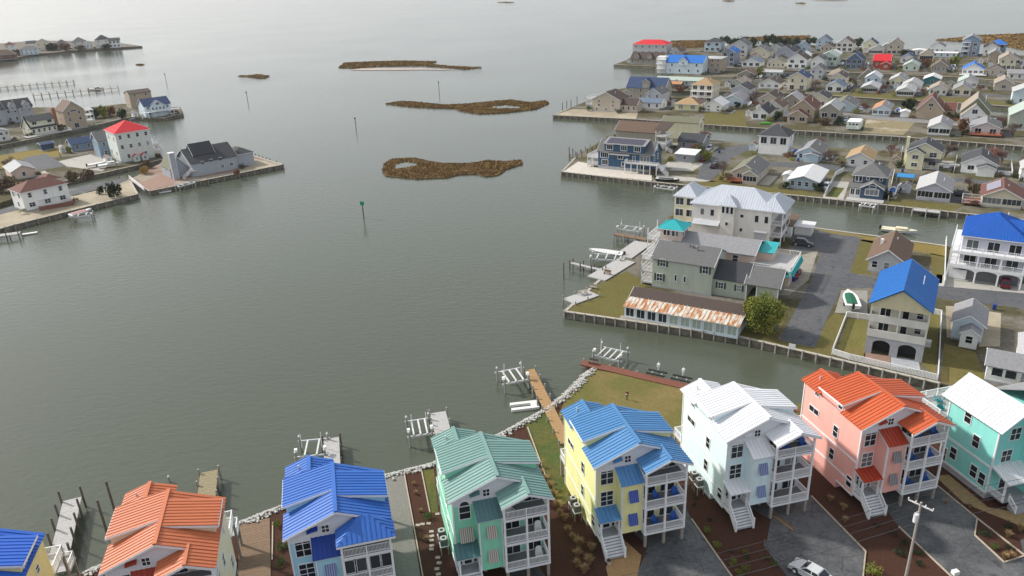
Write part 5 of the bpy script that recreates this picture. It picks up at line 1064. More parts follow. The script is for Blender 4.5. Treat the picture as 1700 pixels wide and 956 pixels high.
house('white house with glazed front cut by the left edge', -25, 240, 19, 4.4, 9, 'Y', 1.8, 'offwhite', 'mgrey', 'S2,5', 45)
h = house('tan three-storey house with flat brown roof on the left point', 219, 180, 255, 7.6, 9, 'X', 1.2, 'tan', 'dbrown', 'W1,1,1|S,,2', 40)
h = house('white house with navy gable roof and fan of arched windows', 243, 195, 286, 5.4, 10, 'X', 3.0, 'paleblue', 'navy', 'S3,4', 40)
wing(h, h.W * .2, h.W * .75, -2, -.02, 5.0, 'Y', 2.8, 'S,4', wall('paleblue')); win(h.t, 'S', h.W * .47, 6.2, 1.6, 1.0, 3, 1, y0=-2)
deck(h, -3, h.W + 3, -4, -2.02, 2.8, WHITE, 'SWE', sp=.5)
house('low pinkish house with pale grey roof at the left edge', 22, 300, 62, 3.0, 13, 'Y', 1.8, 'pinkish', ('lgrey', 'mgrey'), 'S1', 40)
house('navy garden shed by the golden grass on the left shore', 71, 251, 91, 2.6, 4, 'X', .6, 'navy', 'navy', '', 45, name='garden_shed', cat='shed')
for xl, yl, xr, hh, D_, kd, rs, wc_, rc_, ws_, lab in ((-20, 101, 26, 4.5, 12, 'H', 4, 'brown', 'brown', 'S3', 'far brown house cut by the left edge'), (34, 92, 64, 5.6, 11, 'H', 2.6, 'paleblue', 'grey', 'S4,4', 'far pale blue house with dark hip roof on the upper left shore'),
    (10, 88, 27, 7.6, 9, 'H', 3, 'offwhite', 'rbrown', 'S2,2', 'far cream house with dark red roof on the upper left shore'), (62, 85, 82, 8, 12, 'Y', 3.4, 'cream', 'olive', 'S2,2', 'far cream house with pointed gables on the upper left shore'), (46, 84, 62, 7, 9, 'X', 2.4, 'offwhite', 'dgrey', 'S2', 'far low house with dark ridge left of the pointed cream gables'),
    (92, 83, 116, 4.6, 12, 'H', 5.0, 'grey', 'grey', 'S3', 'far grey house with tall dark hip roof among trees'), (121, 82, 145, 7, 13, 'H', 4.4, 'offwhite', 'grey', 'S3,2', 'far whitish house with broad grey hip roof'), (144, 81.5, 156, 5, 9, 'Y', 2.4, 'offwhite', 'mgrey', 'S2', 'far small gabled house left of the last house on the point'),
    (160, 80.5, 184, 8.4, 12, 'H', 4.2, 'offwhite', 'dgrey', 'S3,2', 'far tall house with dark hip roof near the end of the point'), (182, 80, 201, 7.2, 10, 'X', 2.4, 'white', 'dgrey', 'S3b,3b', 'last far house on the point, white with porches')):
    house(lab, xl, yl, xr, hh, D_, kd, rs, wc_, rc_, ws_, 22)
# ------------------------------------------------------------------ docks, lifts, piles
def pile(label, x, y, ytop, r=.16, m_=PILE, cap=None, name='mooring_pile'):
    A = G(x, y, 0); h = height_to(A, ytop); t = thing(name, label, 'pile', A, 0, 'mooring piles in open water')
    MB().tube((0, 0, -2), (0, 0, h), r, r * .9, 8).obj('shaft', m_, t)
    if cap: MB().tube((0, 0, h), (0, 0, h + .25), r * 1.15, .02, 8).obj('cap', cap, t)
    return t
pile('tallest dark mooring pile off the lower left dock', 191, 850, 799); pile('tall dark mooring pile left of the orange-roofed house', 178, 885, 830)
pile('pale-capped mooring pile showing over the orange roof', 282, 800, 791, .15, GREYPILE, WHITE)
pile('lone mooring pile left of the pale dock lift', 936, 463, 436, .14)
walkway('dock', 'pale grey dock with tall dark piles at the lower left', G(98, 925, 1.6), G(120, 828, 1.6), 2.2, GREYDECK, 1.6, cat='dock', piles=3.2, pm_=PILE, ptop=1.7)
walkway('dock', 'short brown dock behind the orange-roofed house', G(338, 870, 1.6), G(347, 782, 1.6), 2.3, mat('old_brown_boards', (.26, .22, .13), .85, .2, 3), 1.6, cat='dock', piles=3, ptop=.7)
walkway('dock', 'pale grey dock behind the royal blue roofed house', G(553, 815, 1.6), G(550, 727, 1.6), 2.2, GREYDECK, 1.6, cat='dock', piles=3, pm_=PILE, ptop=.7)
walkway('dock', 'pale dock with ladder behind the sage green roof', G(742, 745, 1.6), G(727, 684, 1.6), 2.4, GREYDECK, 1.6, cat='dock', piles=3, ptop=.7)
walkway('dock', 'long tan wooden pier left of the big lawn', G(940, 735, GZ + .2), G(879, 613, GZ + .2), 1.7, TANWOOD, GZ + .2, cat='dock', piles=3, ptop=.6)
def lift(label, pa, pb, wd, nb=3, top=2.6, m_=ALU, white=True, bz=1.9):
    """boat lift: four piles, two cross beams, bunks"""
    a, b = G(*pa, 1.5), G(*pb, 1.5); L = (b - a).length; t = thing('boat_lift', label, 'boat lift', (a.x, a.y, 0), math.atan2(b.y - a.y, b.x - a.x), 'boat lifts')
    for x in (0, L):
        for y in (0, wd):
            p_ = MB().tube((x, y, -2), (x, y, top), .17, .16, 8).obj('pile', GREYPILE, t)
            MB().tube((x, y, top), (x, y, top + .3), .18, .03, 8).obj('pile_cap', WHITE, p_)
    for y in (0, wd): MB().bar((-.3, y + .22, bz - .3), (L + .3, y + .22, bz - .3), .18, .28).obj('beam', m_, t)
    for i in range(nb):
        x = L * (i + .7) / (nb + .4); MB().bar((x, .1, bz - .05), (x, wd - .1, bz - .05), .22, .18).obj('bunk', mat('pale_bunk', (.6, .6, .58), .8), t)
    if white:
        for x in (.6, L - .6): MB().tube((x, wd * .5, bz), (x + .05, wd * .5, top + 1.6), .05, None, 6).obj('guide_pole', WHITE, t)
    for x in (0, L): box('motor', WHITE, t, x - .2, x + .2, .3, .75, top - .25, top + .2)
    return t
lift('boat lift with white pile caps behind the royal blue roof', (492, 762), (540, 757), 4.0, 2)
lift('empty boat lift beside the pale dock near the sage roof', (680, 728), (718, 722), 4.2, 3)
lift('empty boat lift beside the long tan pier', (838, 640), (878, 632), 4.2, 3)
lift('boat lift at the corner of the red-brown boardwalk', (985, 592), (1028, 602), 3.6, 4)
def ski_lift(label, x, y):
    A = G(x, y, 1.5); t = thing('jet_ski_lift', label, 'jet ski lift', (A.x, A.y, 0), math.radians(-30), 'jet ski lifts beside the boardwalk')
    MB().tube((0, 0, -2), (0, 0, 3.0), .16, .15, 8).obj('post', ALU, t); box('motor', WHITE, t, -.2, .2, -.3, .25, 2.5, 3.0)
    MB().tube((0, 0, 3.0), (0, 0, 3.4), .1, .02, 6).obj('post_cap', WHITE, t)
    for s in (-1, 1): MB().bar((-1.6, s * .6 - .9, 1.75), (1.6, s * .6 - .9, 1.75), .4, .16).obj('bunk', RUBBER, t); MB().bar((s * .8, -1.7, 1.6), (s * .8, .1, 1.6), .1, .12).obj('arm', ALU, t)
ski_lift('left jet ski lift with black bunks beside the red-brown boardwalk', 1093, 617); ski_lift('right jet ski lift with black bunks beside the red-brown boardwalk', 1134, 626)
# U-shaped white floating dock
t = thing('floating_dock', 'white U-shaped floating dock beside the tan pier', 'dock', Vector((G(871, 673, .3).x, G(871, 673, .3).y, 0)), math.radians(8))
q = MB(); q.prism([(-2.2, -1.1, -.2), (2.2, -1.1, -.2), (2.2, 1.1, -.2), (-2.2, 1.1, -.2), (-2.2, .45, -.2), (1.0, .45, -.2), (1.0, -.45, -.2), (-2.2, -.45, -.2)], (0, 0, .6)); q.obj('float', WHITEFAB, t)
# right side docks
walkway('dock', 'brown dock with white storage boxes by the turquoise cupola house', G(1075, 397, 1.6), G(1022, 388, 1.6), 2.0, BRNWOOD, 1.6, cat='dock', piles=3, ptop=.8)
lift('small lift with white poles beyond the brown dock', (1024, 381), (1062, 386), 3.0, 2, 2.2)
walkway('dock', 'narrow grey dock with piles below the pontoon boat', G(1003, 449, 1.3), G(948, 436, 1.3), 1.0, GREYDECK, 1.3, cat='dock', piles=2.6, pm_=PILE, ptop=.9)
walkway('dock', 'wide grey deck platform with bench on the lawn edge', G(990, 462, 1.6), G(1040, 432, 1.6), 4.5, GREYDECK, GZ + .25, cat='deck')
walkway('dock', 'grey deck beside the pontoon boat', G(1034, 426, 1.6), G(1068, 402, 1.6), 4.5, GREYDECK, GZ + .25, cat='deck')
walkway('dock', 'small grey square deck carrying the picnic table', G(945, 500, 1.6), G(985, 486, 1.6), 3.6, GREYDECK, GZ + .25, cat='deck', piles=3, ptop=.6)
def table(label, p, rz):
    t = thing('picnic_table', label, 'picnic table', p, rz)
    for i in range(4): box('top_board', WOOD, t, -.9, .9, -.38 + i * .19, -.21 + i * .19, .72, .76)
    for s in (-1, 1):
        box('bench', WOOD, t, -.9, .9, s * .72 - .13, s * .72 + .13, .42, .46)
        for x in (-.6, .6): MB().bar((x, s * .6, 0), (x, s * .15, .72), .08, .08).obj('leg', WOOD, t)
    for x in (-.6, .6): box('brace', WOOD, t, x - .04, x + .04, -.75, .75, .36, .42)
table('weathered picnic table on the small grey deck', G(968, 488, GZ + .25), .3)
def bench(label, p, rz, m_=WOOD):
    t = thing('bench', label, 'bench', p, rz); box('seat', m_, t, -.8, .8, -.25, .25, .4, .46); box('backrest', m_, t, -.8, .8, .22, .3, .5, .95)
    for x in (-.7, .7): box('leg', m_, t, x - .05, x + .05, -.22, .22, 0, .4)
bench('dark wooden bench on the wide grey deck platform', G(1008, 455, GZ + .25), -.6, BRNWOOD); bench('grey bench at the edge of the picnic lawn', G(985, 479, GZ), -.6)
bench('dark bench at the corner of the red-brown boardwalk', G(985, 604, GZ + .15), -.5, PILE)
for i, (x, y, yt) in enumerate(((945, 252, 238), (951, 254, 240), (958, 264, 246), (966, 262, 243), (975, 258, 240), (983, 254, 238))): pile(['leftmost', 'second', 'third', 'fourth', 'fifth', 'rightmost'][i] + ' dark pile of the cluster left of the dark blue house', x, y + 6, yt + 6, .18)
walkway('dock', 'dark slatted dock between the piles left of the dark blue house', G(952, 262, 1.2), G(985, 246, 1.2), 2.2, PILE, 1.3, cat='dock', piles=4, pm_=PILE, ptop=1.2)
for i, (x, y, yt) in enumerate(((934, 183, 170), (941, 181, 167), (948, 179, 165), (958, 175, 160))): pile(['leftmost', 'second', 'third', 'rightmost'][i] + ' pile at the tip of the sandy lot', x, y, yt, .18)
walkway('pier', 'upper long pier crowded with piles on the left', G(-40, 147, 2), G(122, 134, 2), 3, WOOD, 1.6, pitch=1.5, cat='pier', piles=4.5, pm_=PILE, ptop=1.0)
walkway('pier', 'lower long pier with evenly spaced piles on the left', G(55, 157, 2), G(196, 144, 2), 3, WOOD, 1.6, pitch=1.5, cat='pier', piles=4.5, pm_=PILE, ptop=1.1)
walkway('dock', 'grey dock and boat cradle at the left edge below the white house', G(-30, 394, 1.3), G(33, 386, 1.3), 2.5, GREYDECK, 1.3, cat='dock', piles=3, pm_=PILE, ptop=1.2)
walkway('dock', 'low white floating jet ski dock off the left shore', G(36, 389, .3), G(62, 385, .3), 1.2, WHITEFAB, .35, cat='dock')
lift('small pale lift beside the point with the grey ranch house', (298, 311), (324, 304), 2.5, 2, 1.8, white=False)
walkway('dock', 'pale floating pad beside the bulkhead of the point', G(264, 319, .3), G(284, 316, .3), 2.2, WHITEFAB, .35, cat='dock')
for i, x in enumerate((425, 431, 437, 443, 449, 460)): pile(['first', 'second', 'third', 'fourth', 'fifth', 'last'][i] + ' dark post on the far edge of the ranch house point, counted from the house', x, 262 + (x - 425) * .32, 255 + (x - 425) * .33, .18)
lift('green-white boat lift in front of the navy house', (1427, 342), (1450, 345), 2.6, 2, 1.6, white=False)
walkway('dock', 'pale planked dock below the lavender-grey cottage', G(1516, 347, 1.5), G(1562, 352, 1.5), 2.0, GREYDECK, 1.5, cat='dock', piles=3, ptop=.5)
# ------------------------------------------------------------------ channel markers
def marker(label, x, y, yt, sign=None):
    A = G(x, y, 0); h = height_to(A, yt); t = thing('channel_marker', label, 'channel marker', A); MB().tube((0, 0, -2), (0, 0, h * .98), .17, .15, 8).obj('pile', PILE, t)
    if sign: MB().prism([(-.55, -.2, h - 1.1), (.55, -.2, h - 1.1), (.55, -.2, h), (-.55, -.2, h)], (0, .05, 0)).obj('sign_board', mat('green_sign', (.01, .32, .18), .5, .08, 2), t); MB().prism([(-.55, -.1, h - 1.1), (.55, -.1, h - 1.1), (.55, -.1, h), (-.55, -.1, h)], (0, .05, 0)).obj('sign_board', mat('green_sign', (0, 0, 0)), t)
    else: box('lamp', DARK, t, -.3, .3, -.3, .3, h - .6, h)
marker('channel marker with square green board in open water', 604, 362, 334, True); marker('thin dark channel marker above the nearest marsh island', 591, 212, 195)
marker('thin dark channel marker near the tiny reed islet', 411, 166, 152); marker('thin channel marker right of the far left point', 276, 136, 122); marker('thin channel marker between the two upper marsh islands', 729, 152, 135)
# ------------------------------------------------------------------ vehicles
def paint(key, rgb): return mat('car_paint_' + key, rgb, .25, .03, 3, spec=.6)
def car(label, p, rz, m_, L=4.6, W=1.8, Hh=1.45, suv=False):
    t = thing('parked_car', label, 'car', p, rz)      # front faces +x
    c = L / 2; zr = Hh if not suv else Hh + .25
    prof = [(-c, .45), (-c + .05, .82), (-c + .9, .98), (-c + 1.0, .98), (c - 1.2, .97), (c - .5, .86), (c - .12, .70), (c, .5), (c - .02, .25), (-c + .02, .25)]
    q = MB(); n = len(prof)
    rows = []
    for s, k in ((-1, .80), (-1, 1), (1, 1), (1, .80)):
        rows.append([(x * (1 if abs(k) == 1 else .985), s * W / 2 * k, z + (.03 if k < 1 and z > .6 else 0)) for x, z in prof])
    q.v = [v for r in rows for v in r]
    for a in range(3): q.f += [(a * n + i, a * n + (i + 1) % n, (a + 1) * n + (i + 1) % n, (a + 1) * n + i) for i in range(n)]
    q.f += [tuple(range(n)), tuple(range(3 * n, 4 * n))[::-1]]
    bo = q.obj('body', m_, t); bv = bo.modifiers.new('round', 'BEVEL'); bv.width = .07; bv.segments = 2
    r0, r1, f0, f1 = (-c + .35, -c + .75, c - 2.0, c - 1.15) if suv else (-c + .6, -c + 1.25, c - 2.0, c - 1.25)
    def cab(z0, z1, wb, wt, x0, x1, x2, x3): return [(x0, -wb, z0), (x3, -wb, z0), (x3, wb, z0), (x0, wb, z0), (x1, -wt, z1), (x2, -wt, z1), (x2, wt, z1), (x1, wt, z1)], [(0, 3, 2, 1), (4, 5, 6, 7), (0, 1, 5, 4), (1, 2, 6, 5), (2, 3, 7, 6), (3, 0, 4, 7)]
    MB().add(*cab(.93, zr - .07, W * .44, W * .36, r0, r1, f0, f1)).obj('cabin_glass', GLASS, t)
    MB().add(*cab(zr - .07, zr, W * .365, W * .34, r1 - .04, r1 + .05, f0 - .05, f0 + .04)).obj('roof', m_, t)
    for s in (-1, 1):
        for x0_, x1_ in ((r0 + .02, r1), (f1 - .02, f0)): MB().bar((x0_, s * W * .44, .93), (x1_, s * W * .362, zr - .05), .07, .07).obj('pillar', m_, t)
        xm = (r1 + f0) / 2; MB().bar((xm, s * W * .445, .93), (xm, s * W * .365, zr - .05), .09, .06).obj('pillar', m_, t)
        for x in (-c + .85, c - .85):
            w_ = MB().tube((x, s * (W / 2 - .2), .32), (x, s * (W / 2 + .01), .32), .32, None, 14).obj('wheel', RUBBER, t); MB().tube((x, s * (W / 2 + .01), .32), (x, s * (W / 2 + .025), .32), .2, None, 10).obj('rim', ALU, w_)
        box('headlight', mat('lamp_lens', (.6, .62, .65), .2), t, c - .22, c - .06, s * W * .36 - .16, s * W * .36 + .12, .58, .7)
        box('tail_light', mat('red_lens', (.35, .01, .01), .3), t, -c - .01, -c + .08, s * W * .38 - .15, s * W * .38 + .1, .62, .78)
        box('mirror', m_, t, f1 - .25, f1 - .1, s * (W * .44 + .14) - .1, s * (W * .44 + .14) + .1, .95, 1.07)
    return t
A, B_ = G(1316.6, 930, GZ + .8), G(1365, 958, GZ + .8); d_ = (B_ - A).normalized()
car('silver sedan parked on the dark driveway in front of the aqua house', Vector((A.x, A.y, GZ + .015)) + d_ * 2.2, math.atan2(-d_.y, -d_.x), paint('silver', (.52, .53, .54)))
car('grey car on the drive at the end of the middle road', G(1333, 407), math.radians(-31), paint('grey', (.07, .075, .085)), suv=True)
car('red car half hidden under the turquoise-edged terrace', G(1320, 458), math.radians(-120), paint('red', (.30, .015, .02)))
car('dark red car under the arched carport', G(1668, 474), math.radians(60), paint('maroon', (.10, .008, .015)), suv=True)
car('black car on the road beside the bare tree', G(1187, 278), math.radians(50), paint('black', (.015, .016, .02)), suv=True)
car('dark blue car beside the low white house', G(1108, 165), math.radians(-31), paint('navy', (.02, .03, .10)), suv=True)
car('dark car in front of the olive gabled garage', G(1644, 205), math.radians(60), paint('black', (0, 0, 0)))
car('dark blue car beside the white cottage with the tan roof', G(1577, 158), math.radians(60), paint('navy', (0, 0, 0)))
# camper
t = thing('camper', 'white and mint camper trailer on the grassy lot', 'camper', G(1404, 216), math.radians(-31)); W_ = width_to(G(1404, 216), math.radians(-31), 1427)
MB().prism([(0, 0, .5), (W_, 0, .5), (W_, 0, 3.0), (W_ * .9, 0, 3.3), (W_ * .1, 0, 3.3), (0, 0, 3.0)], (0, 7.5, 0)).obj('body', wall('mint'), t)
MB().prism([(-.05, -.05, 3.0), (W_ * .1, -.05, 3.32), (W_ * .9, -.05, 3.32), (W_ + .05, -.05, 3.0), (W_ * .9, -.05, 3.25), (W_ * .1, -.05, 3.25)], (0, 7.6, 0)).obj('roof', WHITE, t); box('stripe', WHITE, t, -.02, W_ + .02, -.03, 7.52, 1.5, 1.75)
for u in (.25, .5, .75): win(t, 'S', W_ * u, 2.4, W_ * .16, .6, 1, 1)
for x in (.3, W_ - .3): MB().tube((x - .15, 3.6, .4), (x + .15, 3.6, .4), .4, None, 10).obj('wheel', RUBBER, t)
MB().tube((W_ * .85, -.25, 1.2), (W_ * .85, -.05, 1.2), .45, None, 12).obj('spare_wheel', WHITE, t)
# ------------------------------------------------------------------ boats
def boat(label, p, rz, L=7, W=2.4, hull=None, deckm=None, cover=None, cabin=0, z=0, canopy=None, motor=True, trailer=False):
    t = thing('boat', label, 'boat', (p.x, p.y, z), rz); q = MB(); N = 8; rows = []
    for i in range(N + 1):
        f = i / N; x = -L / 2 + L * f; w_ = W / 2 * (1 if f < .45 else max(.02, 1 - ((f - .45) / .55) ** 2.2)); sh = .85 + .25 * f * f
        rows.append([(x, -w_, sh), (x, -w_ * .82, .25 + .35 * f ** 3), (x, 0, .0 + .5 * f ** 4), (x, w_ * .82, .25 + .35 * f ** 3), (x, w_, sh)])
    q.v = [v for r in rows for v in r]
    for i in range(N): q.f += [(i * 5 + k, (i + 1) * 5 + k, (i + 1) * 5 + k + 1, i * 5 + k + 1) for k in range(4)]
    q.f.append((0, 1, 2, 3, 4)); q.obj('hull', hull or WHITEFAB, t)
    dk = MB(); dk.v = [v for r in rows for v in ((r[0][0], r[0][1] * .96, r[0][2] - .06), (r[4][0], r[4][1] * .96, r[4][2] - .06))]; dk.f = [(2 * i, 2 * i + 2, 2 * i + 3, 2 * i + 1) for i in range(N)]; dk.obj('deck', deckm or WHITEFAB, t)
    if cover:
        c = MB(); c.v = [v for r in rows for v in ((r[0][0], r[0][1] * .66, r[0][2] - .03), (r[0][0], 0, r[0][2] + .16), (r[4][0], r[4][1] * .66, r[4][2] - .03))]; c.f = [(3 * i + k, 3 * i + 3 + k, 3 * i + 4 + k, 3 * i + 1 + k) for i in range(1, 6) for k in (0, 1)]; c.obj('cover', cover, t)
    if cabin: box('cabin', deckm or WHITEFAB, t, -L * .1, L * .22, -W * .32, W * .32, .85, .85 + cabin); box('windscreen', GLASS, t, L * .05, L * .225, -W * .33, W * .33, .85 + cabin * .45, .85 + cabin * .85)
    if canopy:
        box('canopy', canopy, t, -L * .25, L * .12, -W * .45, W * .45, 2.3, 2.38)
        for x in (-L * .24, L * .11):
            for s in (-1, 1): MB().tube((x, s * W * .43, .8), (x, s * W * .43, 2.3), .03, None, 5).obj('canopy_pole', ALU, t)
    if motor: box('outboard', RUBBER, t, -L / 2 - .45, -L / 2 - .02, -.2, .2, .3, 1.35)
    if trailer:
        for s in (-1, 1): MB().bar((-L * .4, s * .5, -.1), (L * .5, s * .3, -.1), .08, .1).obj('trailer_rail', ALU, t); MB().tube((-L * .1, s * 1.0, -.25), (-L * .1, s * 1.2, -.25), .3, None, 10).obj('trailer_wheel', RUBBER, t)
    return t
boat('white motorboat with green cover on the concrete drive', G(1410, 505), math.radians(75), 7.6, 2.9, cover=mat('green_cover', (.01, .12, .06), .7), z=GZ + .55, trailer=True)
boat('long pontoon boat with white covers on its lift', G(1006, 424, .8), math.radians(152), 8.5, 2.6, hull=mat('pontoon_hull', (.45, .46, .47), .4), cover=mat('white_cover', (.62, .62, .62), .7), z=1.0, canopy=None)
lift('lift under the long pontoon boat', (980, 431), (1030, 434), 3.4, 3, 2.2, white=False)
boat('cream motorboat moored behind the brown-roofed cottage', G(1492, 386, 0), math.radians(-31), 8, 2.6, deckm=mat('cream_deck', (.66, .60, .42), .5), cabin=.5)
boat('black covered boat on the lift by the dark blue house', G(1108, 303, 1), math.radians(-31), 7.5, 2.4, hull=mat('black_hull', (.02, .02, .025), .4), cover=mat('black_cover', (.025, .025, .03), .7), z=1.4)
lift('lift under the black covered boat', (1086, 312), (1118, 316), 2.6, 2, 1.9, white=False)
boat('grey covered boat on the yard beside the navy house', G(1496, 316), math.radians(60), 7, 2.4, hull=mat('grey_hull', (.35, .36, .38), .5), cover=mat('grey_cover', (.30, .31, .34), .8), z=GZ + .4)
t = thing('blue_tarp', 'bright blue tarpaulin over a frame beside the navy house', 'tarpaulin', G(1487, 303), math.radians(-31)); slope(t, [(0, 0, 1.8), (4.5, 0, 1.8), (4.5, 2, 2.4), (0, 2, 2.4)], mat('blue_tarp', (.03, .22, .5), .6), ribs=False, nm='tarp'); slope(t, [(0, 4, 1.8), (4.5, 4, 1.8), (4.5, 2, 2.39), (0, 2, 2.39)], mat('blue_tarp', (0, 0, 0)), ribs=False, nm='tarp')
for x in (.1, 4.4):
    for y in (.1, 3.9): box('post', ALU, t, x - .05, x + .05, y - .05, y + .05, 0, 1.75)
boat('white boat on the yard right of the pale yellow house', G(1573, 279), math.radians(-31), 6.5, 2.4, z=GZ + .4)
boat('white yacht with cabin moored at the left point', G(240, 197, 0), math.radians(10), 15, 4.2, cabin=1.8)
boat('small white sport boat at the tip of the left point', G(287, 194, 0), math.radians(25), 10, 3.2, cabin=1.2, hull=mat('dark_hull_top', (.5, .5, .5), .4))
boat('left-hand white boat stored by the big red-roofed house', G(163, 276), math.radians(40), 7, 2.4, z=GZ + .4); boat('right-hand white boat stored by the big red-roofed house', G(183, 277), math.radians(30), 8, 2.6, z=GZ + .4, cabin=.7)
boat('boat with faded red cover on the lift below the white house', G(134, 357, 1), math.radians(55), 7, 2.6, cover=mat('faded_red_cover', (.48, .16, .16), .8), z=1.2)
lift('lift under the boat with the faded red cover', (120, 362), (152, 358), 3.2, 2, 2.0, white=False)
boat('small white boat with blue cover at the end of the left strip', G(213, 323, 0), math.radians(45), 5, 2, cover=mat('blue_cover', (.03, .10, .35), .7))
boat('bright green kayak on the dock by the white charcoal-roofed cottage', G(1272, 207), math.radians(-31), 4.5, 1.0, hull=mat('green_kayak', (.10, .45, .05), .5), deckm=mat('green_kayak', (0, 0, 0)), z=GZ, motor=False)
boat('small brown boat moored under the lower long pier', G(160, 149, 0), math.radians(10), 9, 3, hull=mat('brown_hull', (.20, .08, .05), .5), cabin=1.0)
# ------------------------------------------------------------------ fences
def fence(label, pts, h=1.1, sp=.2, m_=None, px=True, post=2.4):
    w0 = [G(*p) for p in pts]; t = thing('fence', label, 'fence', w0[0])
    for a, b in zip(w0, w0[1:]): rail(t, a - w0[0], b - w0[0], h, sp, m_ or WHITE, nm='fence_panel', post=post, bw=.11)
fence('white picket fence round the yard of the blue gabled house', [(1443, 531), (1405, 526), (1381, 588), (1409, 597), (1556, 632), (1562, 524), (1545, 520)])
fence('white fence beside the blue hip-roofed house', [(1567, 475), (1570, 400)], 1.2, .13)
fence('white fence left of the navy house yard', [(1369, 326), (1387, 292), (1400, 285)], 1.3, .13); fence('white fence right of the navy house', [(1474, 334), (1484, 288)], 1.3, .13)
fence('white fence left of the dark-roofed white cottage', [(1583, 288), (1588, 263)], 1.4, .13); fence('white fence right of the dark-roofed white cottage', [(1656, 290), (1680, 292), (1678, 272)], 1.3, .13)
fence('white fence of the reddish patio on the left point', [(215, 297), (240, 317)], 1.3, .13); fence('dark red timber deck screen along the white left house', [(66, 350), (122, 341), (124, 334)], 1.3, .13, REDWOOD)
fence('white fence beside the pale yellow two-storey house', [(1493, 272), (1498, 250)], 1.4, .13)
# timber edging of the beds
EDGE = mat('edging_timber', (.42, .36, .28), .9, .2, 3)
def edging(label, pts):
    w0 = [G(*p) for p in pts]; t = thing('bed_edging', label, 'edging', w0[0])
    for a, b in zip(w0, w0[1:]): MB().bar(a - w0[0] + Vector((0, 0, .07)), b - w0[0] + Vector((0, 0, .07)), .14, .16).obj('edging_timber', EDGE, t)
edging('timber edging right of the aqua house driveway', [(1347, 824), (1437, 916), (1432, 965)]); edging('timber edging right of the yellow house driveway', [(1148, 862), (1220, 965)]); edging('timber edging below the utility pole', [(1492, 875), (1590, 968)])
edging('timber edging of the bed beside the turquoise house path', [(1555, 806), (1622, 861), (1618, 889), (1667, 934), (1705, 922)]); edging('timber edging between two beds at the right edge', [(1622, 861), (1700, 922)])
edging('timber edging beside the grey gravel drive', [(671, 786), (703, 962)]); edging('timber edging between mulch and grass left of the mint house', [(700, 782), (714, 852)]); edging('pale timber edging in the bed left of the royal blue roofed house', [(453, 868), (452, 930)])
edging('pale timber edging right of the mint green house', [(876, 710), (926, 845)]); edging('timber edging at the water end of the mulch bed', [(671, 787), (700, 781)])
walkway('boardwalk', 'brown deck walk between the orange and royal blue roofed houses', G(422, 1000), G(423, 866), 3.6, BRNWOOD, GZ + .1, cat='boardwalk')
# ------------------------------------------------------------------ yard things
ST = mat('stepping_stone', (.40, .34, .30), .9, .2, 3)
sm = MB().box(-.27, .27, -.2, .2, -.02, .06).mesh('stepping_stone', ST)
for i, (x, y) in enumerate(((262, 545), (300, 537), (350, 532), (420, 455), (372, 597), (375, 634), (372, 670), (375, 710), (372, 740), (423, 807), (433, 851), (416, 899), (428, 942))):
    o = link('stepping_stone', sm, None, G(640 + x / 4.875, 760 + y / 4.875), random.uniform(-.1, .3)); tag(o, ['leftmost', 'second', 'third', 'topmost', 'fifth', 'sixth', 'seventh', 'eighth', 'ninth', 'tenth', 'eleventh', 'twelfth', 'lowest'][i] + ' square stepping stone on the path beside the mint green house', 'stepping stone', 'stepping stones beside the mint green house')
def ac(label, ox, oy, x, y, z):
    t = thing('air_conditioner', label, 'air conditioner', near_pt(ox + x, oy + y), NA, 'air conditioners on stands')
    box('cabinet', mat('ac_case', (.11, .12, .11), .6), t, -.42, .42, -.42, .42, z, z + .85); MB().tube((0, 0, z + .85), (0, 0, z + .9), .4, None, 14).obj('fan_guard', mat('ac_top', (.42, .42, .40), .6), t); MB().tube((0, 0, z + .9), (0, 0, z + .91), .22, None, 12).obj('fan', DARK, t)
    box('stand', WHITE, t, -.5, .5, -.5, .5, z - .1, z)
    for sx in (-.42, .42):
        for sy in (-.42, .42): box('stand_leg', WOOD, t, sx - .05, sx + .05, sy - .05, sy + .05, -.05, z - .1)
for nm, ox, oy in (('mint green', 8.05, 66.0), ('yellow', 24.62, 67.1), ('pale aqua', 40.93, 67.3)):
    ac('rear air conditioner on the left side of the %s house' % nm, ox, oy, -.75, 6.0, 1.3); ac('front air conditioner on the left side of the %s house' % nm, ox, oy, -.75, 4.6, 1.3)
def bin_(label, x, y, m_): t = thing('waste_bin', label, 'bin', G(x, y), math.radians(-31)); MB().add([(-.25, -.3, .1), (.25, -.3, .1), (.25, .3, .1), (-.25, .3, .1), (-.3, -.35, 1.0), (.3, -.35, 1.0), (.3, .35, 1.0), (-.3, .35, 1.0)], [(0, 3, 2, 1), (4, 5, 6, 7), (0, 1, 5, 4), (1, 2, 6, 5), (2, 3, 7, 6), (3, 0, 4, 7)]).obj('bin_body', m_, t); box('lid', m_, t, -.33, .33, -.4, .38, 1.0, 1.08); MB().tube((-.3, .33, .12), (.3, .33, .12), .12, None, 8).obj('wheel', RUBBER, t)
BB = mat('blue_bin', (.01, .05, .28), .5)
for lab, x, y in (('blue wheeled bin by the turquoise-edged terrace', 1317, 467), ('blue wheeled bin at the end of the dark drive near the round tree', 1288, 548), ('blue wheeled bin by the street right of the small garage', 1650, 514), ('blue wheeled bin beside the white patio near the dark house', 1194, 254), ('blue wheeled bin below the pale blue-grey cottage', 1325, 268), ('blue wheeled bin left of the pale yellow two-storey house', 1498, 286), ('blue wheeled bin beside the tan-roofed cottage', 1398, 277)): bin_(lab, x, y, BB)
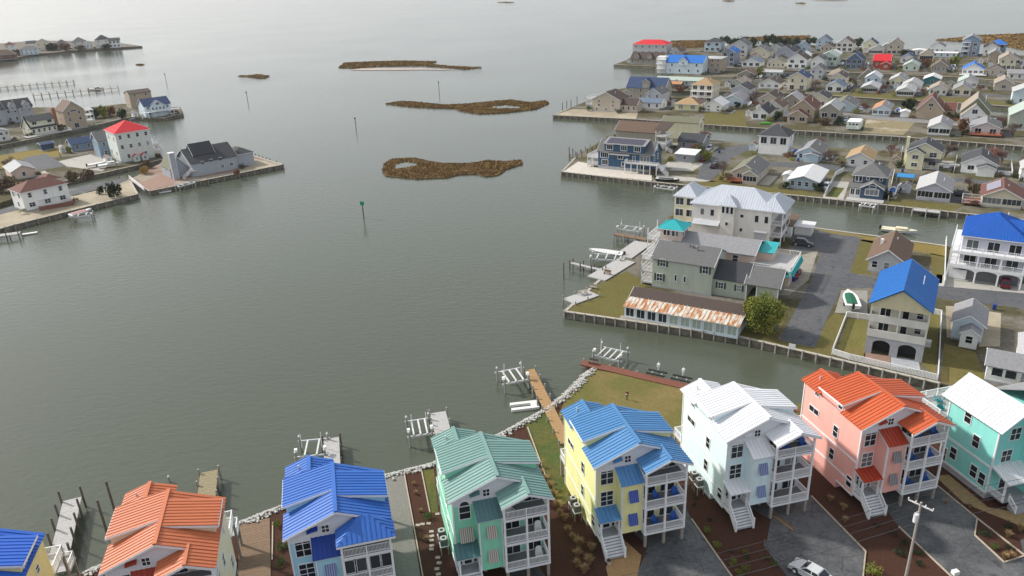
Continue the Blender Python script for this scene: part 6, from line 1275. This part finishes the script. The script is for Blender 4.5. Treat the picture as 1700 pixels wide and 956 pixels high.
# utility pole with crossarm and transformer
PP = G(1503, 962); t = thing('utility_pole', 'grey utility pole with crossarm and white transformer', 'utility pole', PP, NA); hp = height_to(PP, 834)
MB().tube((0, 0, -.5), (0, 0, hp), .17, .12, 10).obj('pole', mat('pole_wood', (.34, .31, .28), .9, .2, 2), t)
cr = MB().bar((-.55, 1.1, hp - .35), (.55, -1.1, hp - .35), .12, .14).obj('crossarm', mat('pale_arm', (.62, .60, .58), .8), t)
for k in (-1, -.4, .4, 1): MB().tube((-.55 * -k * -1 * -1, 1.1 * -k, hp - .28), (-.55 * -k * -1 * -1, 1.1 * -k, hp - .05), .06, .05, 7).obj('insulator', WHITE, cr)
MB().tube((-.38, -.1, hp - 2.3), (-.38, -.1, hp - 1.3), .25, None, 12).obj('transformer', mat('transformer_paint', (.70, .71, .73), .4), t); MB().tube((-.38, -.1, hp - 1.3), (-.38, -.1, hp - 1.0), .05, None, 6).obj('bushing', WHITE, t); box('bracket', ALU, t, -.2, 0, -.15, -.05, hp - 1.9, hp - 1.7)
CB = mat('cable', (.05, .05, .055), .6)
def cable(label, a, b, sag=1.0, r=.02):
    q = MB(); n = 14; pts = [a.lerp(b, i / n) - Vector((0, 0, sag * 4 * (i / n) * (1 - i / n))) for i in range(n + 1)]
    for p0, p1 in zip(pts, pts[1:]): q.tube(p0, p1, r, None, 4)
    tag(q.obj('power_line', CB), label, 'cable', 'power lines from the utility pole')
top = PP + Vector((0, 0, hp))
for i, (dx, dz, lab) in enumerate(((-.5, -.1, 'left power line strung from the crossarm across the driveways'), (.0, -.1, 'centre power line strung across the driveways'), (.5, -.1, 'right power line strung across the driveways'), (0, -2.6, 'lower thicker cable strung across the driveways'))):
    cable(lab, top + UY * -dx * 2 + Vector((0, 0, dz)), top - UX * 52 - UY * (dx * 2 + 1) + Vector((0, 0, dz)), 1.2, .02 if dz > -1 else .03); cable(lab.replace('driveways', 'drive to the right'), top + UY * -dx * 2 + Vector((0, 0, dz)), top + UX * 45 + UY * (-dx * 2 + 1) + Vector((0, 0, dz)), 1.2, .02 if dz > -1 else .03)
# floodlight on a pole below the frame
FT = G(1586, 950, 9.0); t = thing('floodlight_pole', 'white floodlight head at the bottom edge right of the utility pole', 'street light', (FT.x, FT.y, GZ), NA)
MB().tube((0, 0, -.3), (0, 0, 7.4), .12, .08, 8).obj('pole', ALU, t); MB().box(-.3, .3, -.22, .22, 7.4, 7.8).obj('lamp_head', WHITEFAB, t); MB().bar((0, 0, 7.3), (-.25, -.1, 7.45), .1, .1).obj('bracket', WHITE, t)
for lab, x, y, yt in (('thin utility pole on the left shore by the golden grass', 101, 262, 228), ('tall thin flagpole in front of the big white red-roofed house', 199, 297, 262), ('dark utility pole in front of the tall tan house', 95, 205, 188)):
    A = G(x, y); t = thing('utility_pole', lab, 'utility pole', A); hh = height_to(A, yt); MB().tube((0, 0, -.3), (0, 0, hh), .14, .1, 7).obj('pole', PILE, t); MB().bar((-.8, 0, hh - .4), (.8, 0, hh - .4), .1, .1).obj('crossarm', PILE, t)
# timber lying on the drive
t = thing('timber_pile', 'old timbers lying on the aqua house driveway', 'timber', G(1300, 868, GZ + .06), math.radians(-62))
for i, (x, y) in enumerate(((0, 0), (.5, .18), (-.3, .34))): MB().bar((x - 1.5, y, 0), (x + 1.5, y + .05, 0), .12, .1).obj('timber', BRNWOOD if i else TANWOOD, t)
t = thing('notice_sign', 'small white sign on the bulkhead by the road end', 'sign', G(1314, 584), math.radians(-31)); box('board', WHITE, t, -.55, .55, -.03, .03, .5, 1.5); box('post', WOOD, t, -.06, .06, .03, .13, 0, 1.4)
# planters and mats by the yellow house steps
t = thing('planter', 'small round planter beside the yellow house steps', 'planter', G(1011, 936), 0); MB().tube((0, 0, 0), (0, 0, .5), .22, .3, 12).obj('pot', mat('pale_pot', (.45, .42, .36), .8), t); MB().tube((0, 0, .5), (0, 0, .52), .26, None, 10).obj('soil', MULCH, t)
# ------------------------------------------------------------------ person on the lawn
def person():
    t = thing('person', 'person in dark trousers and dark red jacket standing on the lawn', 'person', G(1041, 663.5), math.radians(-30))
    J = [((0, 0, .92), .145), ((0, 0, 1.12), .14), ((0, 0, 1.36), .15), ((0, .01, 1.46), .06), ((.0, .0, 1.56), .075), ((0, .0, 1.66), .085),
         ((.09, 0, .86), .09), ((.11, .02, .48), .06), ((.12, 0, .08), .045), ((.12, -.14, .03), .04), ((-.09, 0, .86), .09), ((-.11, .02, .48), .06), ((-.12, 0, .08), .045), ((-.12, -.14, .03), .04),
         ((.19, 0, 1.38), .06), ((.27, -.02, 1.12), .045), ((.16, -.22, 1.10), .035), ((.10, -.27, 1.10), .03), ((-.19, 0, 1.38), .06), ((-.27, -.02, 1.12), .045), ((-.16, -.22, 1.10), .035), ((-.10, -.27, 1.10), .03)]
    Ed = [(0, 1), (1, 2), (2, 3), (3, 4), (4, 5), (0, 6), (6, 7), (7, 8), (8, 9), (0, 10), (10, 11), (11, 12), (12, 13), (2, 14), (14, 15), (15, 16), (16, 17), (2, 18), (18, 19), (19, 20), (20, 21)]
    me = bpy.data.meshes.new('body'); me.from_pydata([j[0] for j in J], Ed, [])
    mt = bpy.data.materials.new('person_clothes'); mt.use_nodes = True; n, l = mt.node_tree.nodes, mt.node_tree.links; bs = n['Principled BSDF']; bs.inputs['Roughness'].default_value = .8
    tc = n.new('ShaderNodeTexCoord'); sx = n.new('ShaderNodeSeparateXYZ'); crp = n.new('ShaderNodeValToRGB'); crp.color_ramp.interpolation = 'CONSTANT'; el = crp.color_ramp.elements
    mr = n.new('ShaderNodeMath'); mr.operation = 'DIVIDE'; mr.inputs[1].default_value = 2; l.new(tc.outputs['Object'], sx.inputs[0]); l.new(sx.outputs['Z'], mr.inputs[0]); l.new(mr.outputs[0], crp.inputs[0]); l.new(crp.outputs[0], bs.inputs['Base Color'])
    el[0].color = (.02, .015, .012, 1); el[1].position = .05; el[1].color = (.025, .028, .04, 1)
    for p_, c_ in ((.45, (.16, .02, .025, 1)), (.725, (.48, .30, .22, 1)), (.83, (.03, .02, .015, 1))): e = el.new(p_); e.color = c_
    me.materials.append(mt); o = link('body', me, t); sk = o.modifiers.new('skin', 'SKIN'); 
    for i, (_, r) in enumerate(J): me.skin_vertices[0].data[i].radius = (r, r * .85)
    me.skin_vertices[0].data[0].use_root = True
    sb = o.modifiers.new('sub', 'SUBSURF'); sb.levels = 2; sb.render_levels = 2
    MB().add([(-.085 + .17 * (i % 2), -.30, 1.12 + .16 * (i // 2)) for i in range(4)] + [(-.085 + .17 * (i % 2), -.27, 1.12 + .16 * (i // 2)) for i in range(4)], [(0, 1, 3, 2), (4, 6, 7, 5), (0, 4, 5, 1), (2, 3, 7, 6), (0, 2, 6, 4), (1, 5, 7, 3)])
    q = MB().box(-.13, .13, -.36, -.26, 1.08, 1.16).obj('remote_controller', WHITEFAB, None); q.parent = None; bpy.data.objects.remove(q)
    return t
pt_ = person()
rc_ = MB().box(-.13, .13, -.05, .05, -.03, .05).obj('remote_controller', WHITEFAB, None); p0 = G(1041, 663.5); a = math.radians(-30)
rc_.location = p0 + Vector((-math.sin(a) * -.31, math.cos(a) * -.31, 1.12)); rc_.rotation_euler.z = a; tag(rc_, 'small white controller held by the person on the lawn', 'controller')
# ------------------------------------------------------------------ plants
def leafmat(key, rgb, rgb2): 
    mt = mat(key, rgb, .8, .35, 1.2, rgb2=rgb2, scale2=1.5, spec=.15); return mt
LEAF = dict(green=leafmat('green_leaves', (.055, .085, .022), (.10, .12, .03)), olive=leafmat('olive_leaves', (.13, .16, .03), (.20, .20, .04)), dark=leafmat('dark_leaves', (.022, .036, .018), (.04, .055, .025)), gold=leafmat('golden_leaves', (.30, .19, .05), (.36, .26, .08)), tan=leafmat('dry_grass_blades', (.30, .20, .09), (.38, .27, .14)), rust=leafmat('rusty_leaves', (.16, .07, .035), (.20, .11, .06)), brown=leafmat('brown_leaves', (.10, .07, .04), (.13, .10, .06)))
BARK = mat('bark', (.13, .10, .085), .95, .3, 3); TWIG = mat('bare_twigs', (.15, .11, .095), .95, .25, 2); PINKTWIG = mat('reddish_twigs', (.22, .12, .11), .95, .25, 2)
CR = {}
def crown_mesh(kind, n, seed, ls, lob=9):
    k = (kind, n, seed, ls)
    if k in CR: return CR[k]
    rnd = random.Random(seed * 977 + n); q = MB()
    cs = []
    for i in range(lob):
        a = rnd.random() * 2 * PI; r = rnd.uniform(.15, .62); cs.append((r * math.cos(a), r * math.sin(a), rnd.uniform(.25, .85) * (1 - .25 * r), rnd.uniform(.22, .42)))
    for i in range(n):
        cx, cy, cz, cr_ = rnd.choice(cs); v = Vector((rnd.gauss(0, 1), rnd.gauss(0, 1), rnd.gauss(0, 1))).normalized() * cr_ * rnd.uniform(.55, 1.08)
        p = Vector((cx, cy, cz)) + v
        if p.z < .03: p.z = abs(p.z) + .03
        u = Vector((rnd.gauss(0, 1), rnd.gauss(0, 1), rnd.gauss(0, 1))).normalized(); w_ = u.orthogonal().normalized(); s = ls * rnd.uniform(.6, 1.4)
        q.add([p - u * s, p + w_ * s * .55, p + u * s, p - w_ * s * .55], [(0, 1, 2, 3)])
    CR[k] = q.mesh('crown', LEAF[kind]); return CR[k]
def shrub(label, x, y, w_, h, kind='green', n=260, seed=0, group=None, name='shrub'):
    A = G(x, y); t = thing(name, label, name.replace('_', ' '), A, random.random() * 6, group)
    o = link('foliage', crown_mesh(kind, n * 2, seed, .065, 8), t); o.scale = (w_ / 1.4, w_ / 1.4, h); MB().tube((0, 0, -.1), (0, 0, h * .5), .04, .02, 5).obj('stem', BARK, t); return t
def blades_mesh(kind, n, seed):
    k = ('b', kind, n, seed)
    if k in CR: return CR[k]
    rnd = random.Random(seed + 50); q = MB()
    for i in range(n):
        a = rnd.random() * 2 * PI; r = rnd.uniform(0, .2); b = rnd.random() * 2 * PI; l_ = rnd.uniform(.5, 1); d = rnd.uniform(.15, .75) * l_
        p0 = Vector((r * math.cos(a), r * math.sin(a), 0)); p1 = p0 + Vector((d * .5 * math.cos(b), d * .5 * math.sin(b), l_ * .7)); p2 = p0 + Vector((d * math.cos(b), d * math.sin(b), l_ * .85)); s = Vector((-math.sin(b), math.cos(b), 0)) * .018
        q.add([p0 - s, p0 + s, p1 + s, p1 - s, p2], [(0, 1, 2, 3), (3, 2, 4)])
    CR[k] = q.mesh('blades', LEAF[kind]); return CR[k]
def tuft(label, x, y, w_, h, group, seed=0, kind='tan'):
    o = link('ornamental_grass', blades_mesh(kind, 280, seed % 3), None, G(x, y), seed); o.scale = (w_, w_, h); tag(o, label, 'ornamental grass', group); return o
def tree(label, x, y, h, w_, kind='olive', n=2600, seed=1, ls=.055, group=None, lob=16, trunk=.35):
    A = G(x, y); t = thing('tree', label, 'tree', A, 0, group); tr = MB(); tr.tube((0, 0, -.3), (.1, 0, h * .5), .2 * h / 7, .12 * h / 7, 8)
    rnd = random.Random(seed)
    for i in range(7): a = i * 2.4 + rnd.random(); tr.tube((.05, 0, h * rnd.uniform(.25, .5)), (w_ * .36 * math.cos(a), w_ * .36 * math.sin(a), h * rnd.uniform(.55, .85)), .07 * h / 7, .02, 6)
    tr.obj('trunk', BARK, t); o = link('crown', crown_mesh(kind, n, seed, ls, lob), t); o.scale = (w_ / 1.7, w_ / 1.7, h * (1 - trunk * .6)); o.location.z = h * trunk * .5; return t
def bare_mesh(seed, m_, depth=6):
    k = ('t', seed, m_.name)
    if k in CR: return CR[k]
    rnd = random.Random(seed); q = MB()
    def br(p, d, l_, r, dep):
        e = p + d * l_; q.tube(p, e, r, r * .65, 5 if dep < 2 else 3)
        if dep >= depth: return
        for i in range(3 if dep < 4 else 4):
            nd = (d + Vector((rnd.gauss(0, .5), rnd.gauss(0, .5), rnd.gauss(.12, .35)))).normalized(); br(p + d * l_ * rnd.uniform(.6, 1), nd, l_ * rnd.uniform(.6, .85), r * .58, dep + 1)
    for i in range(3): br(Vector((0, 0, 0)), Vector((rnd.gauss(0, .28), rnd.gauss(0, .28), 1)).normalized(), .27, .028, 0)
    CR[k] = q.mesh('branches', m_); return CR[k]
def bare(label, x, y, h, seed=1, m_=None):
    t = thing('bare_tree', label, 'tree', G(x, y), seed * 1.3, 'leafless trees'); o = link('branches', bare_mesh(seed % 4, m_ or TWIG), t); o.scale = (h * 1.05, h * 1.05, h)
    MB().tube((0, 0, -.3), (0, 0, h * .12), .035 * h, .03 * h, 6).obj('trunk', BARK, t)
tree('round yellow-green evergreen tree beside the rust-roofed building', 1262, 553, 7.6, 8.6, 'olive', 9500, 3, .034, lob=26, trunk=.2)
# near beds
NB = 'small shrubs in the mulch beds'
for i, (x, y, k, s, lab) in enumerate(((1173, 882, 'olive', .9, 'olive shrub nearest the aqua house wall in the mulch bed'), (1191, 907, 'olive', .8, 'olive shrub left of the aqua house steps'), (1217, 936, 'olive', .8, 'olive shrub at the left of the cluster above the sedan bed'), (1235, 919, 'olive', .75, 'small olive shrub in the middle of the bed left of the sedan'), (1238, 945, 'olive', .8, 'olive shrub at the lower middle of the bed left of the sedan'), (1272, 928, 'green', .7, 'green shrub at the right of the bed left of the sedan'), (1284, 940, 'green', .75, 'green shrub closest to the silver sedan'), (1228, 952, 'olive', .85, 'lowest olive shrub of the bed left of the sedan'),
    (1156, 829, 'dark', .5, 'upper dark little shrub beside the aqua house wall'), (1152, 840, 'dark', .5, 'middle dark little shrub beside the aqua house wall'), (1179, 864, 'dark', .5, 'lower dark little shrub beside the aqua house wall'), (1483, 887, 'dark', .9, 'dark shrub at the top left below the pink house steps'), (1502, 902, 'dark', .9, 'dark shrub beside the foot of the utility pole'), (1492, 918, 'dark', 1.1, 'larger dark shrub left of the utility pole'), (1524, 920, 'dark', .8, 'dark shrub right of the utility pole'), (1527, 938, 'dark', .8, 'lowest dark shrub right of the utility pole'), (1456, 874, 'dark', .6, 'small dark shrub left of the timber edging by the pole'),
    (1634, 889, 'dark', 1.0, 'dark shrub at the left of the edged bed by the turquoise house'), (1650, 912, 'green', .9, 'green shrub at the middle of the edged bed by the turquoise house'), (1673, 909, 'dark', .9, 'dark shrub at the right of the edged bed by the turquoise house'), (1673, 875, 'dark', .8, 'dark shrub beside the tan path of the turquoise house'), (462, 872, 'olive', 1.0, 'upper shrub in the bed left of the royal blue roof'), (467, 910, 'green', 1.2, 'middle shrub in the bed left of the royal blue roof'), (466, 937, 'green', 1.1, 'lower shrub in the bed left of the royal blue roof'), (713, 861, 'green', 1.1, 'green shrub beside the mint green house'), (1447, 950, 'olive', 1.4, 'broad olive shrub at the bottom edge near the driveway corner'), (1212, 916, 'dark', .5, 'tiny dark shrub in the bed left of the aqua steps'), (1240, 928, 'dark', .5, 'tiny dark shrub between the olive shrubs left of the sedan'))):
    shrub(lab, x, y, s * 1.3, s * .75, k, 260, i % 3, NB)
NG = 'dry ornamental grasses in the mulch beds'
for i, (x, y, s) in enumerate(((899, 790, 1), (906, 800, 1), (913, 812, 1.1), (919, 825, 1), (926, 843, 1.1), (938, 864, .9), (943, 884, .9), (961, 907, 1.2), (959, 924, 1), (978, 936, 1.1), (982, 914, 1), (895, 775, .9), (930, 855, .8), (950, 895, .8), (970, 950, 1), (958, 940, .9), (1378, 832, .8), (1400, 846, .8), (1403, 866, .7), (1667, 928, .8), (1677, 926, .8), (1673, 891, .8), (1693, 881, .9), (1610, 843, .6), (708, 898, .7), (698, 850, .5), (690, 820, .5), (687, 805, .5), (1570, 835, .5))):
    lab = 'tan ornamental grass in the bed right of the mint green house' if i < 16 else ('low tan grass tuft in the bed left of the pink house' if i < 19 else ('tan grass tuft in the beds by the turquoise house' if i in (19, 20, 21, 22, 23, 28) else 'small dry tuft in the mulch left of the mint green house'))
    tuft(lab, x, y, s * 1.1, s * 1.25, NG + str(0 if i < 16 else 1 if i < 19 else 2 if i in (19, 20, 21, 22, 23, 28) else 3)[0:0] + ['', ' by the pink house', ' by the turquoise house', ' by the mint house'][0 if i < 16 else 1 if i < 19 else 2 if i in (19, 20, 21, 22, 23, 28) else 3], i)
# right shore trees
for i, (lab, x, y, h, m_) in enumerate((('bare tree in front of the pale blue-grey cottage', 1376, 272, 6.5, TWIG), ('thin bare tree beside the black car on the road', 1200, 290, 5.5, TWIG), ('pinkish bare tree behind the pale yellow two-storey house', 1481, 262, 6.5, PINKTWIG), ('bare tree right of the pale yellow two-storey house', 1568, 262, 6.5, TWIG), ('pinkish bare tree right of the brick chimney', 1662, 272, 6, PINKTWIG), ('large bare brown tree behind the bright blue shuttered cottage', 1252, 172, 7.5, TWIG), ('bare brown tree left of the pale blue-roofed cottage', 1354, 152, 7.5, TWIG), ('reddish bare tree between the two cottages on the third shore', 1434, 186, 6, PINKTWIG), ('bare tree at the right edge beside the pinkish cottage', 1681, 226, 6.5, TWIG), ('pale bare tree left of the pale yellow canal house', 1110, 206, 5.5, TWIG), ('bare brown tree left of the low grey cottage', 1248, 136, 6, TWIG), ('bare tree near the white parked trailers', 1610, 312, 4.5, TWIG), ('bare tree right of the olive gabled garage', 1660, 208, 4.5, PINKTWIG))): bare(lab, x, y, h, i, m_)
for i, (lab, x, y, h, w_, k) in enumerate((('rusty brown shaggy tree left of the pinkish cottage', 1597, 222, 6, 5, 'rust'), ('dark green shrubby tree behind the white charcoal-roofed cottage', 1290, 200, 3.5, 5, 'dark'), ('dark bush left of the camper', 1391, 207, 3.2, 5, 'dark'), ('brown-green bush by the tan gabled house', 1366, 207, 3.2, 6, 'brown'), ('dark green tree behind the tiny white shed', 1505, 182, 5, 7, 'dark'), ('green hedge clump between the tan and olive gabled houses', 1578, 196, 3, 5, 'green'), ('dark bush beside the bright blue shuttered cottage', 1225, 180, 2.6, 4, 'dark'), ('small green tree beside the grey garage', 1158, 262, 4.5, 4, 'olive'), ('small olive tree right of the grey garage', 1172, 268, 4, 3.4, 'olive'), ('brown bush left of the cream red-brown roofed cottage', 1614, 322, 3.2, 4, 'brown'), ('dark bush in front of the navy house patio', 1358, 315, 2.4, 4.5, 'dark'), ('low bush left of the pale blue cottage', 1305, 313, 2, 2.6, 'dark'), ('dark evergreen behind the white trailers', 1510, 97, 4.5, 7, 'dark'), ('rusty tree right of the pale green cottage', 1536, 112, 5.5, 6, 'rust'), ('olive tree right of the brown gabled cottage', 1582, 110, 6, 7, 'olive'), ('dark bush right of the far beige house', 1502, 92, 4, 8, 'dark'),
    ('brown tree behind the mint green two-storey house', 1352, 104, 5.5, 8, 'brown'), ('olive tree beside the low cream cottage', 1258, 128, 5, 8, 'olive'), ('dark shrub by the beige point house', 1128, 152, 3, 5, 'rust'))): tree(lab, x, y, h, w_, k, 900, i % 5, .085, lob=10, trunk=.1)
for i, (x, h, w_) in enumerate(((1202, 7, 12), (1216, 6, 12), (1232, 7, 14), (1246, 6, 12), (1276, 8, 14), (1290, 7, 13), (1304, 6, 12), (1318, 6, 12), (1345, 6, 12), (1425, 6, 10))): tree(['leftmost', 'second', 'third', 'fourth', 'fifth', 'sixth', 'seventh', 'eighth', 'ninth', 'rightmost'][i] + ' dark evergreen of the line behind the far upper right houses', x, 76 + (i % 2) * 2, h, w_, 'dark', 500, i % 4, .11, 'dark evergreens behind the far houses', 8, .1)
# left shore plants
for i, (lab, x, y, h, w_, k) in enumerate((('clipped round dark bush on the sandy left strip', 169, 322, 2.8, 2.8, 'dark'), ('dark conifer on the sandy left strip beside the round bush', 190, 327, 5, 5, 'dark'), ('golden bush behind the reddish patio', 241, 288, 2.8, 4, 'gold'), ('brown-green bush by the inlet, left of the boats', 122, 304, 4, 6, 'brown'), ('brown bush by the inlet near the white boats', 146, 300, 4, 6, 'brown'), ('dark bush at the left edge near the pinkish house', 14, 318, 5, 9, 'brown'), ('reddish bush behind the white left house', 48, 322, 4.5, 7, 'rust'), ('left dark pine behind the tall tan house', 158, 196, 5.5, 7, 'dark'), ('olive pine behind the tall tan house', 172, 195, 5.5, 7, 'olive'), ('dark pine left of the white arched-window house', 203, 197, 5, 6, 'dark'), ('rusty tree between the pines on the left shore', 187, 192, 5, 6, 'rust'), ('bush right of the pale cream house', 103, 216, 3, 5, 'brown'), ('dark tree behind the pale cream house', 92, 204, 5, 7, 'dark'), ('small green bush by the blue cottage', 115, 254, 2.5, 3.5, 'olive'), ('rusty bush in front of the grey ranch house', 393, 291, 2, 2.8, 'rust'), ('olive bush in front of the big red roof', 246, 279, 2.8, 4.5, 'brown'),
    ('far dark tree among the upper left houses, leftmost', 30, 92, 6, 12, 'brown'), ('far dark tree left of the tall grey hip roof', 88, 84, 8, 14, 'dark'), ('far reddish tree in front of the grey hip roof', 108, 84, 7, 16, 'rust'), ('far dark tree below the whitish hip roof', 132, 83, 5, 12, 'brown'), ('far dark bush near the end of the upper left point', 178, 80.5, 5, 12, 'dark'))): tree(lab, x, y, h, w_, k, 700, i % 5, .09, lob=9, trunk=.08)
# ------------------------------------------------------------------ yard clutter beside the far houses
rnd = random.Random(11)
def free(p, r):
    if not any(inside((p.x, p.y), L_) for L_ in LANDS): return False
    for (t, W_, D_, lab) in HREG:
        q = t.matrix_basis.inverted() @ p
        if -r < q.x < W_ + r and -r - 1 < q.y < D_ + r: return False
    return all((Vector((q.x, q.y)) - Vector((p.x, p.y))).length > r + 2.2 for q in USED)
USED = []
def short(lab, n):
    w_ = lab.split()[:n]
    while w_[-1] in ('and', 'with', 'of', 'the', 'a', 'in', 'on', 'by', 'left', 'right', 'at', 'beside', 'behind', 'white', 'pale', 'dark', 'between', 'over', 'below', 'above', 'two', 'one', 'open', 'near', 'full-width', 'its', 'from', 'an', 'for', 'along', 'lower', 'light', 'grey', 'glazed', 'tall'): w_ = w_[:-1]
    return ' '.join(w_)
def fits(p, a, W_, D_):
    for i in range(4):
        for j in range(4):
            x, y = -1 + (W_ + 2) * i / 3, -1 + (D_ + 2) * j / 3
            q = p + Vector((math.cos(a) * x - math.sin(a) * y, math.sin(a) * x + math.cos(a) * y, 0))
            if not any(inside((q.x, q.y), L_) for L_ in LANDS): return False
            for (t, W2, D2, lab) in HREG:
                r = t.matrix_basis.inverted() @ q
                if -.6 < r.x < W2 + .6 and -.6 < r.y < D2 + .6: return False
    return True
nx_ = 0
for (t, W_, D_, lab) in list(HREG):
    if t.location.y < 290 or (-150 < t.location.x < 60) or nx_ > 40: continue
    a = t.rotation_euler.z; W2, D2 = rnd.uniform(6.5, 8.5), rnd.uniform(8, 11)
    for x, y, wd in ((W_ + 2.2, rnd.uniform(0, 1.5), 'right of'), (rnd.uniform(-1, 1), D_ + 2.5, 'behind'), (-W2 - 2.2, rnd.uniform(0, 1.5), 'left of')):
        p = t.location + Vector((math.cos(a) * x - math.sin(a) * y, math.sin(a) * x + math.cos(a) * y, 0))
        if not fits(p, a, W2, D2): continue
        wc_ = rnd.choice(('white', 'offwhite', 'cream', 'ltgrey', 'ltblue', 'beige', 'taupe', 'sage')); rc_2 = rnd.choice(('mgrey', 'lgrey', 'grey', 'dgrey', 'brown', 'gtan', 'white', 'dbrown'))
        wn_ = {'offwhite': 'whitish', 'ltgrey': 'pale grey', 'ltblue': 'pale blue', 'sage': 'grey-green'}.get(wc_, wc_); rn_ = {'mgrey': 'grey', 'lgrey': 'pale', 'dgrey': 'charcoal', 'gtan': 'tan', 'dbrown': 'brown'}.get(rc_2, rc_2)
        px_ = P(p); nx_ += 1
        house('%s %s-roofed cottage %s the %s' % (wn_, rn_, wd, short(lab, 8)), px_[0], px_[1], 0, rnd.choice((2.8, 3.0, 5.2)), D2, 'Y', rnd.uniform(1.7, 2.4), wc_, rc_2, rnd.choice(('S2', 'S3', 'S2b', 'S1p', 'S2,2')), math.degrees(a), W=W2)
        break
PADS = [CONC, GRAVEL, mat('pale_gravel_pad', (.34, .31, .26), .95, .2, 2), ASPH]
PC = [('white', (.6, .6, .6)), ('silver', (.4, .41, .42)), ('black', (.015, .016, .02)), ('dark blue', (.02, .04, .10)), ('dark red', (.16, .015, .02)), ('grey', (.12, .125, .13))]
k = 0
for (t, W_, D_, lab) in list(HREG):
    pos = t.location
    if pos.y < 180 or t.name.startswith('garden') : continue
    a = t.rotation_euler.z; k += 1
    loc = lambda x, y: pos + Vector((math.cos(a) * x - math.sin(a) * y, math.sin(a) * x + math.cos(a) * y, 0))
    # hard standing beside the house
    x0, y0 = W_ + .3, rnd.uniform(-1.5, 1.5); L_, B_2 = rnd.uniform(7, 12), rnd.uniform(2.8, 4.2)
    c4 = [loc(x0, y0), loc(x0 + B_2, y0), loc(x0 + B_2, y0 + L_), loc(x0, y0 + L_)]
    if all(any(inside((c.x, c.y), ld) for ld in LANDS) for c in c4):
        sheet('driveway', [(c.x, c.y) for c in c4], GZ + .03 + k * .0006, PADS[k % 4], px=False)
        p = loc(x0 + B_2 / 2, y0 + rnd.uniform(2.6, L_ - 2.6)) + Vector((0, 0, .035 + k * .0006))
        r = rnd.random()
        if r < .55 and free(p, .9):
            nm_, c_ = PC[rnd.randrange(6)]; car('%s car right of the %s' % (nm_, short(lab, 10)), p, a + PI / 2 * rnd.choice((1, -1)), paint(nm_.replace(' ', '_'), c_), suv=rnd.random() < .6); USED.append(p)
        elif r < .75 and free(p, .9):
            boat('trailered boat right of the %s' % short(lab, 10), p, a + PI / 2, rnd.uniform(5.5, 7.5), 2.3, cover=rnd.choice((None, mat('grey_cover', (0, 0, 0)), mat('blue_cover', (0, 0, 0)), mat('white_cover', (0, 0, 0)))), z=p.z + .5, trailer=True); USED.append(p)
    # shrubs at the corners
    for cx, cy, wd in ((-1.2, -1.0, 'left'), (W_ + .9, -1.4, 'right')):
        if rnd.random() < .8:
            p = loc(cx + rnd.uniform(-.3, .3), cy)
            if free(p, .2):
                o = thing('shrub', 'shrub at the %s front corner of the %s' % (wd, short(lab, 8)), 'shrub', p, rnd.random() * 6); kd = rnd.choice(('dark', 'green', 'olive', 'brown', 'rust'))
                f_ = link('foliage', crown_mesh(kd, 400, rnd.randrange(3), .08, 7), o); s_ = rnd.uniform(1.2, 2.6); f_.scale = (s_, s_, s_ * .9); USED.append(p)
    # small sheds behind or beside
    if rnd.random() < .45:
        p = loc(-3.0, D_ * rnd.uniform(.3, .9))
        if free(p, 1.6):
            wc_ = rnd.choice(('white', 'offwhite', 'ltgrey', 'tan', 'ltblue')); s_ = thing('garden_shed', 'small %s shed left of the %s' % ({'offwhite': 'cream', 'ltgrey': 'grey', 'ltblue': 'pale blue'}.get(wc_, wc_), short(lab, 9)), 'shed', p, a)
            body(s_, -1.2, 1.2, -1.4, 1.4, 0, 2.1, .7, 'Y', wall(wc_)); gable_roof(s_, -1.2, 1.2, -1.4, 1.4, 2.1, .7, 'Y', shingle(rnd.choice(('grey', 'brown', 'mgrey', 'dgrey'))), .2, .1); box('door', mat('grey_door', (0, 0, 0)), s_, -.45, .45, -1.44, -1.4, .1, 1.9); USED.append(p)
    # back-garden trees
    if rnd.random() < .75:
        p = loc(W_ * rnd.uniform(.2, .8), D_ + rnd.uniform(2, 3.5))
        if free(p, 1.0):
            o = thing('bare_tree', 'bare tree behind the %s' % short(lab, 10), 'tree', p, rnd.random() * 6, 'leafless trees'); h_ = rnd.uniform(4.5, 7.5); b2 = link('branches', bare_mesh(rnd.randrange(4), rnd.choice((TWIG, PINKTWIG))), o); b2.scale = (h_ * 1.05, h_ * 1.05, h_); MB().tube((0, 0, -.3), (0, 0, h_ * .12), .035 * h_, .03 * h_, 6).obj('trunk', BARK, o); USED.append(p)
# ------------------------------------------------------------------ air
hz = MB().box(-9500, 9500, -400, 14500, -6, 95).obj('haze', mat('unused_air', (.8, .8, .8)))
vm = bpy.data.materials.new('haze_air'); vm.use_nodes = True; vn = vm.node_tree.nodes; vn.remove(vn['Principled BSDF'])
pv = vn.new('ShaderNodeVolumePrincipled'); pv.inputs['Color'].default_value = (.92, .95, 1, 1); pv.inputs['Density'].default_value = .00005; pv.inputs['Anisotropy'].default_value = .2
vm.node_tree.links.new(pv.outputs[0], vn['Material Output'].inputs['Volume'])
hz.data.materials.clear(); hz.data.materials.append(vm); tag(hz, 'thin pale haze over the water', 'haze', kind='stuff')
